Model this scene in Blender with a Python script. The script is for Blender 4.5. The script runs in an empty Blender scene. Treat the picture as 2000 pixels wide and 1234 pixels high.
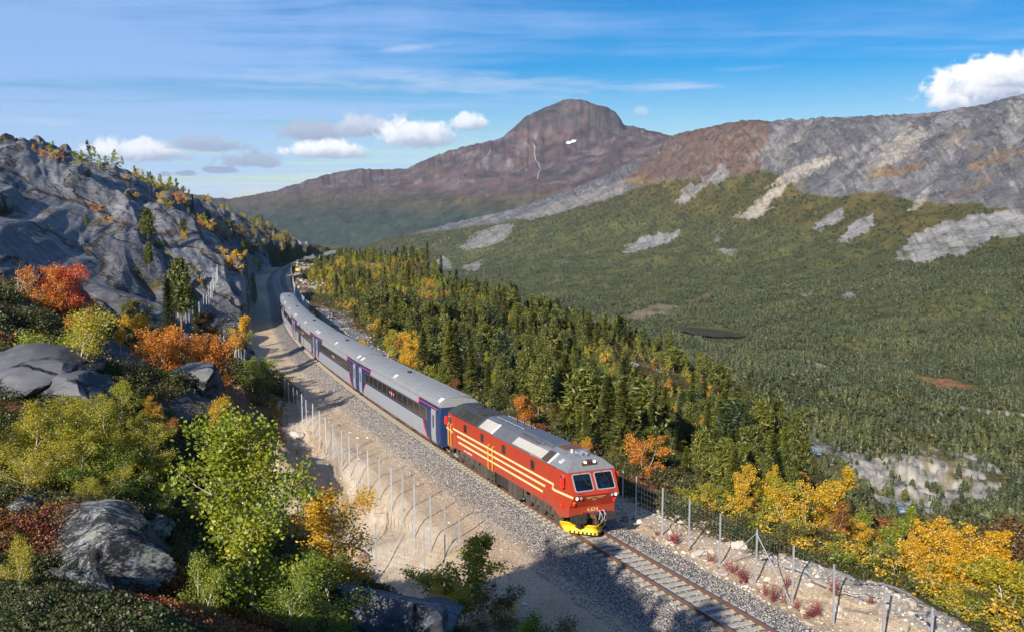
import bpy, bmesh, math, random, time
import numpy as np
from mathutils import Vector, Matrix
T0 = time.time()
random.seed(7)
rng = np.random.default_rng(11)
SC = bpy.context.scene
COL = SC.collection

# ------------------------------------------------------------------ camera
FOC, PITCH = 1843.4, 0.1019          # focal length in pixels of the 2000 px wide frame, downward tilt
cam_data = bpy.data.cameras.new("camera")
cam_data.sensor_width = 36.0
cam_data.lens = FOC / 2000 * 36.0
cam_data.clip_start = 0.2
cam_data.clip_end = 60000
cam = bpy.data.objects.new("camera", cam_data)
COL.objects.link(cam)
cam.location = (0, 0, 0)
cam.rotation_euler = (math.pi / 2 - PITCH, 0, 0)
SC.camera = cam

# ------------------------------------------------------------------ light
SUN_EL, SUN_AZ = math.radians(25.5), math.radians(207)      # azimuth of the sun, clockwise from +Y
SKY_STRENGTH, SUN_STRENGTH, EXPOSURE = 0.066, 5.0, 0.70
HAZE_DENSITY = 2.2e-5
sd = bpy.data.lights.new("sun", 'SUN')
sd.energy = SUN_STRENGTH
sd.angle = math.radians(0.5)
sd.color = (1.0, 0.93, 0.82)
sun = bpy.data.objects.new("sun", sd)
COL.objects.link(sun)
sun_dir = Vector((math.sin(SUN_AZ) * math.cos(SUN_EL), math.cos(SUN_AZ) * math.cos(SUN_EL), math.sin(SUN_EL)))
sun.rotation_euler = sun_dir.to_track_quat('Z', 'Y').to_euler()
sun.location = (-60, -120, 80)
SC.view_settings.view_transform = 'Standard'
SC.view_settings.look = 'None'
SC.view_settings.exposure = EXPOSURE
SC.view_settings.gamma = 1.0
SC.view_settings.use_curve_mapping = False
SC.cycles.volume_bounces = 0
SC.cycles.max_bounces = 6
SC.cycles.transparent_max_bounces = 8

W = bpy.data.worlds.new("World")
SC.world = W
W.use_nodes = True

class NT:
    """small helper to write node trees as expressions"""
    def __init__(s, tree):
        s.t = tree
    def n(s, kind, **kw):
        nd = s.t.nodes.new(kind)
        ins = kw.pop('ins', {})
        for k, v in kw.items():
            setattr(nd, k, v)
        for k, v in ins.items():
            s.set(nd.inputs[k], v)
        return nd
    def set(s, sock, v):
        if hasattr(v, 'is_linked') or hasattr(v, 'links'):
            s.t.links.new(v, sock)
        elif isinstance(v, (tuple, list)) and len(v) == 3 and sock.type == 'RGBA':
            sock.default_value = (*v, 1)
        else:
            sock.default_value = v
    def m(s, op, a, b=0.0, c=None, clamp=False):
        nd = s.n('ShaderNodeMath', operation=op, use_clamp=clamp)
        s.set(nd.inputs[0], a); s.set(nd.inputs[1], b)
        if c is not None: s.set(nd.inputs[2], c)
        return nd.outputs[0]
    def vm(s, op, a, b=None, scale=None):
        nd = s.n('ShaderNodeVectorMath', operation=op)
        s.set(nd.inputs[0], a)
        if b is not None: s.set(nd.inputs[1], b)
        if scale is not None: s.set(nd.inputs['Scale'], scale)
        return nd.outputs['Value'] if op in ('LENGTH', 'DOT_PRODUCT', 'DISTANCE') else nd.outputs[0]
    def mix(s, f, a, b, blend='MIX'):
        nd = s.n('ShaderNodeMix', data_type='RGBA', blend_type=blend)
        s.set(nd.inputs[0], f); s.set(nd.inputs[6], a); s.set(nd.inputs[7], b)
        return nd.outputs[2]
    def noise(s, vec, scale, detail=4, rough=0.55, out=0, dist=0.0):
        nd = s.n('ShaderNodeTexNoise')
        if vec is not None: s.set(nd.inputs['Vector'], vec)
        nd.inputs['Scale'].default_value = scale
        nd.inputs['Detail'].default_value = detail
        nd.inputs['Roughness'].default_value = rough
        nd.inputs['Distortion'].default_value = dist
        return nd.outputs[out]
    def vor(s, vec, scale, feature='F1', out='Distance', rnd=1.0):
        nd = s.n('ShaderNodeTexVoronoi', feature=feature)
        if vec is not None: s.set(nd.inputs['Vector'], vec)
        nd.inputs['Scale'].default_value = scale
        nd.inputs['Randomness'].default_value = rnd
        return nd.outputs[out]
    def ss(s, x, a, b):
        nd = s.n('ShaderNodeMapRange', interpolation_type='SMOOTHSTEP')
        s.set(nd.inputs[0], x); s.set(nd.inputs[1], a); s.set(nd.inputs[2], b)
        return nd.outputs[0]
    def lin(s, x, a, b, c=0.0, d=1.0):
        nd = s.n('ShaderNodeMapRange')
        s.set(nd.inputs[0], x); s.set(nd.inputs[1], a); s.set(nd.inputs[2], b)
        s.set(nd.inputs[3], c); s.set(nd.inputs[4], d)
        return nd.outputs[0]
    def ramp(s, x, stops):
        nd = s.n('ShaderNodeValToRGB')
        el = nd.color_ramp.elements
        while len(el) > 1: el.remove(el[-1])
        el[0].position = stops[0][0]; el[0].color = (*stops[0][1], 1)
        for p, c in stops[1:]:
            e = el.new(p); e.color = (*c, 1)
        s.set(nd.inputs[0], x)
        return nd.outputs[0]
    def mapv(s, vec, rot=(0, 0, 0), scale=(1, 1, 1), loc=(0, 0, 0)):
        nd = s.n('ShaderNodeMapping')
        s.set(nd.inputs[0], vec)
        nd.inputs['Rotation'].default_value = rot
        nd.inputs['Scale'].default_value = scale
        nd.inputs['Location'].default_value = loc
        return nd.outputs[0]

def px_azel(px, py):
    v = (px - 1000) / FOC, 1.0, -(py - 617) / FOC
    c, s = math.cos(PITCH), math.sin(PITCH)
    x, y, z = v[0], v[1] * c + v[2] * s, -v[1] * s + v[2] * c
    return math.atan2(x, y), math.atan2(z, math.hypot(x, y))

def build_sky():
    t = W.node_tree
    t.nodes.clear()
    N = NT(t)
    sky = N.n('ShaderNodeTexSky', sky_type='NISHITA', sun_disc=False)
    sky.sun_elevation = SUN_EL
    sky.sun_rotation = SUN_AZ
    sky.altitude = 300
    sky.air_density = 1.0
    sky.dust_density = 0.35
    sky.ozone_density = 2.2
    gen = N.n('ShaderNodeTexCoord').outputs['Generated']
    sep = N.n('ShaderNodeSeparateXYZ', ins={0: gen})
    X, Y, Z = sep.outputs
    az = N.m('ARCTAN2', X, Y)
    el = N.m('ARCSINE', Z)
    # high cirrus on a flat layer far overhead
    zz = N.m('MAXIMUM', Z, 0.03)
    plane = N.n('ShaderNodeCombineXYZ', ins={0: N.m('DIVIDE', X, zz), 1: N.m('DIVIDE', Y, zz), 2: 0.0}).outputs[0]
    warp = N.noise(plane, 0.35, 3, 0.5, out=1)
    plane_w = N.vm('ADD', plane, N.vm('SCALE', warp, scale=1.4))
    streak = N.mapv(plane_w, rot=(0, 0, math.radians(-14)), scale=(0.16, 0.75, 1))
    c1 = N.noise(streak, 1.0, 7, 0.62)
    c2 = N.noise(N.mapv(plane_w, rot=(0, 0, math.radians(-9)), scale=(0.05, 0.26, 1), loc=(3.1, 1.7, 0)), 1.0, 4, 0.5)
    ripple = N.noise(N.mapv(plane_w, rot=(0, 0, math.radians(-60)), scale=(3.2, 0.5, 1)), 1.2, 3, 0.5)
    # the veil is thick to the west (camera left), thin to the east
    west = N.lin(az, 0.16, -0.40)
    cover = N.m('ADD', N.m('MULTIPLY', west, 0.62), N.m('MULTIPLY', N.m('SUBTRACT', c2, 0.5), 1.25))
    veil = N.ss(N.m('ADD', N.m('ADD', cover, N.m('MULTIPLY', N.m('SUBTRACT', c1, 0.5), 1.9)), N.m('MULTIPLY', N.m('SUBTRACT', ripple, 0.5), 0.16)), 0.06, 0.66)
    veil = N.m('MULTIPLY', veil, 0.66)
    skyc = sky.outputs[0]
    hsv = N.n('ShaderNodeHueSaturation', ins={'Hue': 0.510, 'Saturation': N.lin(el, 0.0, 0.24, 1.25, 2.25), 'Value': 1.0, 'Color': skyc}).outputs[0]
    col = N.mix(veil, hsv, (4.0, 5.8, 9.8))
    # long thin streak clouds
    def streak_cloud(px, py, w, h, tilt, dens):
        a, e = px_azel(px, py)
        da = N.m('SUBTRACT', az, a); de = N.m('SUBTRACT', el, e)
        de2 = N.m('SUBTRACT', de, N.m('MULTIPLY', da, tilt))
        g = N.m('ADD', N.m('POWER', N.m('DIVIDE', da, w), 2.0), N.m('POWER', N.m('DIVIDE', de2, h), 2.0))
        tex = N.noise(N.n('ShaderNodeCombineXYZ', ins={0: N.m('MULTIPLY', az, 14.0), 1: N.m('MULTIPLY', el, 110.0), 2: px * .01}).outputs[0], 1.0, 6, 0.65)
        return N.m('MULTIPLY', N.ss(N.m('ADD', N.m('SUBTRACT', 1.0, g), N.m('MULTIPLY', N.m('SUBTRACT', tex, 0.5), 2.6)), 0.25, 1.5), dens)
    for a in ((980, 168, 0.22, 0.016, -0.02, 0.55), (700, 155, 0.2, 0.018, 0.03, 0.4), (810, 92, 0.05, 0.006, 0.1, 0.5), (620, 104, 0.07, 0.007, 0.06, 0.3),
              (1290, 170, 0.09, 0.005, 0.0, 0.55), (60, 236, 0.08, 0.006, 0.02, 0.4), (1460, 135, 0.05, 0.004, 0.02, 0.2), (430, 368, 0.14, 0.010, 0.0, 0.55)):
        col = N.mix(streak_cloud(*a), col, (6.4, 7.2, 9.2))
    # low cumulus: flat-based puffs, each an oval in azimuth and elevation broken up by noise
    wv = N.n('ShaderNodeCombineXYZ', ins={0: az, 1: el, 2: 0.0}).outputs[0]
    n1 = N.noise(wv, 34, 5, 0.58)
    n2 = N.noise(N.mapv(wv, loc=(0.4, 0.9, 0.3)), 85, 4, 0.6)
    bump = N.m('ADD', N.m('MULTIPLY', N.m('SUBTRACT', n1, 0.5), 2.0), N.m('MULTIPLY', N.m('SUBTRACT', n2, 0.5), 1.7))
    def cumulus(px, py, wpx, hpx, lit, dens, soft=0.55):
        a, e = px_azel(px, py)
        w, h = wpx / FOC, hpx / FOC
        da = N.m('DIVIDE', N.m('SUBTRACT', az, a), w)
        dn = N.m('DIVIDE', N.m('SUBTRACT', el, e), h)
        dn2 = N.m('MAXIMUM', dn, N.m('MULTIPLY', dn, -2.1))
        r = N.m('SQRT', N.m('ADD', N.m('MULTIPLY', da, da), N.m('MULTIPLY', dn2, dn2)))
        f = N.m('ADD', N.m('SUBTRACT', 1.0, r), N.m('MULTIPLY', bump, 0.62))
        d = N.m('MULTIPLY', N.ss(f, 0.03, soft * .82), dens)
        top = N.ss(N.m('ADD', N.m('ADD', dn, N.m('MULTIPLY', bump, 0.5)), N.m('MULTIPLY', da, -0.15)), -0.55, 0.55)
        shade = N.mix(N.m('MULTIPLY', top, lit), (3.3, 3.9, 5.5), (11.5, 11.4, 11.4))
        return d, shade
    for a in ((610, 262, 80, 36, 0.18, 0.95), (705, 254, 66, 38, 0.45, 0.95), (820, 272, 100, 48, 0.9, 0.95), (640, 300, 105, 30, 0.95, 0.95),
              (915, 245, 48, 28, 0.9, 0.85), (275, 302, 115, 33, 0.8, 0.95), (405, 287, 95, 24, 0.15, 0.9), (490, 318, 80, 24, 0.12, 0.9), (435, 334, 42, 10, 0.0, 0.9),
              (360, 341, 30, 9, 0.0, 0.9), (325, 342, 18, 7, 0.0, 0.8), (1930, 178, 120, 62, 1.0, 1.0), (1985, 150, 70, 50, 1.0, 1.0), (1855, 205, 50, 26, 0.9, 0.9), (1250, 222, 22, 14, 0.6, 0.35)):
        d, shade = cumulus(*a)
        col = N.mix(d, col, shade)
    bg = N.n('ShaderNodeBackground', ins={'Color': col, 'Strength': SKY_STRENGTH})
    out = N.n('ShaderNodeOutputWorld')
    t.links.new(bg.outputs[0], out.inputs[0])
build_sky()

# ------------------------------------------------------------------ helpers
def ray(px, py):
    v = np.array([(px - 1000) / FOC, 1.0, -(py - 617) / FOC])
    c, s = math.cos(PITCH), math.sin(PITCH)
    return np.array([v[0], v[1] * c + v[2] * s, -v[1] * s + v[2] * c])
def at_depth(px, py, d):
    r = ray(px, py)
    return r * d / r[1]
def project(P):
    P = np.asarray(P, float)
    c, s = math.cos(PITCH), math.sin(PITCH)
    Yc = np.maximum(P[..., 1] * c - P[..., 2] * s, 1e-3); Zc = P[..., 1] * s + P[..., 2] * c
    return 1000 + FOC * P[..., 0] / Yc, 617 - FOC * Zc / Yc, Yc

def _hash(ix, iy, seed):
    h = (ix.astype(np.int64) * 374761393 + iy.astype(np.int64) * 668265263 + seed * 974634777) & 0xffffffff
    h = ((h ^ (h >> 13)) * 1274126177) & 0xffffffff
    h = h ^ (h >> 16)
    return h
def perlin(x, y, seed=0):
    xi = np.floor(x); yi = np.floor(y)
    xf = (x - xi).astype(np.float32); yf = (y - yi).astype(np.float32)
    xi = xi.astype(np.int64); yi = yi.astype(np.int64)
    u = xf * xf * xf * (xf * (xf * 6 - 15) + 10); v = yf * yf * yf * (yf * (yf * 6 - 15) + 10)
    def g(dx, dy):
        a = (_hash(xi + dx, yi + dy, seed) & 1023).astype(np.float32) * (2 * math.pi / 1024)
        return np.cos(a) * (xf - dx) + np.sin(a) * (yf - dy)
    a = g(0, 0); b = g(1, 0); c = g(0, 1); d = g(1, 1)
    return ((a + (b - a) * u) + ((c + (d - c) * u) - (a + (b - a) * u)) * v) * 1.5
def fbm(x, y, octv=4, seed=0, gain=0.5, lac=2.03):
    s = 0; amp = 1.0
    for o in range(octv):
        s = s + amp * perlin(x, y, seed + o * 17)
        x = x * lac + 3.7; y = y * lac - 1.3; amp *= gain
    return s
def ridged(x, y, octv=4, seed=0, gain=0.5, lac=2.07):
    s = 0; amp = 1.0
    for o in range(octv):
        s = s + amp * (1 - 2 * np.abs(perlin(x, y, seed + o * 31)))
        x = x * lac + 1.7; y = y * lac + 5.3; amp *= gain
    return s
def sstep(x, a, b):
    t = np.clip((x - a) / (b - a), 0, 1)
    return t * t * (3 - 2 * t)

# ------------------------------------------------------------------ railway alignment
KS = [-20, 0, 30, 70, 120, 170, 260, 450, 950.]
KAP = [7.16e-4, -8.9e-4, -8.16e-4, -1.235e-3, -1.335e-3, 3.46e-4, -3.93e-4, -5.77e-4, 7.5e-4]
_ds = 0.5
TS = np.arange(-40, 1000, _ds)
_i0 = int(40 / _ds)
_th = np.cumsum(np.interp(TS, KS, KAP)) * _ds
TTH = _th - _th[_i0] + 0.4139863
TX = np.cumsum(-np.sin(TTH)) * _ds; TX += 4.5293187 - TX[_i0]
TY = np.cumsum(np.cos(TTH)) * _ds; TY += 47.166 - TY[_i0]
TZ = -16.31504743 - 0.016296 * TS + 3.37e-6 * TS * TS
def track(s, u=0.0, v=0.0):
    """s runs back along the line away from the camera, u sideways to the camera's left, v up from the rail top"""
    th = np.interp(s, TS, TTH)
    return np.stack([np.interp(s, TS, TX) - u * np.cos(th), np.interp(s, TS, TY) - u * np.sin(th), np.interp(s, TS, TZ) + v + 0 * th], -1)
def track_su(x, y):
    s = np.interp(y, TY, TS)
    for _ in range(4):
        th = np.interp(s, TS, TTH)
        dx = x - np.interp(s, TS, TX); dy = y - np.interp(s, TS, TY)
        s = np.clip(s + (-np.sin(th) * dx + np.cos(th) * dy) * 0.9, TS[0], TS[-1])
    th = np.interp(s, TS, TTH)
    dx = x - np.interp(s, TS, TX); dy = y - np.interp(s, TS, TY)
    return s, -(np.cos(th) * dx + np.sin(th) * dy)
# ------------------------------------------------------------------ terrain: one height function, sampled in rings around the viewpoint
CP = []                                   # control points (x, y, z)
def cp_px(lst):
    for px, py, d in lst: CP.append(at_depth(px, py, d))
def cp_ridge(lst, back=1.25, drop=0.03):  # a skyline: the ground behind falls away
    for px, py, d in lst:
        p = at_depth(px, py, d); CP.append(p)
        q = p * back; q[2] = p[2] * back - drop * np.hypot(*q[:2]); CP.append(q)
def cp_su(lst):
    for s, u, dz in lst: CP.append(track(np.array(float(s)), u, dz))
def cp_z(lst):                            # pixel column, distance, height
    for px, d, z in lst: CP.append(np.array([(px - 1000) / FOC * d * 1.0, d, z]))
# hill under and behind the viewpoint
for azd, r, z in ((0, 1, -1.7), (120, 1.5, -1.5), (-120, 1.5, -1.4), (0, 3, -2.6), (-30, 3, -2.3), (30, 3, -2.8), (180, 5, 0.6), (-153, 5, 1.8), (-110, 6, 1.2), (-110, 15, 4.0), (-128, 15, 4.2), (110, 5, -1.8),
                  (-153, 10, 3.4), (-120, 12, 3.2), (-90, 12, 0.0), (180, 12, 2.0), (120, 12, -3), (-153, 25, 5.5), (-100, 25, 2.0), (150, 25, 0), (-153, 70, 9), (-100, 70, 9), (180, 70, 2), (130, 70, -14),
                  (-153, 300, 40), (-100, 250, 55), (180, 300, 30), (130, 300, -60), (-153, 2000, 300), (-90, 2000, 400), (180, 2000, 200), (120, 1500, -100), (-150, 9000, 600), (170, 9000, 600), (110, 9000, 500), (-75, 300, 52), (-75, 100, 12), (-60, 40, -3), (-60, 20, -3)):
    a = math.radians(azd); CP.append(np.array([r * math.sin(a), r * math.cos(a), z]))
# foreground slope below the viewpoint
cp_px([(0, 1234, 9), (160, 1234, 9.5), (300, 1234, 10.5), (490, 1234, 13.5), (620, 1234, 15), (760, 1250, 16.5), (860, 1245, 19),
       (0, 1130, 11.5), (170, 1140, 12), (300, 1120, 13.5), (0, 1010, 13.2), (150, 1010, 13.2), (280, 1040, 14), (420, 1080, 16.5), (560, 1130, 21), (680, 1150, 20), (780, 1190, 20), (860, 1230, 22),
       (0, 930, 14.5), (150, 950, 14.5), (300, 980, 16), (450, 1010, 18), (560, 1070, 20), (640, 1115, 22),
       (0, 850, 16.5), (150, 870, 16.5), (280, 880, 17.5), (400, 905, 19), (500, 960, 20), (560, 1010, 22),
       (0, 790, 18), (100, 800, 18), (200, 815, 18.5), (330, 830, 20), (-300, 860, 18), (500, 860, 66), (540, 890, 62)])
# rock step behind the foreground trees, then heath and the fenced gully
cp_px([(0, 690, 20), (90, 735, 19.5), (180, 740, 20.5), (250, 745, 21), (330, 735, 21.5), (400, 742, 22), (440, 785, 22), (300, 790, 20), (380, 820, 21), (450, 850, 22), (500, 740, 92), (530, 770, 92),
       (0, 600, 66), (100, 650, 66), (200, 670, 78), (300, 680, 92), (400, 695, 98), (450, 700, 108), (480, 690, 120)])
# the slab hillside
cp_px([(0, 530, 100), (80, 560, 105), (170, 590, 112), (250, 610, 122), (330, 630, 135), (400, 600, 150), (440, 610, 155), (470, 640, 152),
       (0, 440, 135), (100, 480, 140), (200, 510, 150), (300, 540, 152), (380, 560, 158), (425, 552, 163),
       (0, 350, 180), (100, 390, 185), (200, 430, 185), (300, 470, 180), (380, 490, 180), (440, 520, 178), (470, 545, 176)])
cp_z([(90, 41, -12.8), (150, 33, -12.5), (300, 34, -15.5), (450, 34, -16), (400, 60, -17), (300, 62, -15), (440, 75, -17), (560, 36, -18.6), (250, 45, -15), (350, 50, -16.6), (450, 56, -18.5), (200, 55, -13.5), (640, 40, -19.5), (400, 31, -12.0), (500, 30, -15), (600, 32, -16.5), (60, 35, -11.8), (-60, 34, -11.2), (0, 26, -8.8), (150, 26.5, -9.6), (300, 27, -10.6), (420, 28, -12), (-150, 27, -9), (500, 26, -13), (280, 31, -12.0), (180, 38, -13.6), (280, 37, -15.3), (340, 31.5, -13.4), (290, 23, -10.2), (200, 30, -10.8), (100, 30, -9.5)])
cp_ridge([(-200, 225, 225), (-80, 250, 230), (0, 276, 232), (60, 290, 236), (120, 303, 238), (215, 328, 242), (290, 358, 248), (345, 388, 254), (390, 400, 270), (430, 408, 300), (500, 432, 425), (570, 471, 660), (610, 482, 820), (640, 487, 950)], 1.35, 0.0)
cp_px([(358, 428, 214), (410, 453, 208), (443, 486, 196), (479, 511, 186), (500, 541, 177), (502, 569, 168), (500, 602, 160), (484, 642, 146)])
# beyond the shoulder: bushy recess, second rock nose
cp_px([(470, 470, 290), (500, 500, 345), (430, 440, 285), (540, 470, 530), (580, 490, 590), (600, 480, 690), (560, 450, 640), (520, 447, 490), (620, 484, 760), (640, 489, 880)])
# railway shelf
for s in (-30, -15, 0, 15, 30, 45, 60, 80, 100, 130, 160, 190, 230, 270, 320, 400, 480, 580, 700, 850):
    cp_su([(s, 3, -.75), (s, -3.5, -.6)])
# left bank of the shelf, falling into the gully near the viewpoint
cp_su([(-26, 6, -.8), (-18, 6, -.8), (-8, 6, -.8), (0, 6, -.8), (10, 6.0, -.8), (20, 6.0, -.8), (30, 6.2, -.8), (45, 6.5, -.8), (60, 7, -.9), (80, 7, -.8), (100, 7, -.5), (120, 7, -.5), (140, 7, -.5)])
cp_px([(730, 1132, 52), (665, 1110, 53), (830, 1165, 46.5), (610, 1070, 58), (740, 979, 64.5), (640, 1000, 63), (575, 930, 74), (560, 880, 80), (520, 830, 92), (790, 1025, 57.5), (845, 1080, 51), (880, 1200, 42), (940, 1215, 38)])
cp_su([(100, 11, 1), (120, 11, 3), (140, 10, 4)])
# second nose wall along the far track
cp_su([(300, 7.5, -.4), (300, 14, 3), (350, 8, 0), (350, 18, 7), (420, 8, 0), (420, 20, 12), (520, 8, 0), (520, 22, 14), (640, 8, 0), (640, 20, 11), (760, 8, 0), (760, 20, 7), (880, 10, 0), (230, 8, 0), (230, 14, 7), (265, 8, 0), (265, 14, 3)])
# right-hand slope
cp_su([(-25, -5, -.4), (-25, -9, -.1), (-12, -5, -.5), (-12, -9, -.2), (-12, -14, -2), (0, -5, -.6), (0, -9, -.6), (0, -15, -2.2), (15, -6, -.8), (15, -15, -2.5), (15, -30, -7),
       (35, -6, -.9), (35, -12, -1.8), (35, -25, -5.5), (60, -6, -.7), (60, -10, -1.5), (60, -25, -5), (85, -6, -.3), (85, -12, -.6), (85, -20, -3.0), (85, -40, -9),
       (110, -6, 0), (110, -12, .3), (110, -20, -1.5), (140, -6, .2), (140, -14, .8), (140, -24, -1), (140, -45, -6), (180, -5, 0), (180, -14, 1.2), (180, -30, 0.2), (180, -55, -6),
       (230, -6, 0), (230, -20, 2), (230, -50, -2), (300, -6, .3), (300, -25, 4), (300, -55, 3), (360, -6, .5), (360, -30, 5), (360, -60, 5), (430, -6, -.4), (430, -35, 2), (430, -80, -14), (430, -60, -5), (520, -8, -.6), (520, -50, -6), (340, -8, -.4), (370, -8, -.4), (400, -8, -.5), (460, -8, -.6), (490, -8, -.8), (560, -9, -1), (370, -14, .3), (400, -14, .3), (450, -14, -.2), (500, -14, -1), (600, -9, -1.2), (640, -9, -1.2), (700, -9, -1.2)])
cp_ridge([(690, 500, 430), (760, 530, 400), (820, 557, 375), (880, 588, 350), (1000, 645, 310), (1100, 675, 290), (1200, 712, 270), (1300, 752, 255), (1400, 797, 240), (1500, 852, 220), (1560, 890, 205), (1620, 945, 188), (1700, 1020, 150), (1800, 1095, 110), (1900, 1155, 84), (2000, 1200, 70), (2200, 1290, 60)], 1.5, 0.20)
cp_px([(1300, 930, 78), (1400, 960, 80), (1500, 1000, 76), (1600, 1050, 70), (1700, 1100, 60), (1800, 1150, 54), (1000, 760, 140), (1100, 800, 125), (1200, 850, 105), (1300, 870, 110), (1400, 880, 125), (900, 660, 220), (1000, 700, 200), (1100, 740, 180), (1200, 780, 165), (1300, 820, 155)])
# valley floor and far side
cp_px([(1570, 875, 620), (1700, 880, 640), (1850, 890, 640), (1720, 960, 560), (1850, 985, 540), (2000, 1000, 520), (2100, 1000, 520), (1500, 800, 780), (1620, 820, 740), (1800, 850, 690), (2000, 830, 740), (2200, 830, 740), (1250, 710, 1000), (1400, 745, 900), (1650, 720, 1010), (1850, 745, 960), (2000, 740, 980), (2200, 740, 980),
       (1100, 650, 1500), (1390, 648, 1430), (1600, 640, 1400), (1800, 640, 1330), (2000, 640, 1250), (2200, 640, 1250), (1050, 625, 1750), (900, 590, 2100), (800, 560, 2500), (1000, 570, 2200), (1200, 570, 2000), (1400, 570, 1900), (1600, 570, 1750), (1800, 565, 1600), (2000, 560, 1450), (2200, 560, 1450),
       (2000, 480, 1750), (2200, 470, 1750), (1850, 485, 1850), (1700, 490, 2000), (1500, 500, 2250), (1350, 500, 2450), (1200, 500, 2650), (1050, 500, 2950), (900, 510, 3200), (780, 510, 3600), (700, 492, 4000), (600, 480, 4500), (500, 470, 5000),
       (2000, 415, 1930), (2200, 400, 1930), (1850, 410, 2050), (1700, 415, 2250), (1500, 430, 2520), (1350, 435, 2800), (1200, 430, 3050), (1050, 440, 3400), (900, 460, 3700), (800, 470, 3950),
       (2000, 330, 2150), (2200, 320, 2150), (1850, 335, 2300), (1700, 340, 2480), (1500, 365, 2760), (1400, 360, 2950), (1250, 375, 3400), (1150, 390, 3600), (1000, 420, 3900)])
cp_z([(1250, 520, -150), (1500, 420, -140), (1700, 380, -130), (1000, 800, -160), (800, 1000, -160), (700, 1500, -170), (1900, 300, -120), (2100, 250, -110)])
cp_ridge([(2300, 150, 2550), (2150, 165, 2550), (2000, 186, 2600), (1920, 205, 2680), (1840, 219, 2780), (1700, 227, 2950), (1600, 231, 3050), (1500, 239, 3200), (1480, 235, 3250), (1440, 240, 3350), (1380, 250, 3600), (1310, 266, 3950), (1285, 288, 4050), (1260, 312, 4150), (1200, 342, 4250), (1100, 377, 4300), (1000, 409, 4350), (900, 432, 4400), (800, 457, 4450), (700, 480, 4500)], 1.2, 0.022)
# the far mountain
cp_px([(500, 430, 6600), (600, 430, 6300), (700, 440, 6000), (800, 430, 5900), (900, 410, 5800), (1000, 385, 5700), (1100, 355, 5900), (1200, 320, 6100), (1280, 285, 6300), (430, 392, 7300), (600, 385, 7000), (800, 375, 6800), (1000, 330, 6600), (1150, 285, 6700), (1100, 262, 6900), (1000, 285, 6900), (1180, 262, 6800)])
cp_ridge([(200, 410, 8800), (330, 402, 8600), (430, 389, 8400), (480, 384, 8300), (540, 372, 8200), (600, 352, 8100), (650, 338, 8050), (700, 330, 8000), (740, 331, 7950), (790, 331, 7850), (850, 304, 7700), (900, 288, 7600), (975, 272, 7400), (1000, 250, 7300), (1030, 226, 7250), (1060, 212, 7200), (1100, 197, 7200), (1125, 193, 7200), (1150, 199, 7200), (1180, 207, 7200), (1200, 218, 7200), (1218, 243, 7200), (1250, 250, 7300), (1290, 260, 7400), (1320, 266, 7500), (1400, 300, 7600), (1600, 300, 7600), (2000, 300, 7600)], 1.2, 0.05)

CP = np.array(CP)
_ca = np.arctan2(CP[:, 0], CP[:, 1]); _cr = np.hypot(CP[:, 0], CP[:, 1]); _cl = np.log(_cr); _ce = CP[:, 2] / _cr
# drop near-duplicates
keep = []
for i in range(len(CP)):
    if all((_ca[i] - _ca[j]) ** 2 + (_cl[i] - _cl[j]) ** 2 > 0.012 ** 2 for j in keep): keep.append(i)
_ca, _cl, _ce = _ca[keep], _cl[keep], _ce[keep]
MQ = 0.010
_A = np.sqrt((_ca[:, None] - _ca[None]) ** 2 + (_cl[:, None] - _cl[None]) ** 2 + MQ ** 2)
_n = len(_ca)
_P = np.stack([np.ones(_n), _ca, _cl], 1)
_M = np.zeros((_n + 3, _n + 3)); _M[:_n, :_n] = _A - np.diag(np.where(np.exp(_cl) > 1500, 0.0006, 0.005)); _M[:_n, _n:] = _P; _M[_n:, :_n] = _P.T
_w = np.linalg.solve(_M, np.concatenate([_ce, np.zeros(3)]))
def rbf(a, l):
    out = np.empty(a.shape, np.float32); a32 = a.astype(np.float32); l32 = l.astype(np.float32)
    ca, cl, w = _ca.astype(np.float32), _cl.astype(np.float32), _w[:_n].astype(np.float32)
    for i in range(0, len(a), 40000):
        A = a32[i:i + 40000, None] - ca; A *= A
        B = l32[i:i + 40000, None] - cl; B *= B
        A += B; A += MQ ** 2; np.sqrt(A, out=A)
        out[i:i + 40000] = A @ w
    return out + _w[_n] + _w[_n + 1] * a + _w[_n + 2] * l

# grid
AZ_IN = math.radians(31.5)
az_g = np.concatenate([np.linspace(-math.pi, -AZ_IN, 34)[:-1], np.linspace(-AZ_IN, AZ_IN, 960), np.linspace(AZ_IN, math.pi, 34)[1:]])
R_BREAK = [1.0, 6, 12, 90, 330, 1000, 4600, 11000]
R_COUNT = [10, 20, 160, 320, 180, 350, 110]
lr = []
for i in range(len(R_COUNT)):
    lr.append(np.linspace(math.log(R_BREAK[i]), math.log(R_BREAK[i + 1]), R_COUNT[i], endpoint=False))
lr_g = np.concatenate(lr + [[math.log(R_BREAK[-1])]])
NA, NR = len(az_g), len(lr_g)
GA, GL = np.meshgrid(az_g, lr_g)
ga, gl = GA.ravel(), GL.ravel(); gr = np.exp(gl)
GX, GY = gr * np.sin(ga), gr * np.cos(ga)
# the smooth surface is evaluated on a half-density lattice and interpolated
def grid_index(a, l):
    ia = np.interp(a, az_g, np.arange(NA)); il = np.interp(l, lr_g, np.arange(NR))
    return ia, il
_sa = np.unique(np.concatenate([np.arange(0, NA, 2), [NA - 1]])); _sl = np.unique(np.concatenate([np.arange(0, NR, 2), [NR - 1]]))
_ea, _el = np.meshgrid(az_g[_sa], lr_g[_sl])
_E = rbf(_ea.ravel(), _el.ravel()).reshape(len(_sl), len(_sa))
_E = np.stack([np.interp(np.arange(NA), _sa, row) for row in _E])
_E = np.stack([np.interp(np.arange(NR), _sl, _E[:, j]) for j in range(NA)], 1)
GZ = _E.ravel() * gr
zbase = GZ.copy()

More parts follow.
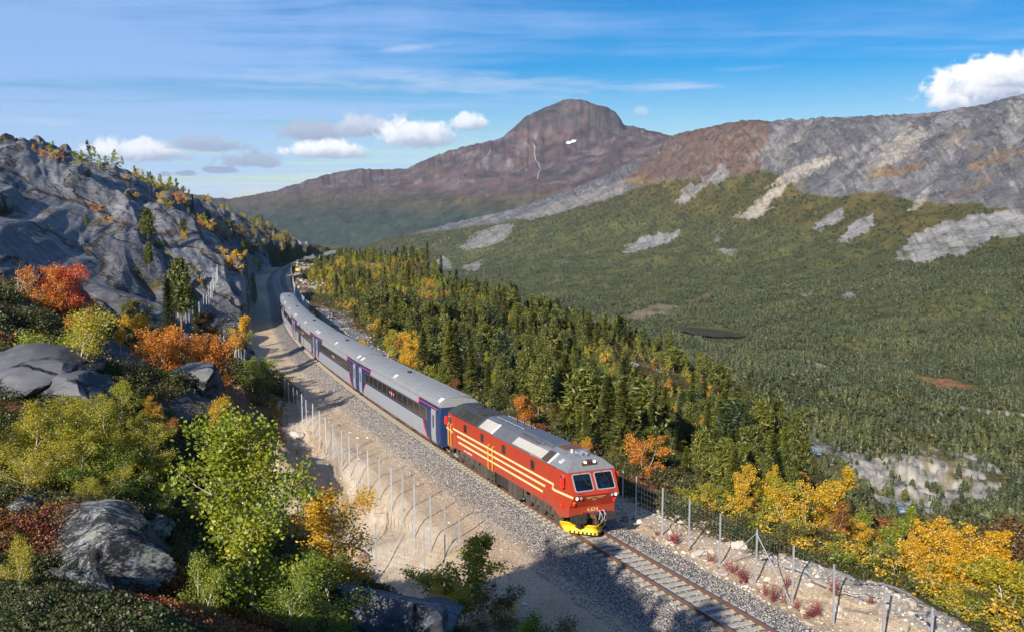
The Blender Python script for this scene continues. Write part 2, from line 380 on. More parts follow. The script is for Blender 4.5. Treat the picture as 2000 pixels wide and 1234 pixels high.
# masks and relief
px_g, py_g, _ = project(np.stack([GX, GY, zbase], 1))
s_g, u_g = track_su(GX, GY)
on_line = (gr < 980) & (s_g > -39) & (s_g < 930) & (np.abs(u_g) < 60)
near = gr < 1000
hill = near & ((u_g > 7) | (s_g <= -38) | ~on_line) & (GX < 0.2 * GY)      # land to the camera's left of the line
# slab hillside: steps and joints dipping down to the right
qa = GX * 0.57 + zbase * 0.82 + 0.10 * GY        # across the slabs
qb = GX * 0.80 - zbase * 0.55 + 0.25 * GY        # along them
slab_w = sstep(gr, 85, 120) * (1 - sstep(gr, 620, 900)) * hill * sstep(u_g, 6, 9)
warp = fbm(qa / 22, qb / 30, 3, 5) * 5
qn = (qa + warp) / 5.2
fr = qn - np.floor(qn)
step_id = np.floor(qn)
jog = ((_hash(step_id.astype(np.int64), np.floor((qb + warp * 2) / 19).astype(np.int64), 3) & 255) / 255.0).astype(np.float32)
slab = (fr ** 1.4) * (1 - sstep(fr, .90, 1.0)) * (0.35 + 1.0 * jog) * 2.1
rel = slab * 1.25 - 0.9 + 1.2 * fbm(qa / 9, qb / 24, 4, 21) + 0.7 * ridged(qa / 3.2, qb / 11, 3, 9) * 0.5 + 0.9 * np.minimum(ridged(qa / 2.1 + 9, qb / 26, 2, 15), .75) + 0.25 * fbm(qa / .9, qb / 3, 3, 77)
GZ = GZ + rel * slab_w
slab_edge = np.exp(-((fr - 1) / 0.05) ** 2) + np.exp(-(fr / 0.05) ** 2)
fg = hill * (1 - sstep(gr, 85, 120))
GZ = GZ + fg * np.clip(gr / 25, 0.15, 1.4) * (0.55 * fbm(GX / 3.5, GY / 3.5, 4, 31) + 0.35 * ridged(qa / 4.0, qb / 9, 3, 8) * 0.5) * sstep(u_g, 8, 12)
bankw = sstep(u_g, 5.5, 7.5) * (1 - sstep(u_g, 16, 22)) * (gr < 115) * (gr > 30)
GZ = GZ + bankw * (0.22 * fbm(GX / 3.2, GY / 3.2, 5, 41, .6) + 0.07 * ridged(GX / 1.1, GY / 1.1, 3, 42))
rightw = near * sstep(-u_g, 5, 10) * (GX > -0.5 * GY) * on_line + near * (~on_line) * (GX > 0)
GZ = GZ + rightw * (0.5 * fbm(GX / 5, GY / 5, 4, 51) + sstep(-u_g, 14, 40) * 1.6 * fbm(GX / 28, GY / 28, 4, 52)) * (1 - sstep(gr, 700, 1000))
mound = np.exp(-((s_g + 16) / 12) ** 2) * np.exp(-((u_g + 6.6) / 1.9) ** 2) * on_line
GZ = GZ + mound * (0.55 + 0.35 * ridged(GX / .9, GY / .9, 3, 61) * .6)
far_w = sstep(gr, 1500, 2500)
mtn = sstep(gr, 5200, 6200)
def farfbm(k, seed): return fbm(GX / k, GY / k, 5, seed)
cliff = far_w * (1 - mtn) * sstep(zbase / gr, -0.02, 0.06)
strike = GX * 0.8 - GY * 0.6
gully = ridged(strike / 130 + 0.4 * fbm(GX / 300, GY / 300, 2, 4), zbase / 600, 4, 71)
GZ = GZ + far_w * (1 - mtn) * (6 * farfbm(160, 81) + 9 * farfbm(420, 83)) * sstep(gr, 1500, 2300)
crest_keep = 1 - sstep(py_g, 330, 255) * 0
GZ = GZ + cliff * (gully * 15 + 9 * ridged((ga * 2400 + zbase * .75) / 45, (zbase * .8 - ga * 1800) / 210, 4, 73, .6)) * np.clip(1.2 - np.abs(zbase / gr - 0.05) * 10, 0.15, 1)
GZ = GZ + (gr > 1000) * (gr < 2600) * (1 - cliff) * 3 * farfbm(90, 91)
GZ = GZ + mtn * (34 * ridged(GX / 700, GY / 900, 6, 95, .58) + 16 * farfbm(300, 97) + 9 * np.floor(3 * fbm(GX / 500, zbase / 70, 3, 99)) * sstep(zbase, 250, 500)) * np.clip((zbase / gr + .06) * 9, 0.15, 1.0) * 0.8
gorge = np.exp(-((px_g - 1790) / 130) ** 2 - ((py_g - 935) / 50) ** 2) * (gr > 350) * (gr < 1200)
GZ = GZ + gorge * (4.5 * ridged(GX / 34 + GY / 80, GY / 46, 5, 101, .6) + 5 * np.floor(2.2 * fbm(GX / 40, GY / 30, 3, 103)) * .6 - 2)
# sharpen the two skylines: each column is lifted or lowered about its crest
def crest(r0, r1, line, width):
    j0, j1 = np.searchsorted(lr_g, math.log(r0)), np.searchsorted(lr_g, math.log(r1))
    Z = GZ.reshape(NR, NA); R_ = np.exp(lr_g)[:, None]
    lx = np.array([p[0] for p in line], float); ly = np.array([p[1] for p in line], float)
    aa = np.array([ray(x, y) for x, y in line]); ta = np.arctan2(aa[:, 0], aa[:, 1]); te = aa[:, 2] / np.hypot(aa[:, 0], aa[:, 1])
    E_ = Z[j0:j1] / R_[j0:j1]; k = E_.argmax(0); cur = E_.max(0)
    k = np.round(np.convolve(np.pad(k, 12, 'edge'), np.ones(25) / 25, 'valid')).astype(int)
    tgt = np.interp(az_g, ta, te); m = sstep(az_g, ta[0] - .02, ta[0]) * (1 - sstep(az_g, ta[-1], ta[-1] + .03))
    rough = (.0011 if r0 > 1000 else .0022) * fbm(az_g * 130, az_g * 0, 4, 301, .6)
    d = (tgt + rough - cur) * m
    wgt = np.exp(-((lr_g[:, None] - lr_g[j0 + k][None]) / width) ** 2)
    Z[j0:j1] += (d[None] * wgt[j0:j1]) * R_[j0:j1]
for _ in range(5):
    crest(150, 1000, [(-140, 240), (-60, 260), (0, 276), (60, 290), (120, 303), (170, 316), (215, 328), (250, 340), (290, 360), (345, 388), (390, 399), (430, 407), (500, 431), (540, 447), (570, 468), (600, 477), (625, 484)], .16)
crest(5600, 10000, [(430, 389), (480, 384), (540, 372), (600, 352), (650, 338), (700, 330), (740, 331), (790, 331), (850, 304), (900, 288), (975, 272), (990, 262), (1005, 248), (1030, 226), (1060, 212), (1085, 203), (1100, 196), (1125, 193), (1150, 199), (1165, 206), (1185, 209), (1200, 217), (1210, 230), (1218, 244), (1250, 250), (1290, 260), (1312, 266)], .10)
crest(2200, 4900, [(700, 480), (800, 457), (900, 432), (1000, 409), (1100, 377), (1200, 342), (1260, 312), (1290, 286), (1310, 266), (1340, 258), (1380, 250), (1420, 241), (1450, 236), (1480, 234), (1500, 239), (1530, 236), (1600, 231), (1700, 227), (1790, 223), (1840, 218), (1880, 211), (1920, 205), (1960, 193), (2000, 184), (2100, 168)], .07)
# the shelf itself
prof_u = np.array([-12, -6.0, -4.4, -3.4, -2.7, -1.55, -1.3, 1.3, 1.55, 3.0, 4.4, 6.2, 9, 14])
prof_z = np.array([-.9, -.75, -.62, -.62, -.55, -.24, -.21, -.21, -.24, -.72, -.82, -.86, -.95, -1.1])
tz = np.interp(s_g, TS, TZ)
pz = tz + np.interp(u_g, prof_u, prof_z) + 0.05 * fbm(GX / 1.1, GY / 1.1, 3, 111) * sstep(np.abs(u_g), 1.4, 2.6)
uL = np.interp(s_g, [-30, 0, 60, 100, 140, 170, 185, 260, 900], [6.0, 6.0, 6.4, 7, 6.6, 5.4, 5.2, 7, 7.5])
wl = 1 - sstep(u_g, uL, uL + np.interp(s_g, [60, 120, 170, 220], [1.6, 2.0, 1.2, 2.5]))
wr = 1 - sstep(-u_g, 3.8, 6.0)
wt = wl * wr * on_line
GZ = GZ * (1 - wt) + pz * wt
ZG = GZ.reshape(NR, NA)

def height(x, y):
    x = np.asarray(x, float); y = np.asarray(y, float)
    a = np.arctan2(x, y); l = np.log(np.maximum(np.hypot(x, y), 1.01))
    ia, il = grid_index(a, l)
    i0 = np.clip(np.floor(ia).astype(int), 0, NA - 2); j0 = np.clip(np.floor(il).astype(int), 0, NR - 2)
    fa = ia - i0; fl = il - j0
    return (ZG[j0, i0] * (1 - fa) + ZG[j0, i0 + 1] * fa) * (1 - fl) + (ZG[j0 + 1, i0] * (1 - fa) + ZG[j0 + 1, i0 + 1] * fa) * fl
_hit_l = np.linspace(math.log(3.0), math.log(10500), 5000)
def hit(px, py, dmin=3.0):
    """first ground point seen at a pixel of the photograph"""
    r = ray(px, py); h = np.hypot(r[0], r[1])
    d = np.exp(_hit_l); d = d[d > dmin]
    x, y, z = r[0] / h * d, r[1] / h * d, r[2] / h * d
    below = np.nonzero(z < height(x, y))[0]
    if len(below) == 0: return None
    k = max(below[0], 1)
    a0 = z[k - 1] - height(x[k - 1], y[k - 1]); a1 = z[k] - height(x[k], y[k])
    t = a0 / (a0 - a1 + 1e-9)
    q = d[k - 1] + (d[k] - d[k - 1]) * t
    return np.array([r[0] / h * q, r[1] / h * q, r[2] / h * q])
print('terrain', round(time.time() - T0, 1), 's', NA, NR, _n)
# ------------------------------------------------------------------ materials
def new_mat(name):
    m = bpy.data.materials.new(name); m.use_nodes = True
    m.node_tree.nodes.clear()
    return m, NT(m.node_tree)
def finish(N, color, rough=0.8, bump=None, bump_str=0.3, bump_dist=0.05, metal=0.0, spec=0.3, coat=0.0, normal=None):
    p = N.n('ShaderNodeBsdfPrincipled')
    N.set(p.inputs['Base Color'], color); N.set(p.inputs['Roughness'], rough); N.set(p.inputs['Metallic'], metal)
    N.set(p.inputs['Specular IOR Level'], spec)
    if coat: p.inputs['Coat Weight'].default_value = coat; p.inputs['Coat Roughness'].default_value = 0.12
    if bump is not None:
        b = N.n('ShaderNodeBump'); b.inputs['Strength'].default_value = bump_str; b.inputs['Distance'].default_value = bump_dist
        N.set(b.inputs['Height'], bump); N.set(p.inputs['Normal'], b.outputs[0])
    o = N.n('ShaderNodeOutputMaterial'); N.t.links.new(p.outputs[0], o.inputs[0])
    return p
def paint(name, col, rough=0.45, metal=0.0, dirt=0.12, scale=1.2, spec=0.45, coat=0.0):
    m, N = new_mat(name)
    pos = N.n('ShaderNodeTexCoord').outputs['Object']
    n = N.noise(pos, scale, 6, 0.65); n2 = N.noise(N.mapv(pos, scale=(3, 3, .35)), 2.2, 5, 0.6)
    d = N.m('MULTIPLY', N.ss(N.m('ADD', N.m('MULTIPLY', n, .5), N.m('MULTIPLY', n2, .5)), 0.42, 0.72), dirt * 2.5)
    c = N.mix(d, col, tuple(0.55 * x + 0.04 * k for x, k in zip(col, (1.3, 1.0, .75))))
    finish(N, c, N.m('ADD', rough, N.m('MULTIPLY', n, 0.18)), n, 0.03, 0.02, metal, spec, coat)
    return m
MT = {}
def loco_red():
    m, N = new_mat('red locomotive paint'); pos = N.n('ShaderNodeTexCoord').outputs['Object']; z = N.n('ShaderNodeSeparateXYZ', ins={0: pos}).outputs[2]
    n = N.noise(pos, 1.1, 6, .65); st = N.noise(N.mapv(pos, scale=(5, 5, .3)), 1.6, 5, .65); fine = N.noise(pos, 14, 3, .6)
    c = N.mix(N.m('MULTIPLY', N.ss(st, .50, .72), .35), (.385, .038, .013), (.27, .030, .013))
    c = N.mix(N.m('MULTIPLY', N.ss(n, .52, .70), .35), c, (.30, .055, .030))
    low = N.m('MULTIPLY', N.ss(N.m('ADD', z, N.m('MULTIPLY', N.m('SUBTRACT', n, .5), 1.2)), 1.75, .75), .55)
    c = N.mix(low, c, (.20, .085, .055)); c = N.mix(N.m('MULTIPLY', N.ss(fine, .62, .75), .25), c, (.16, .05, .035))
    finish(N, c, N.m('ADD', .33, N.m('MULTIPLY', low, .5)), n, .03, .02, 0, .45, .15); return m
MT['red'] = loco_red()
MT['red_dirty'] = paint('dusty red paint', (0.26, 0.035, 0.022), 0.5, dirt=.3)
MT['cream'] = paint('cream paint', (0.80, 0.58, 0.27), 0.45, dirt=.1)
MT['yellow'] = paint('yellow paint', (0.80, 0.50, 0.012), 0.42, dirt=.15)
MT['bright_red'] = paint('signal red paint', (0.72, 0.025, 0.02), 0.4, dirt=.05)
MT['grey_roof'] = paint('grey roof paint', (0.27, 0.275, 0.285), 0.42, metal=.35, dirt=.35, scale=.9)
MT['dark_roof'] = paint('sooty roof paint', (0.045, 0.045, 0.048), 0.55, metal=.2, dirt=.3)
MT['light_hatch'] = paint('pale hatch paint', (0.46, 0.43, 0.37), 0.5, dirt=.2)
MT['white'] = paint('white paint', (0.62, 0.62, 0.60), 0.5, dirt=.08)
MT['silver'] = paint('silver coach paint', (0.32, 0.34, 0.375), 0.38, metal=.15, dirt=.10)
MT['coach_roof'] = paint('grey coach roof', (0.27, 0.275, 0.275), 0.5, metal=.15, dirt=.35, scale=.5)
MT['blue'] = paint('dark blue paint', (0.012, 0.032, 0.105), 0.35, dirt=.15, coat=.15)
MT['stripe_red'] = paint('pinkish red stripe', (0.74, 0.06, 0.07), 0.45, dirt=.06)
MT['dark_window'] = paint('tinted window', (0.022, 0.018, 0.017), 0.08, dirt=.1, spec=.6)
MT['black'] = paint('black underframe', (0.022, 0.02, 0.018), 0.75, dirt=.3)
MT['bogie'] = paint('dusty bogie metal', (0.075, 0.062, 0.05), 0.8, dirt=.5, scale=3)
MT['steel'] = paint('worn steel', (0.42, 0.40, 0.38), 0.3, metal=.9, dirt=.2)
MT['rust'] = paint('rusty rail side', (0.13, 0.060, 0.036), 0.75, dirt=.35, scale=6)
MT['railtop'] = paint('polished rail head', (0.26, 0.25, 0.27), 0.28, metal=.9, dirt=.15)
MT['galv'] = paint('galvanised post', (0.46, 0.49, 0.52), 0.42, metal=.55, dirt=.1)
MT['concrete'] = paint('weathered concrete', (0.40, 0.365, 0.30), 0.9, dirt=.4, scale=3)
MT['clip'] = paint('tan rail clip', (0.52, 0.36, 0.20), 0.7, dirt=.3)
MT['hose'] = paint('grey hose', (0.33, 0.33, 0.33), 0.5)
MT['orange'] = paint('amber glass', (0.8, 0.16, 0.02), 0.2)
def glass_mat():
    m, N = new_mat('cab glass')
    p = N.n('ShaderNodeBsdfPrincipled')
    p.inputs['Base Color'].default_value = (0.02, 0.03, 0.045, 1); p.inputs['Roughness'].default_value = 0.03
    p.inputs['Specular IOR Level'].default_value = 0.7
    tr = N.n('ShaderNodeBsdfTransparent'); tr.inputs[0].default_value = (.80, .88, .92, 1)
    mx = N.n('ShaderNodeMixShader'); fr = N.n('ShaderNodeFresnel'); fr.inputs[0].default_value = 1.5
    N.set(mx.inputs[0], N.m('ADD', N.m('MULTIPLY', fr.outputs[0], 1.6), 0.22, clamp=True))
    N.t.links.new(tr.outputs[0], mx.inputs[1]); N.t.links.new(p.outputs[0], mx.inputs[2])
    o = N.n('ShaderNodeOutputMaterial'); N.t.links.new(mx.outputs[0], o.inputs[0])
    return m
MT['glass'] = glass_mat()
def lamp_mat(name, col, e):
    m, N = new_mat(name)
    p = finish(N, col, 0.1)
    p.inputs['Emission Color'].default_value = (1, .86, .7, 1); p.inputs['Emission Strength'].default_value = e
    return m
MT['lamp'] = lamp_mat('lit headlight', (.9, .88, .8), .7)
MT['lens'] = paint('unlit lamp lens', (0.55, 0.56, 0.56), 0.1, metal=.4, dirt=.0)

def leaf_mat(name, stops, trans=0.4, objvar=0.25, rough=0.55, world=None):
    m, N = new_mat(name)
    geo = N.n('ShaderNodeNewGeometry'); oi = N.n('ShaderNodeObjectInfo')
    r = N.m('ADD', N.m('MULTIPLY', geo.outputs['Random Per Island'], 1 - objvar), N.m('MULTIPLY', oi.outputs['Random'], objvar), clamp=True)
    big = N.noise(N.n('ShaderNodeTexCoord').outputs['Object'], 1.1, 3, 0.5)
    r = N.m('ADD', r, N.m('MULTIPLY', N.m('SUBTRACT', big, 0.5), 0.9), clamp=True)
    if world:
        r = N.m('ADD', .25, N.m('MULTIPLY', r, .5)); wn = N.noise(geo.outputs['Position'], world, 5, .62); r = N.m('ADD', r, N.m('MULTIPLY', N.m('SUBTRACT', wn, .5), 1.6), clamp=True)
    c = N.ramp(r, stops)
    d = N.n('ShaderNodeBsdfDiffuse'); N.set(d.inputs[0], c)
    t = N.n('ShaderNodeBsdfTranslucent'); N.set(t.inputs[0], c)
    g = N.n('ShaderNodeBsdfGlossy'); g.inputs['Roughness'].default_value = rough; g.inputs[0].default_value = (.9, .9, .9, 1)
    a = N.n('ShaderNodeMixShader'); a.inputs[0].default_value = trans; N.t.links.new(d.outputs[0], a.inputs[1]); N.t.links.new(t.outputs[0], a.inputs[2])
    b = N.n('ShaderNodeMixShader'); b.inputs[0].default_value = 0.045; N.t.links.new(a.outputs[0], b.inputs[1]); N.t.links.new(g.outputs[0], b.inputs[2])
    o = N.n('ShaderNodeOutputMaterial'); N.t.links.new(b.outputs[0], o.inputs[0])
    return m
LF = {
 'green': leaf_mat('green birch leaves', [(0, (.11, .175, .010)), (.5, (.25, .32, .016)), (.85, (.40, .41, .020)), (1, (.58, .42, .02))], .5),
 'yellowgreen': leaf_mat('yellow green birch leaves', [(0, (.19, .21, .012)), (.5, (.40, .37, .018)), (.85, (.58, .47, .02)), (1, (.72, .46, .02))], .5),
 'yellow': leaf_mat('yellow birch leaves', [(0, (.36, .24, .012)), (.5, (.60, .38, .012)), (1, (.78, .50, .02))]),
 'gold': leaf_mat('golden birch leaves', [(0, (.38, .20, .012)), (.5, (.68, .39, .010)), (1, (.82, .52, .02))]),
 'orange': leaf_mat('orange birch leaves', [(0, (.36, .12, .012)), (.5, (.62, .22, .014)), (1, (.75, .34, .02))]),
 'rust': leaf_mat('rust brown leaves', [(0, (.15, .055, .014)), (.5, (.30, .11, .018)), (1, (.48, .19, .02))]),
 'red': leaf_mat('coral red leaves', [(0, (.40, .055, .018)), (.5, (.62, .11, .03)), (1, (.70, .22, .05))]),
 'brown': leaf_mat('bare brown twigs', [(0, (.07, .04, .018)), (.5, (.15, .085, .025)), (1, (.26, .14, .03))]),
 'olive': leaf_mat('dull olive leaves', [(0, (.06, .075, .012)), (.5, (.12, .125, .016)), (1, (.24, .19, .02))]),
 'spruce': leaf_mat('dark spruce needles', [(0, (.014, .030, .008)), (.6, (.034, .055, .012)), (1, (.07, .09, .018))], .15),
 'pine': leaf_mat('pine needles', [(0, (.035, .055, .010)), (.6, (.10, .112, .016)), (1, (.19, .18, .022))], .2),
 'pine_light': leaf_mat('sunlit-painted pine needles', [(0, (.065, .085, .010)), (.6, (.13, .145, .016)), (1, (.24, .22, .025))], .25),  # lighter copy of the pine needles, with sunlight put into the colour
 'far': leaf_mat('valley conifer needles', [(0, (.023, .034, .008)), (.5, (.046, .057, .011)), (.85, (.080, .086, .014)), (1, (.13, .12, .016))], .12, 1.0, world=.011),
 'far_scrub': leaf_mat('valley birch scrub', [(0, (.030, .038, .009)), (.6, (.062, .066, .012)), (.92, (.11, .088, .013)), (1, (.24, .14, .013))], .2, .7, world=.013),
 'heath': leaf_mat('heather', [(0, (.040, .045, .010)), (.45, (.085, .082, .016)), (.75, (.13, .080, .018)), (.92, (.20, .075, .02)), (1, (.30, .18, .02))], .3, .6),
 'moss': leaf_mat('green heath', [(0, (.035, .055, .012)), (.6, (.07, .085, .014)), (1, (.14, .11, .02))], .3, .6),
 'crimson': leaf_mat('crimson bilberry', [(0, (.06, .010, .008)), (.6, (.14, .018, .014)), (1, (.25, .05, .02))], .3, .4),
 'fireweed': leaf_mat('red fireweed', [(0, (.16, .03, .03)), (.5, (.36, .045, .05)), (.85, (.45, .12, .08)), (1, (.30, .22, .05))], .35, .5),
}
def bark(name, a, b, sc):
    m, N = new_mat(name)
    pos = N.n('ShaderNodeTexCoord').outputs['Object']
    n = N.noise(N.mapv(pos, scale=(2, 2, 7)), sc, 4, 0.7)
    finish(N, N.mix(N.ss(n, 0.48, 0.66), a, b), 0.85, n, 0.4, 0.02)
    return m
MT['birch_bark'] = bark('white birch bark', (.58, .53, .46), (.10, .085, .07), 3.0)
MT['pine_bark'] = bark('reddish pine bark', (.26, .14, .075), (.10, .065, .045), 4.0)
MT['grey_bark'] = bark('grey twig bark', (.30, .26, .22), (.10, .085, .07), 4.0)

def rock_nodes(N, pos, dark, mid, light, sc=1.0, lichen=0.5, dirv=(0.6, 0.2, -0.75)):
    """streaky foliated gneiss: darker and paler bands along one direction, pale lichen patches, dark wet streaks"""
    al = N.mapv(pos, rot=(math.radians(12), math.radians(38), math.radians(20)), scale=(.22 * sc, .9 * sc, 1.3 * sc))
    n1 = N.noise(al, 0.9, 7, 0.68, dist=.4); n2 = N.noise(al, 4.2, 6, 0.7); n3 = N.noise(pos, .11 * sc, 4, 0.55)
    v = N.m('ADD', N.m('ADD', N.m('MULTIPLY', n1, .55), N.m('MULTIPLY', n2, .25)), N.m('MULTIPLY', n3, .35))
    c = N.ramp(v, [(0.40, dark), (0.56, mid), (0.72, tuple(0.5 * (a + b) for a, b in zip(mid, light))), (0.82, light)])
    li = N.noise(pos, 1.6 * sc, 7, 0.72)
    c = N.mix(N.m('MULTIPLY', N.ss(li, 0.60, 0.68), lichen), c, (0.40, 0.41, 0.37))
    blk = N.noise(N.mapv(al, scale=(1, 2, 1), loc=(5, 3, 1)), 1.6, 6, 0.7)
    c = N.mix(N.ss(blk, 0.60, 0.68), c, tuple(.35 * x for x in dark))
    h = N.m('ADD', n1, N.m('MULTIPLY', n2, .5))
    return c, h

def ground_near_mat():
    m, N = new_mat('hillside ground')
    pos = N.n('ShaderNodeTexCoord').outputs['Object']
    at = N.n('ShaderNodeAttribute', attribute_name='mask'); sp = N.n('ShaderNodeSeparateColor', ins={0: at.outputs['Color']})
    rock_a, ballast_a, sand_a = sp.outputs
    at2 = N.n('ShaderNodeAttribute', attribute_name='mask2'); sp2 = N.n('ShaderNodeSeparateColor', ins={0: at2.outputs['Color']})
    pale_a, red_a, line_a = sp2.outputs
    nb = N.noise(pos, 1.3, 6, 0.7); nb2 = N.noise(pos, 0.24, 5, 0.6); nf = N.noise(pos, 9.0, 4, 0.7)
    # heath and forest floor
    heath = N.ramp(N.m('ADD', N.m('MULTIPLY', nb, .6), N.m('MULTIPLY', nb2, .5)), [(.38, (.035, .045, .012)), (.5, (.075, .072, .018)), (.58, (.11, .075, .026)), (.66, (.17, .075, .03)), (.76, (.24, .15, .05))])
    heath = N.mix(N.ss(nf, .5, .8), heath, (.03, .025, .012))
    # rock
    rock, rh = rock_nodes(N, pos, (.058, .058, .063), (.13, .128, .133), (.36, .345, .325))
    # joints of the slabs: they dip down to the right; heath sits in them, and the shade of the cracks is painted in dark
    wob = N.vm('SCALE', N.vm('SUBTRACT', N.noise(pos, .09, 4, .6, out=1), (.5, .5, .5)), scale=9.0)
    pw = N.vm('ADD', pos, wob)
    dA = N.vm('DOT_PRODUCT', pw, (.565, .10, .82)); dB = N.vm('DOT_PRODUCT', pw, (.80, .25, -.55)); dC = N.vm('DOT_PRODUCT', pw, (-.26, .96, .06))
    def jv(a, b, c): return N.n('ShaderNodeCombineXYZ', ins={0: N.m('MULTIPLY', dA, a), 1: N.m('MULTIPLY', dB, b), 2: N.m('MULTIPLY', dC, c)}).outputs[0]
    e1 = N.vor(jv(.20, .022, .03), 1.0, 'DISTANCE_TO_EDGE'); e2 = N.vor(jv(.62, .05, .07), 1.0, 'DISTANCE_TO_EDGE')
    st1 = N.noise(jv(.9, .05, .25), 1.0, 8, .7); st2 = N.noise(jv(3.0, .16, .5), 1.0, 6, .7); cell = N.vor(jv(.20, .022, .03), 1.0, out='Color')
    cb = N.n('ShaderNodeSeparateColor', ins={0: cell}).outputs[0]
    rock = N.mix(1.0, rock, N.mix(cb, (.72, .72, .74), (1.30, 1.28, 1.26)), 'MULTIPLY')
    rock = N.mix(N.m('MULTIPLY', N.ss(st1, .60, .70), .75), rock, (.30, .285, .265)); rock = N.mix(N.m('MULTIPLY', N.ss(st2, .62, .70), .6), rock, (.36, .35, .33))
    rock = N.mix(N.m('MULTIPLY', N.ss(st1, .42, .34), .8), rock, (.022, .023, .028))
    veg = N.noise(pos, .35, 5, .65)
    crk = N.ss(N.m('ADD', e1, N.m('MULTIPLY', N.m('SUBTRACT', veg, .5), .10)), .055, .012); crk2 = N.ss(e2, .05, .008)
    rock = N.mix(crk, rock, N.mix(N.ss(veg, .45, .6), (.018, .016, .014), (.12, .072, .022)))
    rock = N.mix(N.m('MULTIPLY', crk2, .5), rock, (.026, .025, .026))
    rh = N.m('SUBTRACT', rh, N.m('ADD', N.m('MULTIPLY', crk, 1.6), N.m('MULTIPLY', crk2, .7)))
    pale, ph = rock_nodes(N, pos, (.20, .17, .13), (.40, .36, .30), (.60, .56, .50), 2.2, .2)
    rock = N.mix(N.ss(N.m('ADD', pale_a, N.m('MULTIPLY', N.m('SUBTRACT', nb, .5), .6)), .35, .65), rock, pale)
    # gravel and ballast: stones from two cell sizes
    vc = N.vor(pos, 15.0, out='Color'); vd = N.vor(pos, 15.0); vc2 = N.vor(pos, 34.0, out='Color')
    s1 = N.n('ShaderNodeSeparateColor', ins={0: vc}).outputs; s2 = N.n('ShaderNodeSeparateColor', ins={0: vc2}).outputs
    bal = N.ramp(s1[0], [(0, (.09, .085, .085)), (.3, (.22, .21, .205)), (.6, (.38, .34, .30)), (.85, (.46, .37, .28)), (1, (.66, .62, .56))])
    bal = N.mix(N.ss(vd, .35, .75), bal, (.05, .042, .036))
    snd = N.ramp(N.m('ADD', N.m('MULTIPLY', nb2, .7), N.m('MULTIPLY', s2[0], .35)), [(.25, (.34, .235, .135)), (.5, (.49, .355, .22)), (.72, (.60, .465, .31)), (.9, (.66, .56, .43))])
    tracks = N.noise(N.mapv(pos, rot=(0, 0, .36), scale=(2.4, .16, 1)), 1.0, 5, .65)
    snd = N.mix(N.m('MULTIPLY', N.ss(tracks, .52, .7), .45), snd, (.29, .25, .20))
    snd = N.mix(N.m('MULTIPLY', N.ss(s2[1], .82, .9), .7), snd, (.20, .18, .16))
    bank = N.ramp(N.m('ADD', N.m('MULTIPLY', nb2, .5), N.m('MULTIPLY', nb, .5)), [(.30, (.20, .115, .06)), (.41, (.36, .26, .165)), (.52, (.42, .335, .24)), (.66, (.50, .43, .345))])
    snd = N.mix(line_a, bank, snd)
    snd = N.mix(N.ss(N.m('ADD', red_a, N.m('MULTIPLY', N.m('SUBTRACT', nb, .5), 1.2)), .4, .6), snd, (.27, .13, .065))
    col = heath
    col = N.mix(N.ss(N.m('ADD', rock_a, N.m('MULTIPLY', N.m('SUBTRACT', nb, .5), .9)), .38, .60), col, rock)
    col = N.mix(N.ss(N.m('ADD', sand_a, N.m('MULTIPLY', N.m('SUBTRACT', nb, .5), .7)), .38, .62), col, snd)
    col = N.mix(N.ss(N.m('ADD', ballast_a, N.m('MULTIPLY', N.m('SUBTRACT', nb, .5), .8)), .3, .75), col, bal)
    stone = N.m('MULTIPLY', N.m('SUBTRACT', 1.0, vd), N.m('MAXIMUM', ballast_a, N.m('MULTIPLY', sand_a, .35)))
    hgt = N.m('ADD', N.m('ADD', N.m('MULTIPLY', rh, N.m('MULTIPLY', rock_a, 2.6)), N.m('MULTIPLY', stone, .7)), N.m('ADD', N.m('MULTIPLY', nf, .5), N.m('MULTIPLY', nb, .8)))
    finish(N, col, N.m('SUBTRACT', .92, N.m('MULTIPLY', rock_a, .30)), hgt, 0.75, 0.10, spec=.3)
    return m
def ground_far_mat(name, sc):
    m, N = new_mat(name)
    pos = N.n('ShaderNodeTexCoord').outputs['Object']
    at = N.n('ShaderNodeAttribute', attribute_name='tint')
    n1 = N.noise(pos, sc, 8, 0.72); n2 = N.noise(N.mapv(pos, scale=(1, 1, .25)), sc * 5, 5, 0.7)
    v = N.m('ADD', N.m('MULTIPLY', n1, .6), N.m('MULTIPLY', n2, .5))
    c = N.mix(1.0, at.outputs['Color'], N.ramp(v, [(.42, (.42, .42, .46)), (.53, (1, 1, 1)), (.66, (1.65, 1.58, 1.48))]), 'MULTIPLY')
    finish(N, c, 0.95, v, 0.9, 1.6 / (sc * 25), spec=.1)
    return m

# ------------------------------------------------------------------ where the ground is rock, gravel, heath, forest
def poly_mask(X, Y, poly):
    inside = np.zeros(X.shape, bool); n = len(poly)
    j = n - 1
    for i in range(n):
        xi, yi = poly[i]; xj, yj = poly[j]
        if yi != yj:
            inside ^= ((yi > Y) != (yj > Y)) & (X < (xj - xi) * (Y - yi) / (yj - yi) + xi)
        j = i
    return inside
px_t, py_t, _ = project(np.stack([GX, GY, GZ], 1))
slope_n = np.gradient(ZG, axis=1) / np.maximum(np.gradient(GX.reshape(NR, NA), axis=1) ** 2 + np.gradient(GY.reshape(NR, NA), axis=1) ** 2, 1e-6) ** .5
slope_r = np.gradient(ZG, axis=0) / np.maximum(np.gradient(np.exp(GL), axis=0), 1e-6)
steep = np.hypot(slope_n, slope_r).ravel()
Mrock = np.zeros(len(GX), np.float32); Mbal = Mrock.copy(); Msand = Mrock.copy(); Mpale = Mrock.copy(); Mred = Mrock.copy(); Mline = Mrock.copy()
n_mid = fbm(GX / 14, GY / 14, 4, 131); n_sm = fbm(GX / 4, GY / 4, 3, 133)
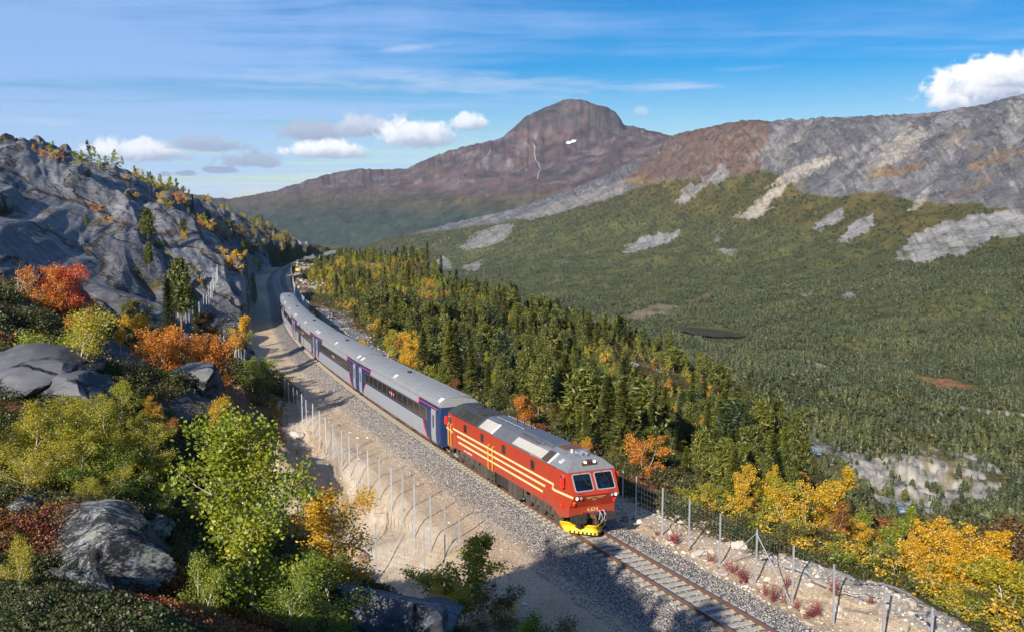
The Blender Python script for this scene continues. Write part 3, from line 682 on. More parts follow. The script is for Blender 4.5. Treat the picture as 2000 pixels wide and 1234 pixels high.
# slabs are rock except in joints and hollows where heath has taken hold
joint = np.clip(slab_edge * 0.9, 0, 1)
heathy = sstep(n_mid * .6 + .55 * n_sm + .55 * joint + .15 * fbm(qa / 6, qb / 22, 3, 135), 0.36, 0.75)
Mrock = np.where(hill, np.clip(slab_w * (1 - .95 * heathy) + (1 - slab_w) * sstep(steep, .75, 1.5) * .9, 0, 1), Mrock)
ledge = hill * sstep(gr, 34, 42) * (1 - sstep(gr, 78, 92)) * (py_t > 660) * (py_t < 860) * (px_t < 470)
Mrock = np.maximum(Mrock, ledge * sstep(n_mid + .4 * n_sm, -.25, .1))
wallrock = hill * on_line * sstep(u_g, uL + .1, uL + 1.0) * (1 - sstep(u_g, 30, 50)) * sstep(s_g, 110, 135) * sstep(steep, .3, .6)
Mrock = np.maximum(Mrock, wallrock)
# right of the line: bare blasted rock beside the shelf, then forest floor
bare = on_line * sstep(s_g, 66, 80) * (1 - sstep(s_g, 140, 190)) * sstep(-u_g, 5, 6.5) * (1 - sstep(-u_g + 3 * n_sm, 8, 14))
Mrock = np.maximum(Mrock, bare * .95); Mpale = np.maximum(Mpale, bare * sstep(n_mid + .5 * n_sm, .1, .6) * .6)
strip = on_line * (s_g > 190) * sstep(-u_g, 5, 8) * (1 - sstep(-u_g, 10, 16)) * sstep(n_sm + n_mid, -.1, .4)
Mrock = np.maximum(Mrock, strip); Mpale = np.maximum(Mpale, strip * .8)
scat = near * (u_g < -16) * (GX > -.4 * GY) * sstep(n_mid + .6 * n_sm, .65, .95)
Mrock = np.maximum(Mrock, scat); Mpale = np.maximum(Mpale, scat * .8)
Mrock = np.maximum(Mrock, mound * 1.2); Mpale = np.maximum(Mpale, sstep(mound, .25, .5))
shelf = wt
Msand = np.maximum(Msand, shelf * (1 - sstep(u_g, uL + .2, uL + 1.3) * (s_g > 50)))
bk = sstep(u_g, 5.0, 6.0) * (1 - sstep(u_g, 12, 19)) * sstep(GZ - TZ[0], -99, -98) * (s_g < 48) * on_line * (gr < 105)
Msand = np.maximum(Msand, bk * 1.0)
Mred = np.maximum(Mred, bk * sstep(u_g, 8.5, 12) * .45 + bk * sstep(s_g, 22, 34) * sstep(u_g, 7, 10) * .5)
Mline = np.clip(shelf * (u_g < 6.3) + (u_g < 0) * shelf, 0, 1)
Mbal = np.maximum(Mbal, on_line * (1 - sstep(np.abs(u_g + .1), 2.6, 3.6)))
Mbal = np.maximum(Mbal, on_line * shelf * (u_g > 0) * (1 - sstep(u_g, 3.0, 4.3)) * .6)
shoulder = on_line * sstep(-u_g, 3.2, 3.8) * (1 - sstep(-u_g, 5.2, 7)) * (s_g < 60)
Msand = np.maximum(Msand, shoulder * .8)

# far colours
tint = np.zeros((len(GX), 3), np.float32)
def put(mask, c, k=1.0):
    f = (np.clip(mask, 0, 1) * k)[:, None].astype(np.float32)
    tint[:] = tint * (1 - f) + np.array(c, np.float32) * f
fl = gr > 430
nA = fbm(GX / 120, GY / 120, 5, 141); nB = fbm(GX / 38, GY / 38, 4, 143); nC = fbm(GX / 420, GY / 420, 4, 145)
PXJ = px_t + 6 * nB + 7 * nA; PYJ = py_t + 3 * nB + 4 * nA
put(fl * 1.0, (.060, .064, .020))
put(fl * sstep(nA + .4 * nB, -.1, .7), (.095, .092, .026), .8)
put(fl * sstep(nB + .4 * nA, .45, .9), (.10, .078, .036), .55)
tree_x = [600, 700, 900, 1000, 1100, 1200, 1300, 1400, 1500, 1600, 1700, 1800, 1900, 2000, 2300]
tree_y = [500, 490, 452, 440, 430, 420, 420, 440, 440, 460, 480, 520, 505, 475, 465]
treeline = np.interp(px_t, tree_x, tree_y)
up = sstep(treeline - PYJ, -15, 25) * fl * (gr < 5000)
put(up, (.056, .054, .016)); put(up * sstep(nB + nA, -.1, .6), (.088, .066, .019), .7)
veg_top = np.interp(px_t, [600, 900, 1000, 1150, 1240, 1300, 1340, 1400, 1470, 1500, 1540, 1560, 1640, 1700, 1760, 1830, 1900, 1960, 2000, 2300], [480, 445, 430, 400, 368, 352, 348, 352, 330, 335, 350, 378, 384, 378, 385, 400, 396, 410, 416, 420])
rockz = sstep(veg_top - PYJ, -3, 5) * fl * (gr < 5000)
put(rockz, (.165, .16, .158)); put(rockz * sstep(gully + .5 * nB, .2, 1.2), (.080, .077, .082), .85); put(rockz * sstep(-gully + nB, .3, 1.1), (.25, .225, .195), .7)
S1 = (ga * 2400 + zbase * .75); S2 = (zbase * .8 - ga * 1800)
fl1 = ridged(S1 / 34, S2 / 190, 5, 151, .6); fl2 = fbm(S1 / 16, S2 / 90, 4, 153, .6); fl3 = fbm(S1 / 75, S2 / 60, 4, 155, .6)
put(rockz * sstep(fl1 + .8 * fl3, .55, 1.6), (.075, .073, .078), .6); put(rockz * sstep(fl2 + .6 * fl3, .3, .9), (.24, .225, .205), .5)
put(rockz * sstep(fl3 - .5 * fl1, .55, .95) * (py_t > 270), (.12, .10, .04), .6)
put(rockz * sstep(nA + .5 * nB, .4, .9) * (py_t > 255), (.15, .105, .05), .45)
FP = []
def far_poly(c, poly, k=1.0, bare=True):
    msk = poly_mask(PXJ, PYJ, poly) & fl & (gr < 5000)
    put(msk * np.clip(.88 + .65 * fl2 + .3 * nB, .15, 1), c, k); put(msk * sstep(fl2 - .5 * nB, .3, .8), tuple(.55 * q for q in c), .6)
    if bare: FP.append(msk)
BROWN = [(1215, 352), (1255, 316), (1310, 264), (1380, 246), (1440, 232), (1505, 234), (1488, 300), (1480, 338), (1440, 345), (1380, 350), (1330, 345), (1290, 345)]
far_poly((.125, .075, .054), BROWN, .88)
mb = poly_mask(PXJ, PYJ, BROWN); put(mb * sstep(gully + nB, .3, 1.2), (.10, .065, .05), .7)
G1 = (.20, .195, .19); TAN = (.30, .265, .215)
far_poly(TAN, [(1435, 430), (1470, 395), (1530, 345), (1580, 312), (1622, 302), (1640, 306), (1590, 335), (1540, 370), (1505, 400), (1480, 425)], .9)
far_poly(TAN, [(1690, 325), (1720, 295), (1750, 265), (1785, 248), (1815, 250), (1795, 285), (1745, 325), (1700, 332)], .6)
far_poly(TAN, [(1770, 412), (1795, 372), (1815, 358), (1812, 395), (1795, 415)], .8)
far_poly(G1, [(1740, 505), (1775, 465), (1850, 432), (1900, 420), (2010, 412), (2010, 452), (1930, 466), (1880, 500), (1800, 515)])
far_poly(G1, [(1630, 472), (1675, 432), (1712, 418), (1700, 452), (1660, 476)]); far_poly(G1, [(1588, 447), (1620, 422), (1655, 403), (1640, 425), (1600, 452)])
far_poly(G1, [(1205, 494), (1250, 464), (1335, 448), (1320, 468), (1270, 482), (1230, 495)]); far_poly(G1, [(895, 484), (930, 455), (980, 440), (1005, 440), (985, 470), (920, 490)], .8)
far_poly((.20, .18, .165), [(1000, 425), (1080, 397), (1180, 366), (1245, 348), (1215, 382), (1100, 412), (1030, 432)], .75)
far_poly(G1, [(755, 503), (820, 488), (835, 512), (780, 524)], .9); far_poly(G1, [(812, 524), (870, 500), (885, 522), (850, 532)], .8); far_poly(G1, [(895, 524), (945, 508), (930, 532)], .8)
far_poly(G1, [(1318, 395), (1350, 365), (1402, 328), (1380, 368), (1340, 398)], .7); far_poly(G1, [(1380, 347), (1410, 318), (1424, 345), (1395, 362)], .8); far_poly(G1, [(1640, 575), (1665, 570), (1672, 582), (1645, 586)]); far_poly(G1, [(1570, 577), (1590, 568), (1592, 580), (1575, 584)], .8)
far_poly(G1, [(1390, 492), (1440, 484), (1430, 500)], .8); far_poly((.13, .12, .115), [(1395, 470), (1412, 440), (1415, 455), (1402, 475)], .8)
far_poly((.06, .055, .06), [(1772, 248), (1800, 228), (1830, 222), (1820, 240), (1790, 254)], .85, False); far_poly((.07, .065, .07), [(1790, 295), (1830, 258), (1880, 240), (1870, 262), (1820, 296)], .7, False)
far_poly((.22, .12, .04), [(1690, 348), (1760, 325), (1805, 314), (1790, 332), (1720, 352)], .6, False); far_poly((.20, .115, .045), [(1880, 322), (1960, 290), (2010, 288), (1990, 312), (1900, 332)], .5, False)
far_poly((.17, .11, .035), [(1235, 348), (1330, 345), (1300, 362), (1215, 364)], .7, False)
far_poly((.21, .10, .045), [(1785, 738), (1850, 738), (1915, 755), (1905, 767), (1820, 757)], .95); far_poly((.17, .13, .095), [(1205, 618), (1285, 592), (1335, 600), (1245, 628)], .8)
far_poly((.42, .35, .27), [(1008, 630), (1055, 616), (1095, 628), (1040, 636)]); far_poly((.15, .09, .055), [(1330, 590), (1385, 565), (1395, 572), (1350, 592)], .7)
far_poly((.38, .32, .23), [(1820, 783), (2010, 808), (2010, 818), (1850, 797)], .9); far_poly((.33, .28, .18), [(1558, 698), (1612, 713), (1614, 722), (1560, 707)], .8)
GORGE = [(1535, 846), (1580, 848), (1640, 880), (1700, 890), (1760, 892), (1800, 866), (1860, 886), (1930, 888), (1965, 930), (1945, 975), (1850, 1005), (1760, 1015), (1700, 965), (1650, 922), (1580, 895)]
far_poly((.27, .25, .225), GORGE, .95); mg = poly_mask(PXJ, PYJ, GORGE); put(mg * sstep(nB + .5 * fbm(GX / 9, GY / 14, 3, 7), .1, .8), (.075, .068, .062), .85); put(mg * sstep(-nB + nA, .2, .6), (.09, .075, .026), .9); put(mg * sstep(fbm(GX / 14, GY / 20, 4, 171), .15, .5), (.33, .31, .28), .8)
far_poly((.30, .28, .24), [(1335, 728), (1440, 782), (1495, 790), (1545, 840), (1570, 870), (1540, 872), (1500, 828), (1440, 815), (1340, 756)], .9); far_poly((.30, .28, .24), [(1182, 676), (1272, 710), (1340, 740), (1330, 752), (1262, 728), (1178, 694)], .8); far_poly((.105, .105, .026), [(1480, 560), (1560, 548), (1640, 556), (1600, 580), (1500, 578)], .5, False); far_poly((.10, .105, .024), [(1760, 590), (1860, 570), (1960, 585), (1900, 620), (1790, 615)], .5, False); far_poly((.11, .105, .03), [(1620, 660), (1720, 650), (1760, 672), (1660, 684)], .5, False); far_poly((.095, .10, .022), [(1080, 540), (1160, 530), (1190, 552), (1100, 560)], .5, False); far_poly((.12, .11, .035), [(1880, 660), (1990, 650), (2010, 690), (1900, 690)], .5, False)
bare_far = np.zeros(len(GX), bool)
for q in FP: bare_far |= q
# mountain
mt = sstep(gr, 5000, 5300)
m1 = ridged(GX / 330, GY / 700, 5, 161, .6); m2 = fbm(GX / 110, zbase / 45, 5, 163, .6); m3 = fbm(GX / 45, GY / 160, 4, 165)
hi = zbase / gr
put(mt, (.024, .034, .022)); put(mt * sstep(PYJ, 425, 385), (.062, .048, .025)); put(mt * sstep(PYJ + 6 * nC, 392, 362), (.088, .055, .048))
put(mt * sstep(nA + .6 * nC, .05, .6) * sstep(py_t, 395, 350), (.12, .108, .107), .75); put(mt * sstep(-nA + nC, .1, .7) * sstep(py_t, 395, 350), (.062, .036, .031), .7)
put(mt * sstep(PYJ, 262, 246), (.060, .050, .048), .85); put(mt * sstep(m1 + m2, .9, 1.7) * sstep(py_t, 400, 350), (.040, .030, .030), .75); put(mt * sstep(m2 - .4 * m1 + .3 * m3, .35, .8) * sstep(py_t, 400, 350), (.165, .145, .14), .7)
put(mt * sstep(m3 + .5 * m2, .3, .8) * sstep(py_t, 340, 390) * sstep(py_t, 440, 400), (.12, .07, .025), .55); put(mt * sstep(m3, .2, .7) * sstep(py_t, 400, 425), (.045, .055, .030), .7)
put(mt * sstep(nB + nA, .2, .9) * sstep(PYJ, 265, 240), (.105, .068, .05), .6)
print('masks', round(time.time() - T0, 1))

def grid_object(name, r0, r1, mat, cols):
    idx = np.arange(NR * NA).reshape(NR, NA)[r0:r1 + 1]
    V = np.stack([GX, GY, GZ], 1)[idx.ravel()].astype(np.float32)
    n = idx.shape[0]
    k = np.arange(n * NA).reshape(n, NA)
    q = np.stack([k[:-1, :-1], k[:-1, 1:], k[1:, 1:], k[1:, :-1]], -1).reshape(-1, 4)[:, ::-1]
    me = bpy.data.meshes.new(name)
    me.vertices.add(len(V)); me.vertices.foreach_set('co', V.ravel())
    me.loops.add(q.size); me.loops.foreach_set('vertex_index', np.ascontiguousarray(q).ravel().astype(np.int32))
    me.polygons.add(len(q)); me.polygons.foreach_set('loop_start', np.arange(0, q.size, 4, dtype=np.int32)); me.polygons.foreach_set('loop_total', np.full(len(q), 4, np.int32))
    me.polygons.foreach_set('use_smooth', np.ones(len(q), bool))
    for nm, arr in cols.items():
        at = me.attributes.new(nm, 'FLOAT_COLOR', 'POINT')
        at.data.foreach_set('color', np.concatenate([arr[idx.ravel()], np.ones((n * NA, 1), np.float32)], 1).astype(np.float32).ravel())
    me.update()
    me.materials.append(mat)
    o = bpy.data.objects.new(name, me); COL.objects.link(o)
    o['kind'] = 'structure'
    return o
R480 = int(np.searchsorted(lr_g, math.log(480))); R5000 = int(np.searchsorted(lr_g, math.log(5000)))
m3 = np.stack([Mrock, Mbal, Msand], 1); m4 = np.stack([Mpale, Mred, Mline], 1)
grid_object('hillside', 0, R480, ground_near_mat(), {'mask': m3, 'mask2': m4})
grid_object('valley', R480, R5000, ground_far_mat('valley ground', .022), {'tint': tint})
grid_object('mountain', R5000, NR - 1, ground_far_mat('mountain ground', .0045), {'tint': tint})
print('ground', round(time.time() - T0, 1))
# ------------------------------------------------------------------ mesh helpers
class MB:
    """collects faces, then links them as one mesh object"""
    def __init__(s): s.v = []; s.f = []; s.mi = []
    def poly(s, pts, mi=0):
        k = len(s.v); s.v += [tuple(p) for p in pts]; s.f.append(tuple(range(k, k + len(pts)))); s.mi.append(mi)
    def mesh(s, verts, faces, mi=0):
        k = len(s.v); s.v += [tuple(p) for p in verts]
        for f in faces: s.f.append(tuple(i + k for i in f)); s.mi.append(mi)
    def box(s, c, d, mi=0, R=None, taper=1.0):
        x, y, z = d[0] / 2, d[1] / 2, d[2] / 2
        P = [Vector((sx * x * (taper if sz > 0 else 1), sy * y * (taper if sz > 0 else 1), sz * z)) for sz in (-1, 1) for sx, sy in ((-1, -1), (1, -1), (1, 1), (-1, 1))]
        if R is not None: P = [R @ p for p in P]
        P = [p + Vector(c) for p in P]
        s.mesh(P, [(3, 2, 1, 0), (4, 5, 6, 7), (0, 1, 5, 4), (1, 2, 6, 5), (2, 3, 7, 6), (3, 0, 4, 7)], mi)
    def tube(s, pts, r, n=6, mi=0, cap=True):
        pts = [Vector(p) for p in pts]
        if not isinstance(r, (list, tuple)): r = [r] * len(pts)
        rings = []
        for i, p in enumerate(pts):
            d = (pts[min(i + 1, len(pts) - 1)] - pts[max(i - 1, 0)]).normalized()
            a = d.orthogonal().normalized() if abs(d.z) < .99 else Vector((1, 0, 0))
            if abs(d.z) < .99: a = Vector((0, 0, 1)).cross(d).normalized()
            b = d.cross(a)
            rings.append([p + (a * math.cos(t) + b * math.sin(t)) * r[i] for t in [2 * math.pi * k / n for k in range(n)]])
        V = [q for R_ in rings for q in R_]
        F = [(i * n + k, i * n + (k + 1) % n, (i + 1) * n + (k + 1) % n, (i + 1) * n + k) for i in range(len(pts) - 1) for k in range(n)]
        if cap: F += [tuple(range(n - 1, -1, -1)), tuple(range((len(pts) - 1) * n, len(pts) * n))]
        s.mesh(V, F, mi)
    def prism(s, prof, x0, x1, mi=0, ends=True):
        """closed profile of (y, z) swept along x"""
        n = len(prof)
        V = [(x0, y, z) for y, z in prof] + [(x1, y, z) for y, z in prof]
        F = [(i, (i + 1) % n, n + (i + 1) % n, n + i) for i in range(n)]
        if ends: F += [tuple(range(n - 1, -1, -1)), tuple(range(n, 2 * n))]
        s.mesh(V, F, mi)
    def data(s, name, mats, smooth=False):
        me = bpy.data.meshes.new(name)
        me.from_pydata(s.v, [], s.f)
        for m in (mats if isinstance(mats, (list, tuple)) else [mats]): me.materials.append(m)
        if len(me.materials) > 1: me.polygons.foreach_set('material_index', s.mi)
        if smooth: me.polygons.foreach_set('use_smooth', [True] * len(me.polygons))
        me.update()
        return me
    def build(s, name, mats, parent=None, smooth=False, loc=None, fix=True):
        me = s.data(name, mats, smooth)
        if fix:
            b = bmesh.new(); b.from_mesh(me); bmesh.ops.recalc_face_normals(b, faces=b.faces); b.to_mesh(me); b.free()
        return link(name, me, parent, loc)
def link(name, data, parent=None, loc=None, rot=None, scale=None):
    o = bpy.data.objects.new(name, data); COL.objects.link(o)
    if parent is not None: o.parent = parent
    if loc is not None: o.location = loc
    if rot is not None: o.rotation_euler = rot
    if scale is not None: o.scale = (scale,) * 3 if isinstance(scale, (int, float)) else scale
    return o
def tag(o, label=None, cat=None, group=None, kind=None):
    if label: o['label'] = label
    if cat: o['category'] = cat
    if group: o['group'] = group
    if kind: o['kind'] = kind
    return o
def empty(name, loc=(0, 0, 0), rz=0.0, **kw):
    o = bpy.data.objects.new(name, None); COL.objects.link(o)
    o.empty_display_size = 0.3; o.location = loc; o.rotation_euler = (0, 0, rz)
    return tag(o, **kw)
def smooth_by_angle(o, ang=35):
    me = o.data; me.polygons.foreach_set('use_smooth', [True] * len(me.polygons))
    b = bmesh.new(); b.from_mesh(me)
    for e in b.edges:
        if len(e.link_faces) == 2 and e.calc_face_angle(0) > math.radians(ang): e.smooth = False
    b.to_mesh(me); b.free()

def cards_mesh(name, P, A, B, mat):
    """many small four-cornered leaves: centre P, half-axes A and B"""
    n = len(P)
    V = np.stack([P - A, P - B * .9 + A * .1, P + A, P + B * .9 + A * .1], 1).reshape(-1, 3).astype(np.float32)
    me = bpy.data.meshes.new(name)
    me.vertices.add(n * 4); me.vertices.foreach_set('co', V.ravel())
    me.loops.add(n * 4); me.loops.foreach_set('vertex_index', np.arange(n * 4, dtype=np.int32))
    me.polygons.add(n); me.polygons.foreach_set('loop_start', np.arange(0, n * 4, 4, dtype=np.int32)); me.polygons.foreach_set('loop_total', np.full(n, 4, np.int32))
    me.update(); me.materials.append(mat)
    return me
def rand_dirs(n, g, up=0.0):
    d = g.normal(size=(n, 3)); d[:, 2] += up
    return d / np.linalg.norm(d, axis=1)[:, None]

# ------------------------------------------------------------------ trees
def birch_proto(seed, h, spread, leaf, n_leaf, stems=1, lean=0.15, low=0.18, thin=1.0, droop=0.0, trunk_r=None, n_limb=16):
    """trunk mesh and crown mesh of a mountain birch: crooked stems, rising limbs, twigs with leaves round their ends"""
    g = np.random.default_rng(seed)
    T = MB(); tips = []
    tr = trunk_r or h * 0.014 + 0.012
    for st in range(stems):
        a0 = g.uniform(0, 6.28); ln = lean * g.uniform(.5, 1.3) + (0.22 if stems > 1 else 0)
        dirv = np.array([math.cos(a0) * ln, math.sin(a0) * ln, 1.0]); p = np.array([0.06 * math.cos(a0) * stems, 0.06 * math.sin(a0) * stems, -0.25])
        hh = h * g.uniform(.82, 1.0) if stems > 1 else h
        pts = [p.copy()]; seg = 9
        for k in range(seg):
            dirv = dirv + np.array([g.normal() * .10, g.normal() * .10, .05]); dirv /= np.linalg.norm(dirv)
            p = p + dirv * (hh + .25) / seg; pts.append(p.copy())
        T.tube(pts, [tr * (1 - .88 * k / seg) / (1 + .25 * (stems - 1)) for k in range(seg + 1)], 6)
        pts = np.array(pts)
        nl = max(4, n_limb // stems)
        for i in range(nl):
            t = low + (1 - low) * ((i + g.uniform(0, .9)) / nl); t = min(t, .985)
            b = np.array([np.interp(t * seg, range(seg + 1), pts[:, c]) for c in range(3)])
            az = a0 + i * 2.4 + g.normal() * .5
            prof = math.sin(min(1, (1.06 - t) / .8 + .08) * math.pi * .62)
            L = spread * (0.30 + .75 * prof) * g.uniform(.6, 1.15)
            el = g.uniform(.25, .8) + .5 * t
            d = np.array([math.cos(az) * math.cos(el), math.sin(az) * math.cos(el), math.sin(el)])
            lp = [b.copy()]; q = b.copy()
            for k in range(4):
                d = d + np.array([g.normal() * .15, g.normal() * .15, g.normal() * .1 - .10 * droop * (k + 1)]); d /= np.linalg.norm(d)
                q = q + d * L / 4; lp.append(q.copy())
            r0 = max(.006, tr * .42 * (1 - t * .75))
            T.tube(lp, [r0 * (1 - .8 * k / 4) for k in range(5)], 4, cap=False)
            for k in (1, 2, 3, 4):
                for _ in range(3 if k < 4 else 4):
                    tips.append((lp[k] + g.normal(size=3) * .05, 0.10 + .16 * L * (1.15 - .12 * k)))
            for k in (2, 3):
                for _ in range(2):
                    dd = d + g.normal(size=3) * .7; dd /= np.linalg.norm(dd); e = lp[k] + dd * L * g.uniform(.25, .5)
                    T.tube([lp[k], (lp[k] + e) / 2 + g.normal(size=3) * .03, e], [r0 * .4, r0 * .3, r0 * .15], 3, cap=False)
                    for f in (.5, .8, 1.0): tips.append((lp[k] + (e - lp[k]) * f, .09 + .10 * L))
    tp = np.array([t[0] for t in tips]); ts = np.array([t[1] for t in tips])
    wgt = g.uniform(.15, 1, len(tp)) ** 1.6 * ts ** 1.2; wgt /= wgt.sum()
    ix = g.choice(len(tp), n_leaf, p=wgt)
    P = tp[ix] + g.normal(size=(n_leaf, 3)) * ts[ix][:, None] * .62 * thin
    P[:, 2] = np.maximum(P[:, 2], .08)
    A = rand_dirs(n_leaf, g, .1); Bv = np.cross(A, rand_dirs(n_leaf, g, .6)); Bv /= np.maximum(np.linalg.norm(Bv, axis=1), 1e-3)[:, None]
    sz = leaf * g.uniform(.6, 1.25, n_leaf)[:, None] * .5
    return T.data('birch_trunk', MT['birch_bark'], True), cards_mesh('birch_crown', P, A * sz, Bv * sz * .78, LF['green'])

def conifer_proto(seed, h, r, whorls, per, clumps, size, pine=False, trunk_r=None, ragged=.25):
    g = np.random.default_rng(seed)
    T = MB(); tr = trunk_r or h * .013 + .02
    pts = [np.array([0, 0, -.3])]
    for k in range(6): pts.append(np.array([g.normal() * .012 * h * (k < 5) * k / 5, g.normal() * .012 * h * (k < 5) * k / 5, h * (k + 1) / 6]))
    T.tube(pts, [tr * (1 - .92 * k / 6) for k in range(7)], 6)
    pts = np.array(pts); P = []; A = []; Bs = []
    z0 = .30 if pine else .05
    for w in range(whorls):
        t = z0 + (1 - z0) * (w + .3 + g.uniform(-.2, .2)) / whorls
        b = np.array([np.interp(t * h, pts[:, 2], pts[:, c]) for c in range(3)])
        if pine: R = r * (math.sin(min(1, (1.05 - t) / .62) * 1.75) ** .8) * g.uniform(.6, 1.15)
        else: R = r * (1.02 - t) ** .85 * g.uniform(.8, 1.12)
        for j in range(per):
            if g.uniform() < ragged * .5: continue
            az = 6.283 * (j + g.uniform(-.35, .35)) / per + w * 1.1
            L = R * g.uniform(1 - ragged, 1.05) + .05
            el = (g.uniform(0, .5) + .3 * t) if pine else (-.28 + .75 * t + g.normal() * .08)
            d = np.array([math.cos(az) * math.cos(el), math.sin(az) * math.cos(el), math.sin(el)])
            side = np.array([-math.sin(az), math.cos(az), 0])
            if L > .5 and size < .5: T.tube([b, b + d * L * .8], [tr * .22 * (1 - t), .006], 3, cap=False)
            for k in range(clumps):
                f = (k + .6) / clumps if not pine else .45 + .55 * (k + .5) / clumps
                c = b + d * L * f + np.array([0, 0, .10 * L * f * f]) + g.normal(size=3) * size * (.55 if pine else .16)
                if pine: u = rand_dirs(1, g, .5)[0]; v = np.cross(u, rand_dirs(1, g, .3)[0]); v /= np.linalg.norm(v) + 1e-6
                else:
                    u = d * .85 + g.normal(size=3) * .22; v = side * .8 + g.normal(size=3) * .25 - np.array([0, 0, .15])
                s = size * g.uniform(.7, 1.25)
                P.append(c); A.append(u * s * .75); Bs.append(v * s * (.24 if pine else .26 + .10 * (1 - f)))
    # leader
    for k in range(3): P.append(np.array([pts[-1][0], pts[-1][1], h * (.97 - .03 * k)])); A.append(np.array([0, 0, size * .6])); Bs.append(np.append(g.normal(size=2) * size * .2, 0))
    return T.data('conifer_trunk', MT['pine_bark'], True), cards_mesh('conifer_crown', np.array(P), np.array(A), np.array(Bs), LF['spruce'])

def low_conifer(seed, h, r, tiers, n, mat, pine=False):
    """one joined mesh for woods seen from far away: ragged tiers round a stem"""
    g = np.random.default_rng(seed); M = MB()
    for k in range(tiers):
        t0 = .08 + .86 * k / tiers; R = r * ((1.02 - t0) ** .8 if not pine else math.sin(min(1, (1.08 - t0) / .7) * 1.8) * .9)
        top = (0, 0, h * min(1, t0 + 1.55 / tiers))
        ring = []
        for j in range(n):
            a = 6.283 * (j + g.uniform(-.3, .3)) / n + k; q = R * g.uniform(.55, 1.15)
            ring.append((q * math.cos(a), q * math.sin(a), h * (t0 + g.uniform(-.05, .04))))
        for j in range(n):
            if g.uniform() < .88: M.poly([ring[j], ring[(j + 1) % n], top])
    M.box((0, 0, h * .06), (.25, .25, h * .16))
    return M.data('wood_tree', mat)
def low_bush(seed, h, r, n, mat, size):
    g = np.random.default_rng(seed)
    d = rand_dirs(n, g, .35); rad = g.uniform(.35, 1, n) ** .5
    P = d * rad[:, None] * np.array([r, r, h * .55]) + np.array([0, 0, h * .5])
    A = rand_dirs(n, g); Bv = np.cross(A, rand_dirs(n, g)); s = size * g.uniform(.6, 1.2, n)[:, None]
    return cards_mesh('scrub_tuft', P, A * s * .5, Bv * s * .45, mat)

def scatter(name, P, scl, protos, label, cat, up_tilt=0.0, seed=1):
    """countless small things as one object: instances of a few source meshes on points"""
    g = np.random.default_rng(seed); n = len(P)
    me = bpy.data.meshes.new(name); me.vertices.add(n); me.vertices.foreach_set('co', np.asarray(P, np.float32).ravel())
    for nm, ty, arr in (('scl', 'FLOAT', scl), ('rot', 'FLOAT', g.uniform(0, 6.283, n)), ('pick', 'INT', g.integers(0, len(protos), n)), ('tilt', 'FLOAT', g.normal(size=n) * up_tilt)):
        at = me.attributes.new(nm, ty, 'POINT'); at.data.foreach_set('value', np.asarray(arr, np.int32 if ty == 'INT' else np.float32))
    me.update()
    o = link(name, me); tag(o, label, cat, kind='stuff')
    ng = bpy.data.node_groups.new(name, 'GeometryNodeTree')
    ng.interface.new_socket('Geometry', in_out='INPUT', socket_type='NodeSocketGeometry'); ng.interface.new_socket('Geometry', in_out='OUTPUT', socket_type='NodeSocketGeometry')
    gi = ng.nodes.new('NodeGroupInput'); go = ng.nodes.new('NodeGroupOutput')
    iop = ng.nodes.new('GeometryNodeInstanceOnPoints'); gti = ng.nodes.new('GeometryNodeGeometryToInstance')
    for pm in reversed(protos):
        src = bpy.data.objects.new(name + '_source', pm)
        oi = ng.nodes.new('GeometryNodeObjectInfo'); oi.inputs['Object'].default_value = src
        ng.links.new(oi.outputs['Geometry'], gti.inputs[0])
    def attr(nm, ty):
        a = ng.nodes.new('GeometryNodeInputNamedAttribute'); a.data_type = ty; a.inputs['Name'].default_value = nm; return a.outputs[0]
    ng.links.new(gi.outputs[0], iop.inputs['Points']); ng.links.new(gti.outputs[0], iop.inputs['Instance'])
    iop.inputs['Pick Instance'].default_value = True
    ng.links.new(attr('pick', 'INT'), iop.inputs['Instance Index']); ng.links.new(attr('scl', 'FLOAT'), iop.inputs['Scale'])
    cx = ng.nodes.new('ShaderNodeCombineXYZ'); ng.links.new(attr('rot', 'FLOAT'), cx.inputs[2]); ng.links.new(attr('tilt', 'FLOAT'), cx.inputs[0])
    ng.links.new(cx.outputs[0], iop.inputs['Rotation'])
    ng.links.new(iop.outputs[0], go.inputs[0])
    md = o.modifiers.new('scatter', 'NODES'); md.node_group = ng
    return o
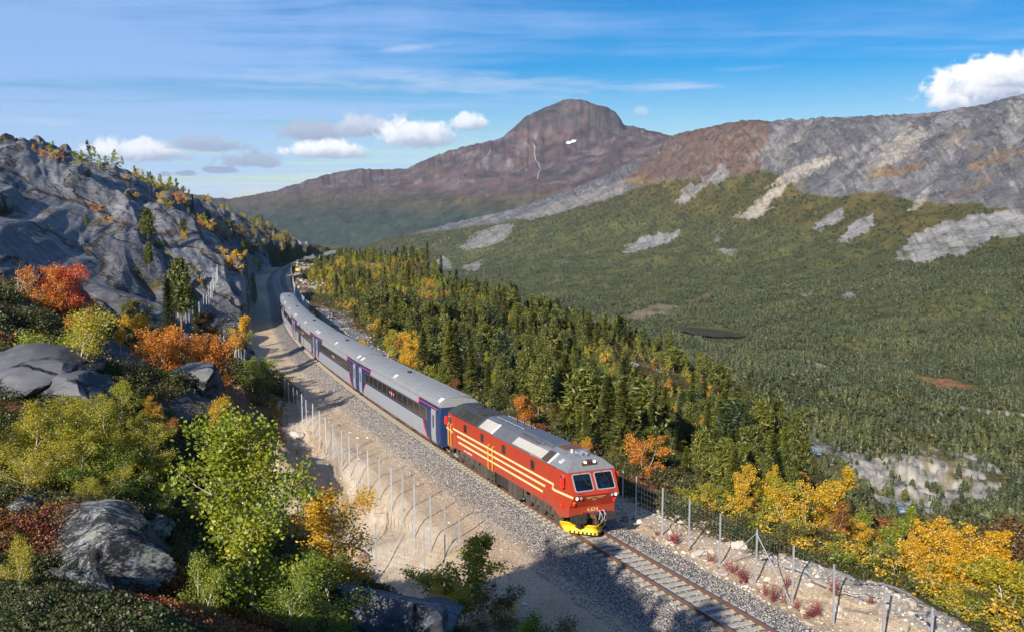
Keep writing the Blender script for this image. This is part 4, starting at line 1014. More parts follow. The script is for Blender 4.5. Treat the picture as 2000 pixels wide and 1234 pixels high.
# ------------------------------------------------------------------ the railway
def build_track():
    root = empty('railway_track', track(np.array(0.0)).tolist(), label='single railway track with rusty rails on concrete sleepers', cat='railway track')
    o0 = Vector(root.location)
    prof = [(-.072, -.155), (.072, -.155), (.06, -.135), (.012, -.115), (.012, -.045), (.036, -.035), (.036, -.003), (.028, 0), (-.028, 0), (-.036, -.003), (-.036, -.035), (-.012, -.045), (-.012, -.115), (-.06, -.135)]
    ss = np.concatenate([np.arange(-38, 60, 1.0), np.arange(60, 200, 2.0), np.arange(200, 920, 5.0)])
    for side in (-.7525, .7525):
        M = MB(); n = len(prof)
        pts = np.stack([track(ss, side - u, v) for u, v in prof], 1)
        V = [tuple(Vector(p) - o0) for row in pts for p in row]
        for i in range(len(ss) - 1):
            for k in range(n):
                pass
        F = [(i * n + k, i * n + (k + 1) % n, (i + 1) * n + (k + 1) % n, (i + 1) * n + k) for i in range(len(ss) - 1) for k in range(n)]
        M.v = V; M.f = F; M.mi = [1 if (f[0] % n) in (6, 7, 8) else 0 for f in F]
        M.build('rail', [MT['rust'], MT['railtop']], root)
    # sleeper with clips either side of each rail
    M = MB()
    M.box((0, 0, -.235), (.26, 2.6, .16), 0, taper=.93)
    for y in (-.7525, .7525):
        for d in (-.115, .115):
            M.box((0, y + d, -.135), (.13, .07, .05), 1)
    me = M.data('sleeper', [MT['concrete'], MT['clip']])
    k = 0
    for i in range(-27, 262):
        s = i * .6 + .0
        p = track(np.array(s)); th = float(np.interp(s, TS, TTH))
        o = link('sleeper', me, root, Vector(p) - o0, (0, 0, th + math.pi / 2 + random.gauss(0, .006))); k += 1
    M = MB()
    for i in range(262, 1000):
        s = i * .6; p = Vector(track(np.array(s))) - o0; th = float(np.interp(s, TS, TTH))
        M.box(p + Vector((0, 0, -.235)), (.26, 2.6, .16), 0, Matrix.Rotation(th + math.pi / 2, 3, 'Z'), .93)
    tag(M.build('sleepers_far_along', MT['concrete'], root, fix=False), kind='stuff')
build_track()

def rect_pts(w, h, r, n=4):
    P = []
    for cx, cy, a0 in ((w / 2 - r, h / 2 - r, 0), (-w / 2 + r, h / 2 - r, 90), (-w / 2 + r, -h / 2 + r, 180), (w / 2 - r, -h / 2 + r, 270)):
        for k in range(n + 1):
            a = math.radians(a0 + 90 * k / n); P.append((cx + r * math.cos(a), cy + r * math.sin(a)))
    return P
def framed_window(name, parent, c, ux, uy, w, h, rim, mframe, mglass, depth=.03, r=.06, shear=0.0):
    """a window: frame part with the pane as its sub-part; ux, uy span the plane, their cross product faces out"""
    c, ux, uy = Vector(c), Vector(ux).normalized(), Vector(uy).normalized(); nz = ux.cross(uy).normalized()
    out = rect_pts(w, h, r); inn = rect_pts(w - 2 * rim, h - 2 * rim, max(.01, r - rim * .5))
    f = lambda p, d: c + ux * (p[0] + shear * p[1]) + uy * p[1] + nz * d
    M = MB(); n = len(out)
    V = [f(p, 0) for p in out] + [f(p, depth) for p in out] + [f(p, depth) for p in inn] + [f(p, 0.0) for p in inn]
    F = []
    for i in range(n):
        j = (i + 1) % n
        F += [(i, j, n + j, n + i), (n + i, n + j, 2 * n + j, 2 * n + i), (2 * n + i, 2 * n + j, 3 * n + j, 3 * n + i)]
    M.mesh(V, F)
    fo = M.build(name, mframe, parent)
    G = MB(); G.poly([f(p, depth * .35) for p in inn])
    G.build('pane', mglass, fo, fix=False)
    return fo
def text(name, body, size, mat, parent, c, ux, uy, ext=.003):
    cu = bpy.data.curves.new(name, 'FONT'); cu.body = body; cu.size = size; cu.align_x = 'CENTER'; cu.align_y = 'CENTER'; cu.extrude = ext; cu.materials.append(mat)
    tmp = bpy.data.objects.new(name, cu); COL.objects.link(tmp)
    dg = bpy.context.evaluated_depsgraph_get(); me = bpy.data.meshes.new_from_object(tmp.evaluated_get(dg)); bpy.data.objects.remove(tmp)
    ux, uy = Vector(ux).normalized(), Vector(uy).normalized(); nz = ux.cross(uy)
    me.transform(Matrix(((ux.x, uy.x, nz.x, c[0]), (ux.y, uy.y, nz.y, c[1]), (ux.z, uy.z, nz.z, c[2]), (0, 0, 0, 1))))
    return link(name, me, parent)
def vehicle_frame(s0, s1):
    A, B = Vector(track(np.array(s0))), Vector(track(np.array(s1)))
    o = (A + B) / 2; fx = (A - B).normalized(); ly = Vector((0, 0, 1)).cross(fx).normalized(); uz = fx.cross(ly)
    return Matrix(((fx.x, ly.x, uz.x, o.x), (fx.y, ly.y, uz.y, o.y), (fx.z, ly.z, uz.z, o.z), (0, 0, 0, 1)))
def wheelset(parent, x, r, mt, name='wheel'):
    for sy in (-1, 1):
        M = MB(); y0 = sy * .69; y1 = sy * .82
        M.tube([(x, y0, r), (x, y1, r)], r, 20); M.tube([(x, sy * .80, r), (x, sy * .96, r)], .16, 10)
        M.build(name, mt, parent, smooth=False)

def build_locomotive():
    root = bpy.data.objects.new('diesel_locomotive', None); COL.objects.link(root)
    root.matrix_world = vehicle_frame(.3, 20.6)
    tag(root, 'red diesel locomotive with cream stripes and yellow plough leading the train', 'locomotive')
    XM = .22
    def flip(p): return (2 * XM - p[0], p[1], p[2])
    G, Nn, C, Bt = (9.45, 1.38, 3.33), (10.1, 1.30, 2.25), (9.60, 1.37, 1.50), (9.52, 1.39, 1.0)
    g, n_, c, b, b2 = (8.2, 1.5, 3.36), (8.2, 1.5, 2.25), (8.2, 1.5, 1.5), (8.7, 1.47, .80), (7.85, 1.5, 1.16)
    M = MB()
    for sy in (-1, 1):
        S = lambda p: (p[0], p[1] * sy, p[2])
        for T in (lambda p: p, flip):
            for f in ([g, G, Nn, n_], [n_, Nn, C, c], [c, C, Bt, b, b2]): M.poly([S(T(p)) for p in f])
        M.poly([S(p) for p in (flip(g), g, n_, c, b2, flip(b2), flip(c), flip(n_))])
    def lerp(a, b_, t): return tuple(x + (y - x) * t for x, y in zip(a, b_))
    ts = [0, .07, .86, 1]
    for T in (lambda p: p, flip):
        ys = lambda t: [-(1.38 - .08 * t), -1.14, -.12, .12, 1.14, 1.38 - .08 * t]
        for i in range(3):
            for j in range(5):
                if i == 1 and j in (1, 3) and T((1, 0, 0))[0] == 1: continue
                q = []
                for (tt, jj) in ((ts[i], j), (ts[i], j + 1), (ts[i + 1], j + 1), (ts[i + 1], j)):
                    e = lerp(G, Nn, tt); q.append(T((e[0], ys(tt)[jj], e[2])))
                M.poly(q)
        for a, d in ((Nn, C), (C, Bt)):
            M.poly([T((a[0], -a[1], a[2])), T(a), T(d), T((d[0], -d[1], d[2]))])
        M.poly([T((Bt[0], -Bt[1], Bt[2])), T(Bt), T(b), T((b[0], -b[1], b[2]))]); M.poly([T(b), T((b[0], -b[1], b[2])), T((b2[0], -b2[1], b2[2])), T(b2)])
    M.poly([(b2[0], -1.5, 1.16), (b2[0], 1.5, 1.16), flip((b2[0], 1.5, 1.16)), flip((b2[0], -1.5, 1.16))])
    body = M.build('body', MT['red'], root)
    bm_ = bmesh.new(); bm_.from_mesh(body.data); bmesh.ops.remove_doubles(bm_, verts=bm_.verts, dist=.0005); bmesh.ops.recalc_face_normals(bm_, faces=bm_.faces); bm_.to_mesh(body.data); bm_.free()
    bv = body.modifiers.new('bevel', 'BEVEL'); bv.width = .05; bv.segments = 2; bv.limit_method = 'ANGLE'; bv.angle_limit = math.radians(25)
    # the darker recessed brow below the nose and the bumper band
    # cab inside: bulkhead, desk, seats, blind
    M = MB(); M.box((8.0, 0, 2.4), (.05, 2.7, 1.7)); M.build('bulkhead', paint('cab lining', (.26, .32, .36), .7), root)
    M = MB(); M.box((9.55, 0, 2.22), (.75, 2.5, .12)); M.box((9.2, -.65, 2.36), (.25, .7, .2)); M.build('control_desk', paint('cab desk', (.10, .24, .40), .5), root)
    for y in (-.62, .62):
        M = MB(); M.box((8.75, y, 2.5), (.16, .5, .75), taper=.85); M.box((8.95, y, 2.15), (.5, .5, .14)); M.build('driver_seat', paint('blue seat cloth', (.05, .16, .40), .9), root)
    M = MB(); M.poly([(9.50, -1.1, 3.16), (9.50, -.16, 3.16), (9.62, -.16, 2.90), (9.62, -1.1, 2.90)]); M.build('sun_blind', paint('grey green blind', (.48, .54, .44), .8), root, fix=False)
    M = MB()
    for k in range(9):
        cx = Vector((9.45 + random.uniform(-.1, .18), .72 + random.uniform(-.18, .3), 2.45 + random.uniform(0, .42)))
        M.box(cx, (.05, .16, .24), R=Matrix.Rotation(random.uniform(-1, 1), 3, 'X') @ Matrix.Rotation(random.uniform(-.6, .6), 3, 'Y'))
    M.build('papers', MT['white'], root)
    # windscreens
    sl = Vector((Nn[0] - G[0], 0, Nn[2] - G[2])).normalized()
    for yc in (-.63, .63):
        cc = Vector(lerp(G, Nn, .465)); cc.y = yc
        framed_window('windscreen', root, cc, (0, 1, 0), -sl, 1.10, .98, .055, MT['silver'], MT['glass'], .035, .12)
        w = MB(); a = cc + (-sl) * .52 + Vector((.05, -.1, .0)); w.tube([a + Vector((.02, 0, 0.02)), a + sl * .25 + Vector((.07, .12, .03)), a + sl * .62 + Vector((.05, .3, .02))], .014, 4); w.build('wiper', MT['black'], root)
    for sy in (-1, 1):
        # cab side windows, mirror, engine-room windows
        for X, w in ((8.86, .62), (2 * XM - 8.86, .62)):
            framed_window('cab_window', root, (X, sy * 1.455, 2.86), (-sy * -1, 0, 0) if sy < 0 else (-1, 0, 0), (0, 0, 1), w, .56, .05, MT['silver'], MT['dark_window'], .03, .05)
        for X in (9.32, 2 * XM - 9.32):
            m = MB(); m.box((X, sy * 1.60, 2.82), (.12, .20, .56)); m.box((X, sy * 1.48, 2.6), (.04, .2, .04)); o = m.build('mirror', MT['bright_red'], root); o.modifiers.new('bevel', 'BEVEL').width = .03
        for X in (-5.33, -2.28, 1.24, 5.4):
            framed_window('engine_room_window', root, (X, sy * 1.5, 2.87), (1, 0, 0) if sy < 0 else (-1, 0, 0), (0, 0, 1), .50, .52, .05, MT['black'], MT['dark_window'], .02, .08)
        # cream stripes
        y = sy * 1.5
        def strip(pts, t=.006):
            m = MB(); m.poly([(p[0], p[1] + sy * t, p[2]) for p in pts]); o = m.build('stripe', MT['cream'], root, fix=False); sm = o.modifiers.new('solid', 'SOLIDIFY'); sm.thickness = .004; sm.offset = 0
        def band(x0, x1, z, hgt=.115, slant=.0): strip([(x0 - slant, y, z - hgt / 2), (x1 - slant, y, z - hgt / 2), (x1 + slant, y, z + hgt / 2), (x0 + slant, y, z + hgt / 2)])
        band(-7.75, 8.02, 2.43, .125); band(-6.9, 7.05, 2.07, .125, .05); band(-6.65, 6.75, 1.70, .125, .05)
        strip([(7.86, y, 2.14), (8.0, y, 2.14), (8.16, y, 2.49), (8.02, y, 2.49)], .008)
        ya = lambda x: sy * (1.5 - .2 * (x - 8.2) / 1.9)
        strip([(7.98, y, 2.10), (8.2, y, 2.10), (8.2, y, 2.225), (7.98, y, 2.225)]); strip([(8.2, y, 2.10), (10.02, ya(10.02) , 2.10), (10.06, ya(10.06), 2.225), (8.2, y, 2.225)], .022)
        strip([(-7.75, y, 2.10), (-9.58, ya(2 * XM + 9.58), 2.10), (-9.62, ya(2 * XM + 9.62), 2.225), (-7.75, y, 2.225)], .022)
        # yellow grab rails beside the doors
        for X in (-1.02, -.33, -8.45, -7.9):
            m = MB(); m.tube([(X + .05, sy * 1.5, 2.72), (X + .02, sy * 1.60, 2.72), (X, sy * 1.61, 2.6), (X, sy * 1.61, 1.2), (X, sy * 1.52, 1.14)], .020, 6); m.build('grab_rail', MT['yellow'], root)
        for X in (-.68, -8.18):
            m = MB()
            for s in (-.26, .26): m.box((X + s, sy * 1.502, 2.0), (.012, .012, 1.62))
            m.box((X, sy * 1.502, 2.82), (.53, .012, .012)); m.build('door_seam', MT['black'], root)
            m = MB()
            for z in (.35, .65, .95): m.box((X, sy * 1.42, z), (.5, .25, .04))
            for s in (-.26, .26): m.box((X + s, sy * 1.46, .72), (.05, .06, .85))
            m.build('step_ladder', MT['bogie'], root)
        for X in (7.55, -7.1, 3.3, -3.8):
            m = MB(); m.box((X, sy * 1.501, 2.3), (.012, .008, 2.0)); m.build('panel_seam', MT['red_dirty'], root)
        m = MB(); xx = -5.55
        for wd in (.1, .09, .1, 0, .1, .09, .12, .1, .1, .09, .1, .1):
            if wd: m.box((xx, sy * 1.502, 1.36 + random.uniform(-.01, .01)), (wd, .006, .075))
            xx += .125
        m.build('side_lettering', MT['white'], root)
        for X in (2.6, -3.4, 6.9):
            m = MB(); m.tube([(X, sy * 1.49, 1.42), (X, sy * 1.51, 1.42)], .09, 12); m.build('filler_cap', MT['red_dirty'], root)
        m = MB(); m.tube([(9.0, sy * 1.46, 1.52), (9.0, sy * 1.49, 1.52)], .12, 14); m.build('jack_cover', MT['bright_red'], root)
    # roof: sloping sides in three painted lengths, hipped ends
    sh, tp = (.84, 3.86), (.45, 3.99)
    def roof(x0, x1, mat, lab, front=False, rear=False):
        m = MB(); x0g = x0; prof = lambda s: [(s * 1.47, 3.33), (s * 1.47, 3.38), (s * sh[0], sh[1]), (s * tp[0], tp[1])]
        P = prof(-1) + prof(1)[::-1]
        a, d = [], []
        for (yy, zz) in P:
            k = (zz - 3.36) / .63
            hw = 1.39 / 1.47 if abs(yy) > 1.4 else 1
            a.append((x0 + (.62 * max(0, k) if rear else 0), yy * (hw if rear else 1), zz)); d.append((x1 - (.62 * max(0, k) if front else 0), yy * (hw if front else 1), zz))
        n = len(P)
        m.mesh(a + d, [(i, (i + 1) % n, n + (i + 1) % n, n + i) for i in range(n)] + [tuple(range(n)), tuple(range(n, 2 * n))])
        o = m.build('roof_section', mat, root); o['label'] = lab
        bb = o.modifiers.new('bevel', 'BEVEL'); bb.width = .025; bb.segments = 2
        return o
    roof(4.9, 9.5, MT['grey_roof'], 'clean grey cab roof section', front=True)
    roof(-3.25, 4.896, paint('streaked grey roof', (.17, .172, .18), .4, metal=.4, dirt=.6, scale=1.4), 'streaked grey engine roof section')
    roof(-9.05, -3.254, MT['dark_roof'], 'soot blackened rear roof section', rear=True)
    u = Vector((0, 1.47 - sh[0], sh[1] - 3.38)).normalized(); 
    def slope_panel(name, x0, x1, t0, t1, mat, thick=.04, side=-1, n=1, gap=.04):
        outs = []
        A = Vector((0, -1.47, 3.38)); D = Vector((0, -sh[0], sh[1])) - A; nrm = Vector((0, -D.z, D.y)).normalized()
        w = (x1 - x0 - gap * (n - 1)) / n
        for k in range(n):
            xa = x0 + k * (w + gap); m = MB(); c0 = A + D * ((t0 + t1) / 2) + nrm * (thick / 2 - .005)
            R = Matrix(((1, 0, 0), (0, D.normalized().y, nrm.y), (0, D.normalized().z, nrm.z)))
            m.box(c0 + Vector((xa + w / 2, 0, 0)), (w, D.length * (t1 - t0), thick), R=R); o = m.build(name, mat, root)
            o.modifiers.new('bevel', 'BEVEL').width = .012; outs.append(o)
        return outs
    slope_panel('roof_louvre', -7.35, -3.7, .15, .92, MT['black'], .03, n=3, gap=.10)
    slope_panel('roof_hatch', -2.95, -.95, .06, 1.05, MT['light_hatch'], .05); slope_panel('hatch_edge', -.92, -.72, .03, 1.08, MT['white'], .06)
    slope_panel('roof_hatch', 2.35, 6.35, .10, .82, MT['light_hatch'], .06, n=2, gap=.06)
    gr_ = slope_panel('exhaust_grille', 6.42, 7.2, .05, 1.0, MT['black'], .03)
    for k in range(9): slope_panel('grille_bar', 6.44, 7.18, .07 + .104 * k, .12 + .104 * k, MT['bogie'], .045)
    slope_panel('hatch_edge', 7.26, 7.46, .02, 1.02, MT['white'], .06)
    slope_panel('roof_notice', 8.05, 8.4, .42, .62, MT['white'], .02); slope_panel('roof_notice', 8.12, 8.42, .68, .78, MT['white'], .02)
    m = MB(); m.box((4.2, -.1, 4.05), (4.2, 1.25, .20), taper=.9); m.box((4.8, -.72, 3.98), (1.1, .25, .20)); m.build('exhaust_housing', paint('blue grey housing', (.16, .17, .19), .35, metal=.5, dirt=.5), root).modifiers.new('bevel', 'BEVEL').width = .05
    m = MB(); m.box((6.95, .1, 4.02), (1.05, 1.0, .06)); m.build('roof_grating', MT['rust'], root)
    m = MB(); m.box((7.75, 0, 4.02), (.35, 1.3, .08)); m.build('roof_coaming', MT['grey_roof'], root)
    for y in (-.3, .45):
        m = MB(); m.tube([(-2.6, y, 4.06), (1.6, y, 4.06)], .025, 6)
        for x in (-2.5, -1.2, .1, 1.4): m.tube([(x, y, 3.96), (x, y, 4.06)], .02, 5)
        m.build('roof_pipe', MT['silver'], root)
    for x in (-.6, .5, 1.5, -5.0):
        m = MB(); m.tube([(x, .2, 3.96), (x, .2, 4.32)], .035, 6); m.build('roof_stanchion', MT['black'], root)
    m = MB(); m.tube([(-6.6, .1, 3.98), (-6.6, .1, 4.12)], .42, 18); m.build('roof_fan', MT['black'], root)
    m = MB(); m.box((-4.4, -.2, 4.04), (1.2, 1.1, .12)); m.build('roof_fan', MT['dark_roof'], root)
    for y in (-.22, .12):
        m = MB(); m.tube([(8.05, y, 4.08), (8.5, y, 4.08), (8.75, y, 4.08)], [.03, .035, .09], 10); m.box((8.2, y, 4.02), (.1, .1, .1)); m.build('horn', MT['silver'], root)
    m = MB(); m.box((7.95, -.35, 4.08), (.10, .10, .2)); m.build('antenna', MT['white'], root)
    m = MB(); m.tube([(8.8, .1, 3.9), (8.8, .1, 4.02)], .13, 12); m.build('roof_dome', MT['steel'], root)
    # upper lamp cluster
    fz = Vector((9.5 - 8.88, 0, 3.36 - 3.99)); fn = Vector((-fz.z, 0, fz.x)).normalized(); cc = Vector((9.22, 0, 3.645)); up_ = -fz.normalized()
    pts = [(-.42, -.10), (.42, -.10), (.42, .02), (.2, .2), (-.2, .2), (-.42, .02)]
    m = MB(); lo = [cc + Vector((0, p[0], 0)) + up_ * p[1] - fn * .05 for p in pts]; hi_ = [cc + Vector((0, p[0], 0)) + up_ * p[1] + fn * .10 for p in pts]
    m.mesh(lo + hi_, [(i, (i + 1) % 6, 6 + (i + 1) % 6, 6 + i) for i in range(6)] + [tuple(range(6, 12))]); house = m.build('lamp_housing', paint('brown housing', (.11, .035, .022), .5), root)
    def lamp(c, d, r, mat, parent, name='headlight'):
        m = MB(); c, d = Vector(c), Vector(d).normalized(); m.tube([c, c + d * .06], r * 1.18, 16); o = m.build(name, MT['black'], parent)
        m = MB(); m.tube([c + d * .05, c + d * .075], r, 16); m.build('lens', mat, o)
    for y, mt in ((-.27, 'lamp'), (0, 'black'), (.27, 'lamp')): lamp(cc + Vector((0, y, 0)) + fn * .09 + up_ * .01, fn, .085, MT[mt], house)
    for sy in (-1, 1):
        lamp((10.02, sy * 1.13, 2.12), (1, 0, -.05), .078, MT['lamp'], root); lamp((10.03, sy * .90, 2.12), (1, 0, -.05), .075, MT['lens'], root)
        m = MB(); m.tube([(9.80, sy * 1.18, 1.84), (9.88, sy * 1.18, 1.84)], .07, 10); m.build('marker_lamp', MT['orange'] if sy < 0 else MT['bright_red'], root)
        m = MB(); m.tube([(9.74, sy * 1.18, 1.70), (9.82, sy * 1.18, 1.70)], .06, 10); m.build('marker_lamp', MT['bright_red'], root)
    # emblem and number on the face
    fd = Vector((C[0] - Nn[0], 0, C[2] - Nn[2])).normalized(); fnn = Vector((-fd.z, 0, fd.x)); fup = -fd
    def face(y, t, off): p = Vector(lerp(Nn, C, 0)) ; p = Vector((Nn[0], y, Nn[2])) + fd * t + fnn * off; return p
    m = MB(); tri = lambda P: m.poly([face(y, t, .012) for y, t in P])
    tri([(-.58, .15), (-.12, .15), (-.18, .20), (-.54, .20)]); tri([(-.50, .24), (-.20, .24), (-.25, .29), (-.46, .29)])
    tri([(.04, .15), (.62, .15), (.54, .20), (.06, .20)]); tri([(.14, .24), (.50, .24), (.43, .29), (.14, .29)])
    arc = [(.06, .175), (-.04, .20), (-.11, .26), (-.13, .33), (-.08, .40), (.02, .42), (.09, .38), (.06, .33)]
    for (a1, b1), (a2, b2_) in zip(arc[:-1], arc[1:]):
        d = Vector((a2 - a1, b2_ - b1)); q = Vector((-d.y, d.x)).normalized() * .024
        tri([(a1 - q.x, b1 - q.y), (a2 - q.x, b2_ - q.y), (a2 + q.x, b2_ + q.y), (a1 + q.x, b1 + q.y)])
    m.build('wing_emblem', MT['cream'], root, fix=False)
    text('number', '4.654', .30, MT['cream'], root, (9.60, 0.02, 1.30), (0, 1, 0), (.12, 0, 1))
    for y in (-.85, .85):
        m = MB(); m.box((10.07, y, 2.335), (.03, .36, .03), R=Matrix.Rotation(-.5, 3, 'Y')); m.build('nose_grip', MT['black'], root)
    # drawgear
    m = MB(); m.box((9.45, 0, .88), (.25, 2.3, .42)); m.build('buffer_beam', MT['black'], root)
    for X, sx in ((9.6, 1), (2 * XM - 9.6, -1)):
        for sy in (-1, 1):
            m = MB(); m.tube([(X - sx * .1, sy * .88, .98), (X + sx * .42, sy * .88, .98)], .15, 12); m.box((X + sx * .47, sy * .88, .98), (.09, .66, .46)); o = m.build('buffer', MT['black'], root); o.modifiers.new('bevel', 'BEVEL').width = .04
    m = MB(); m.box((9.72, 0, .98), (.3, .16, .2)); m.tube([(9.85, 0, 1.0), (10.02, 0, .9), (10.02, 0, .6)], .055, 8); m.tube([(9.85, .09, 1.0), (9.98, .09, .72)], .03, 6); m.build('coupling_hook', MT['rust'], root)
    for y, dy in ((-.55, .1), (-.38, -.08), (.32, .12), (.42, -.1), (.56, .12), (.66, -.05)):
        m = MB(); m.tube([(9.56, y, 1.18), (9.74, y + dy * .3, 1.22), (9.86, y + dy, 1.02), (9.84, y + dy * 1.6, .78), (9.68, y + dy * 1.2, .62)], .024, 6); m.build('brake_hose', MT['hose'] if y > 0 else MT['black'], root)
        m = MB(); m.box((9.58, y, 1.2), (.07, .06, .1)); m.build('hose_cock', MT['bright_red'], root)
    # yellow plough: two curved blades meeting in a prow
    for sy in (-1, 1):
        m = MB(); N_ = 8; K = 6; V = []
        for i in range(N_ + 1):
            f = i / N_
            for k in range(K + 1):
                h = k / K; curl = .30 * (h - .55) ** 2 - .06
                base = Vector((10.12 - .95 * f - .25 * f * f, sy * 1.20 * f, .07)); top = Vector((10.14 - 1.05 * f - .35 * f * f, sy * 1.45 * f, .56 + .08 * f))
                p = base.lerp(top, h) + Vector((-.25 * math.sin(h * 3.14), 0, 0)) * (.4 + .6 * f) + Vector((curl, 0, 0)); V.append(p)
        m.mesh(V, [(i * (K + 1) + k, (i + 1) * (K + 1) + k, (i + 1) * (K + 1) + k + 1, i * (K + 1) + k + 1) for i in range(N_) for k in range(K)])
        o = m.build('snow_plough', MT['yellow'], root, smooth=True); sm = o.modifiers.new('solid', 'SOLIDIFY'); sm.thickness = .03; sm.offset = 0
        for i in range(7):
            f = (i + .6) / 7.5; k = MB(); base = Vector((10.155 - .95 * f - .25 * f * f, sy * 1.20 * f, .135)); k.box(base, (.08, .055, .10)); k.build('blade_slot', MT['black'], o)
    m = MB(); m.box((9.3, 0, .5), (.6, 1.6, .3)); m.build('plough_frame', MT['black'], root)
    # running gear
    for bx in (5.9, -5.5):
        bg = MB()
        for sy in (-1, 1):
            bg.box((bx, sy * 1.08, .62), (4.9, .12, .22)); bg.box((bx, sy * 1.1, .86), (3.2, .10, .14))
            for ax in (-1.85, 0, 1.85):
                bg.box((bx + ax, sy * 1.12, .48), (.42, .2, .42)); bg.tube([(bx + ax, sy * 1.2, .48), (bx + ax, sy * 1.26, .48)], .14, 10)
                for d in (-.45, .45): bg.tube([(bx + ax + d, sy * 1.14, .62), (bx + ax + d, sy * 1.14, .98)], .1, 8)
            for d in (-.95, .95): bg.tube([(bx + d, sy * 1.18, .5), (bx + d + .2, sy * 1.2, 1.05)], .05, 6); bg.box((bx + d, sy * 1.05, .30), (.7, .08, .08))
        bgo = bg.build('bogie', MT['bogie'], root)
        for ax in (-1.85, 0, 1.85): wheelset(bgo, bx + ax, .5, MT['bogie'])
    m = MB(); m.box((.0, 0, .68), (3.1, 2.5, .72)); m.build('fuel_tank', MT['black'], root).modifiers.new('bevel', 'BEVEL').width = .08
    for x, w, h in ((2.0, .5, .7), (2.7, .4, .9), (-1.95, .55, .7), (-2.6, .35, .8)):
        for sy in (-1, 1):
            m = MB(); m.box((x, sy * 1.2, 1.12 - h / 2), (w, .45, h)); m.build('equipment_box', MT['bogie'], root)
    m = MB(); m.box((.2, 0, 1.1), (15.0, 2.5, .12)); m.build('frame', MT['black'], root)
    return root
build_locomotive()

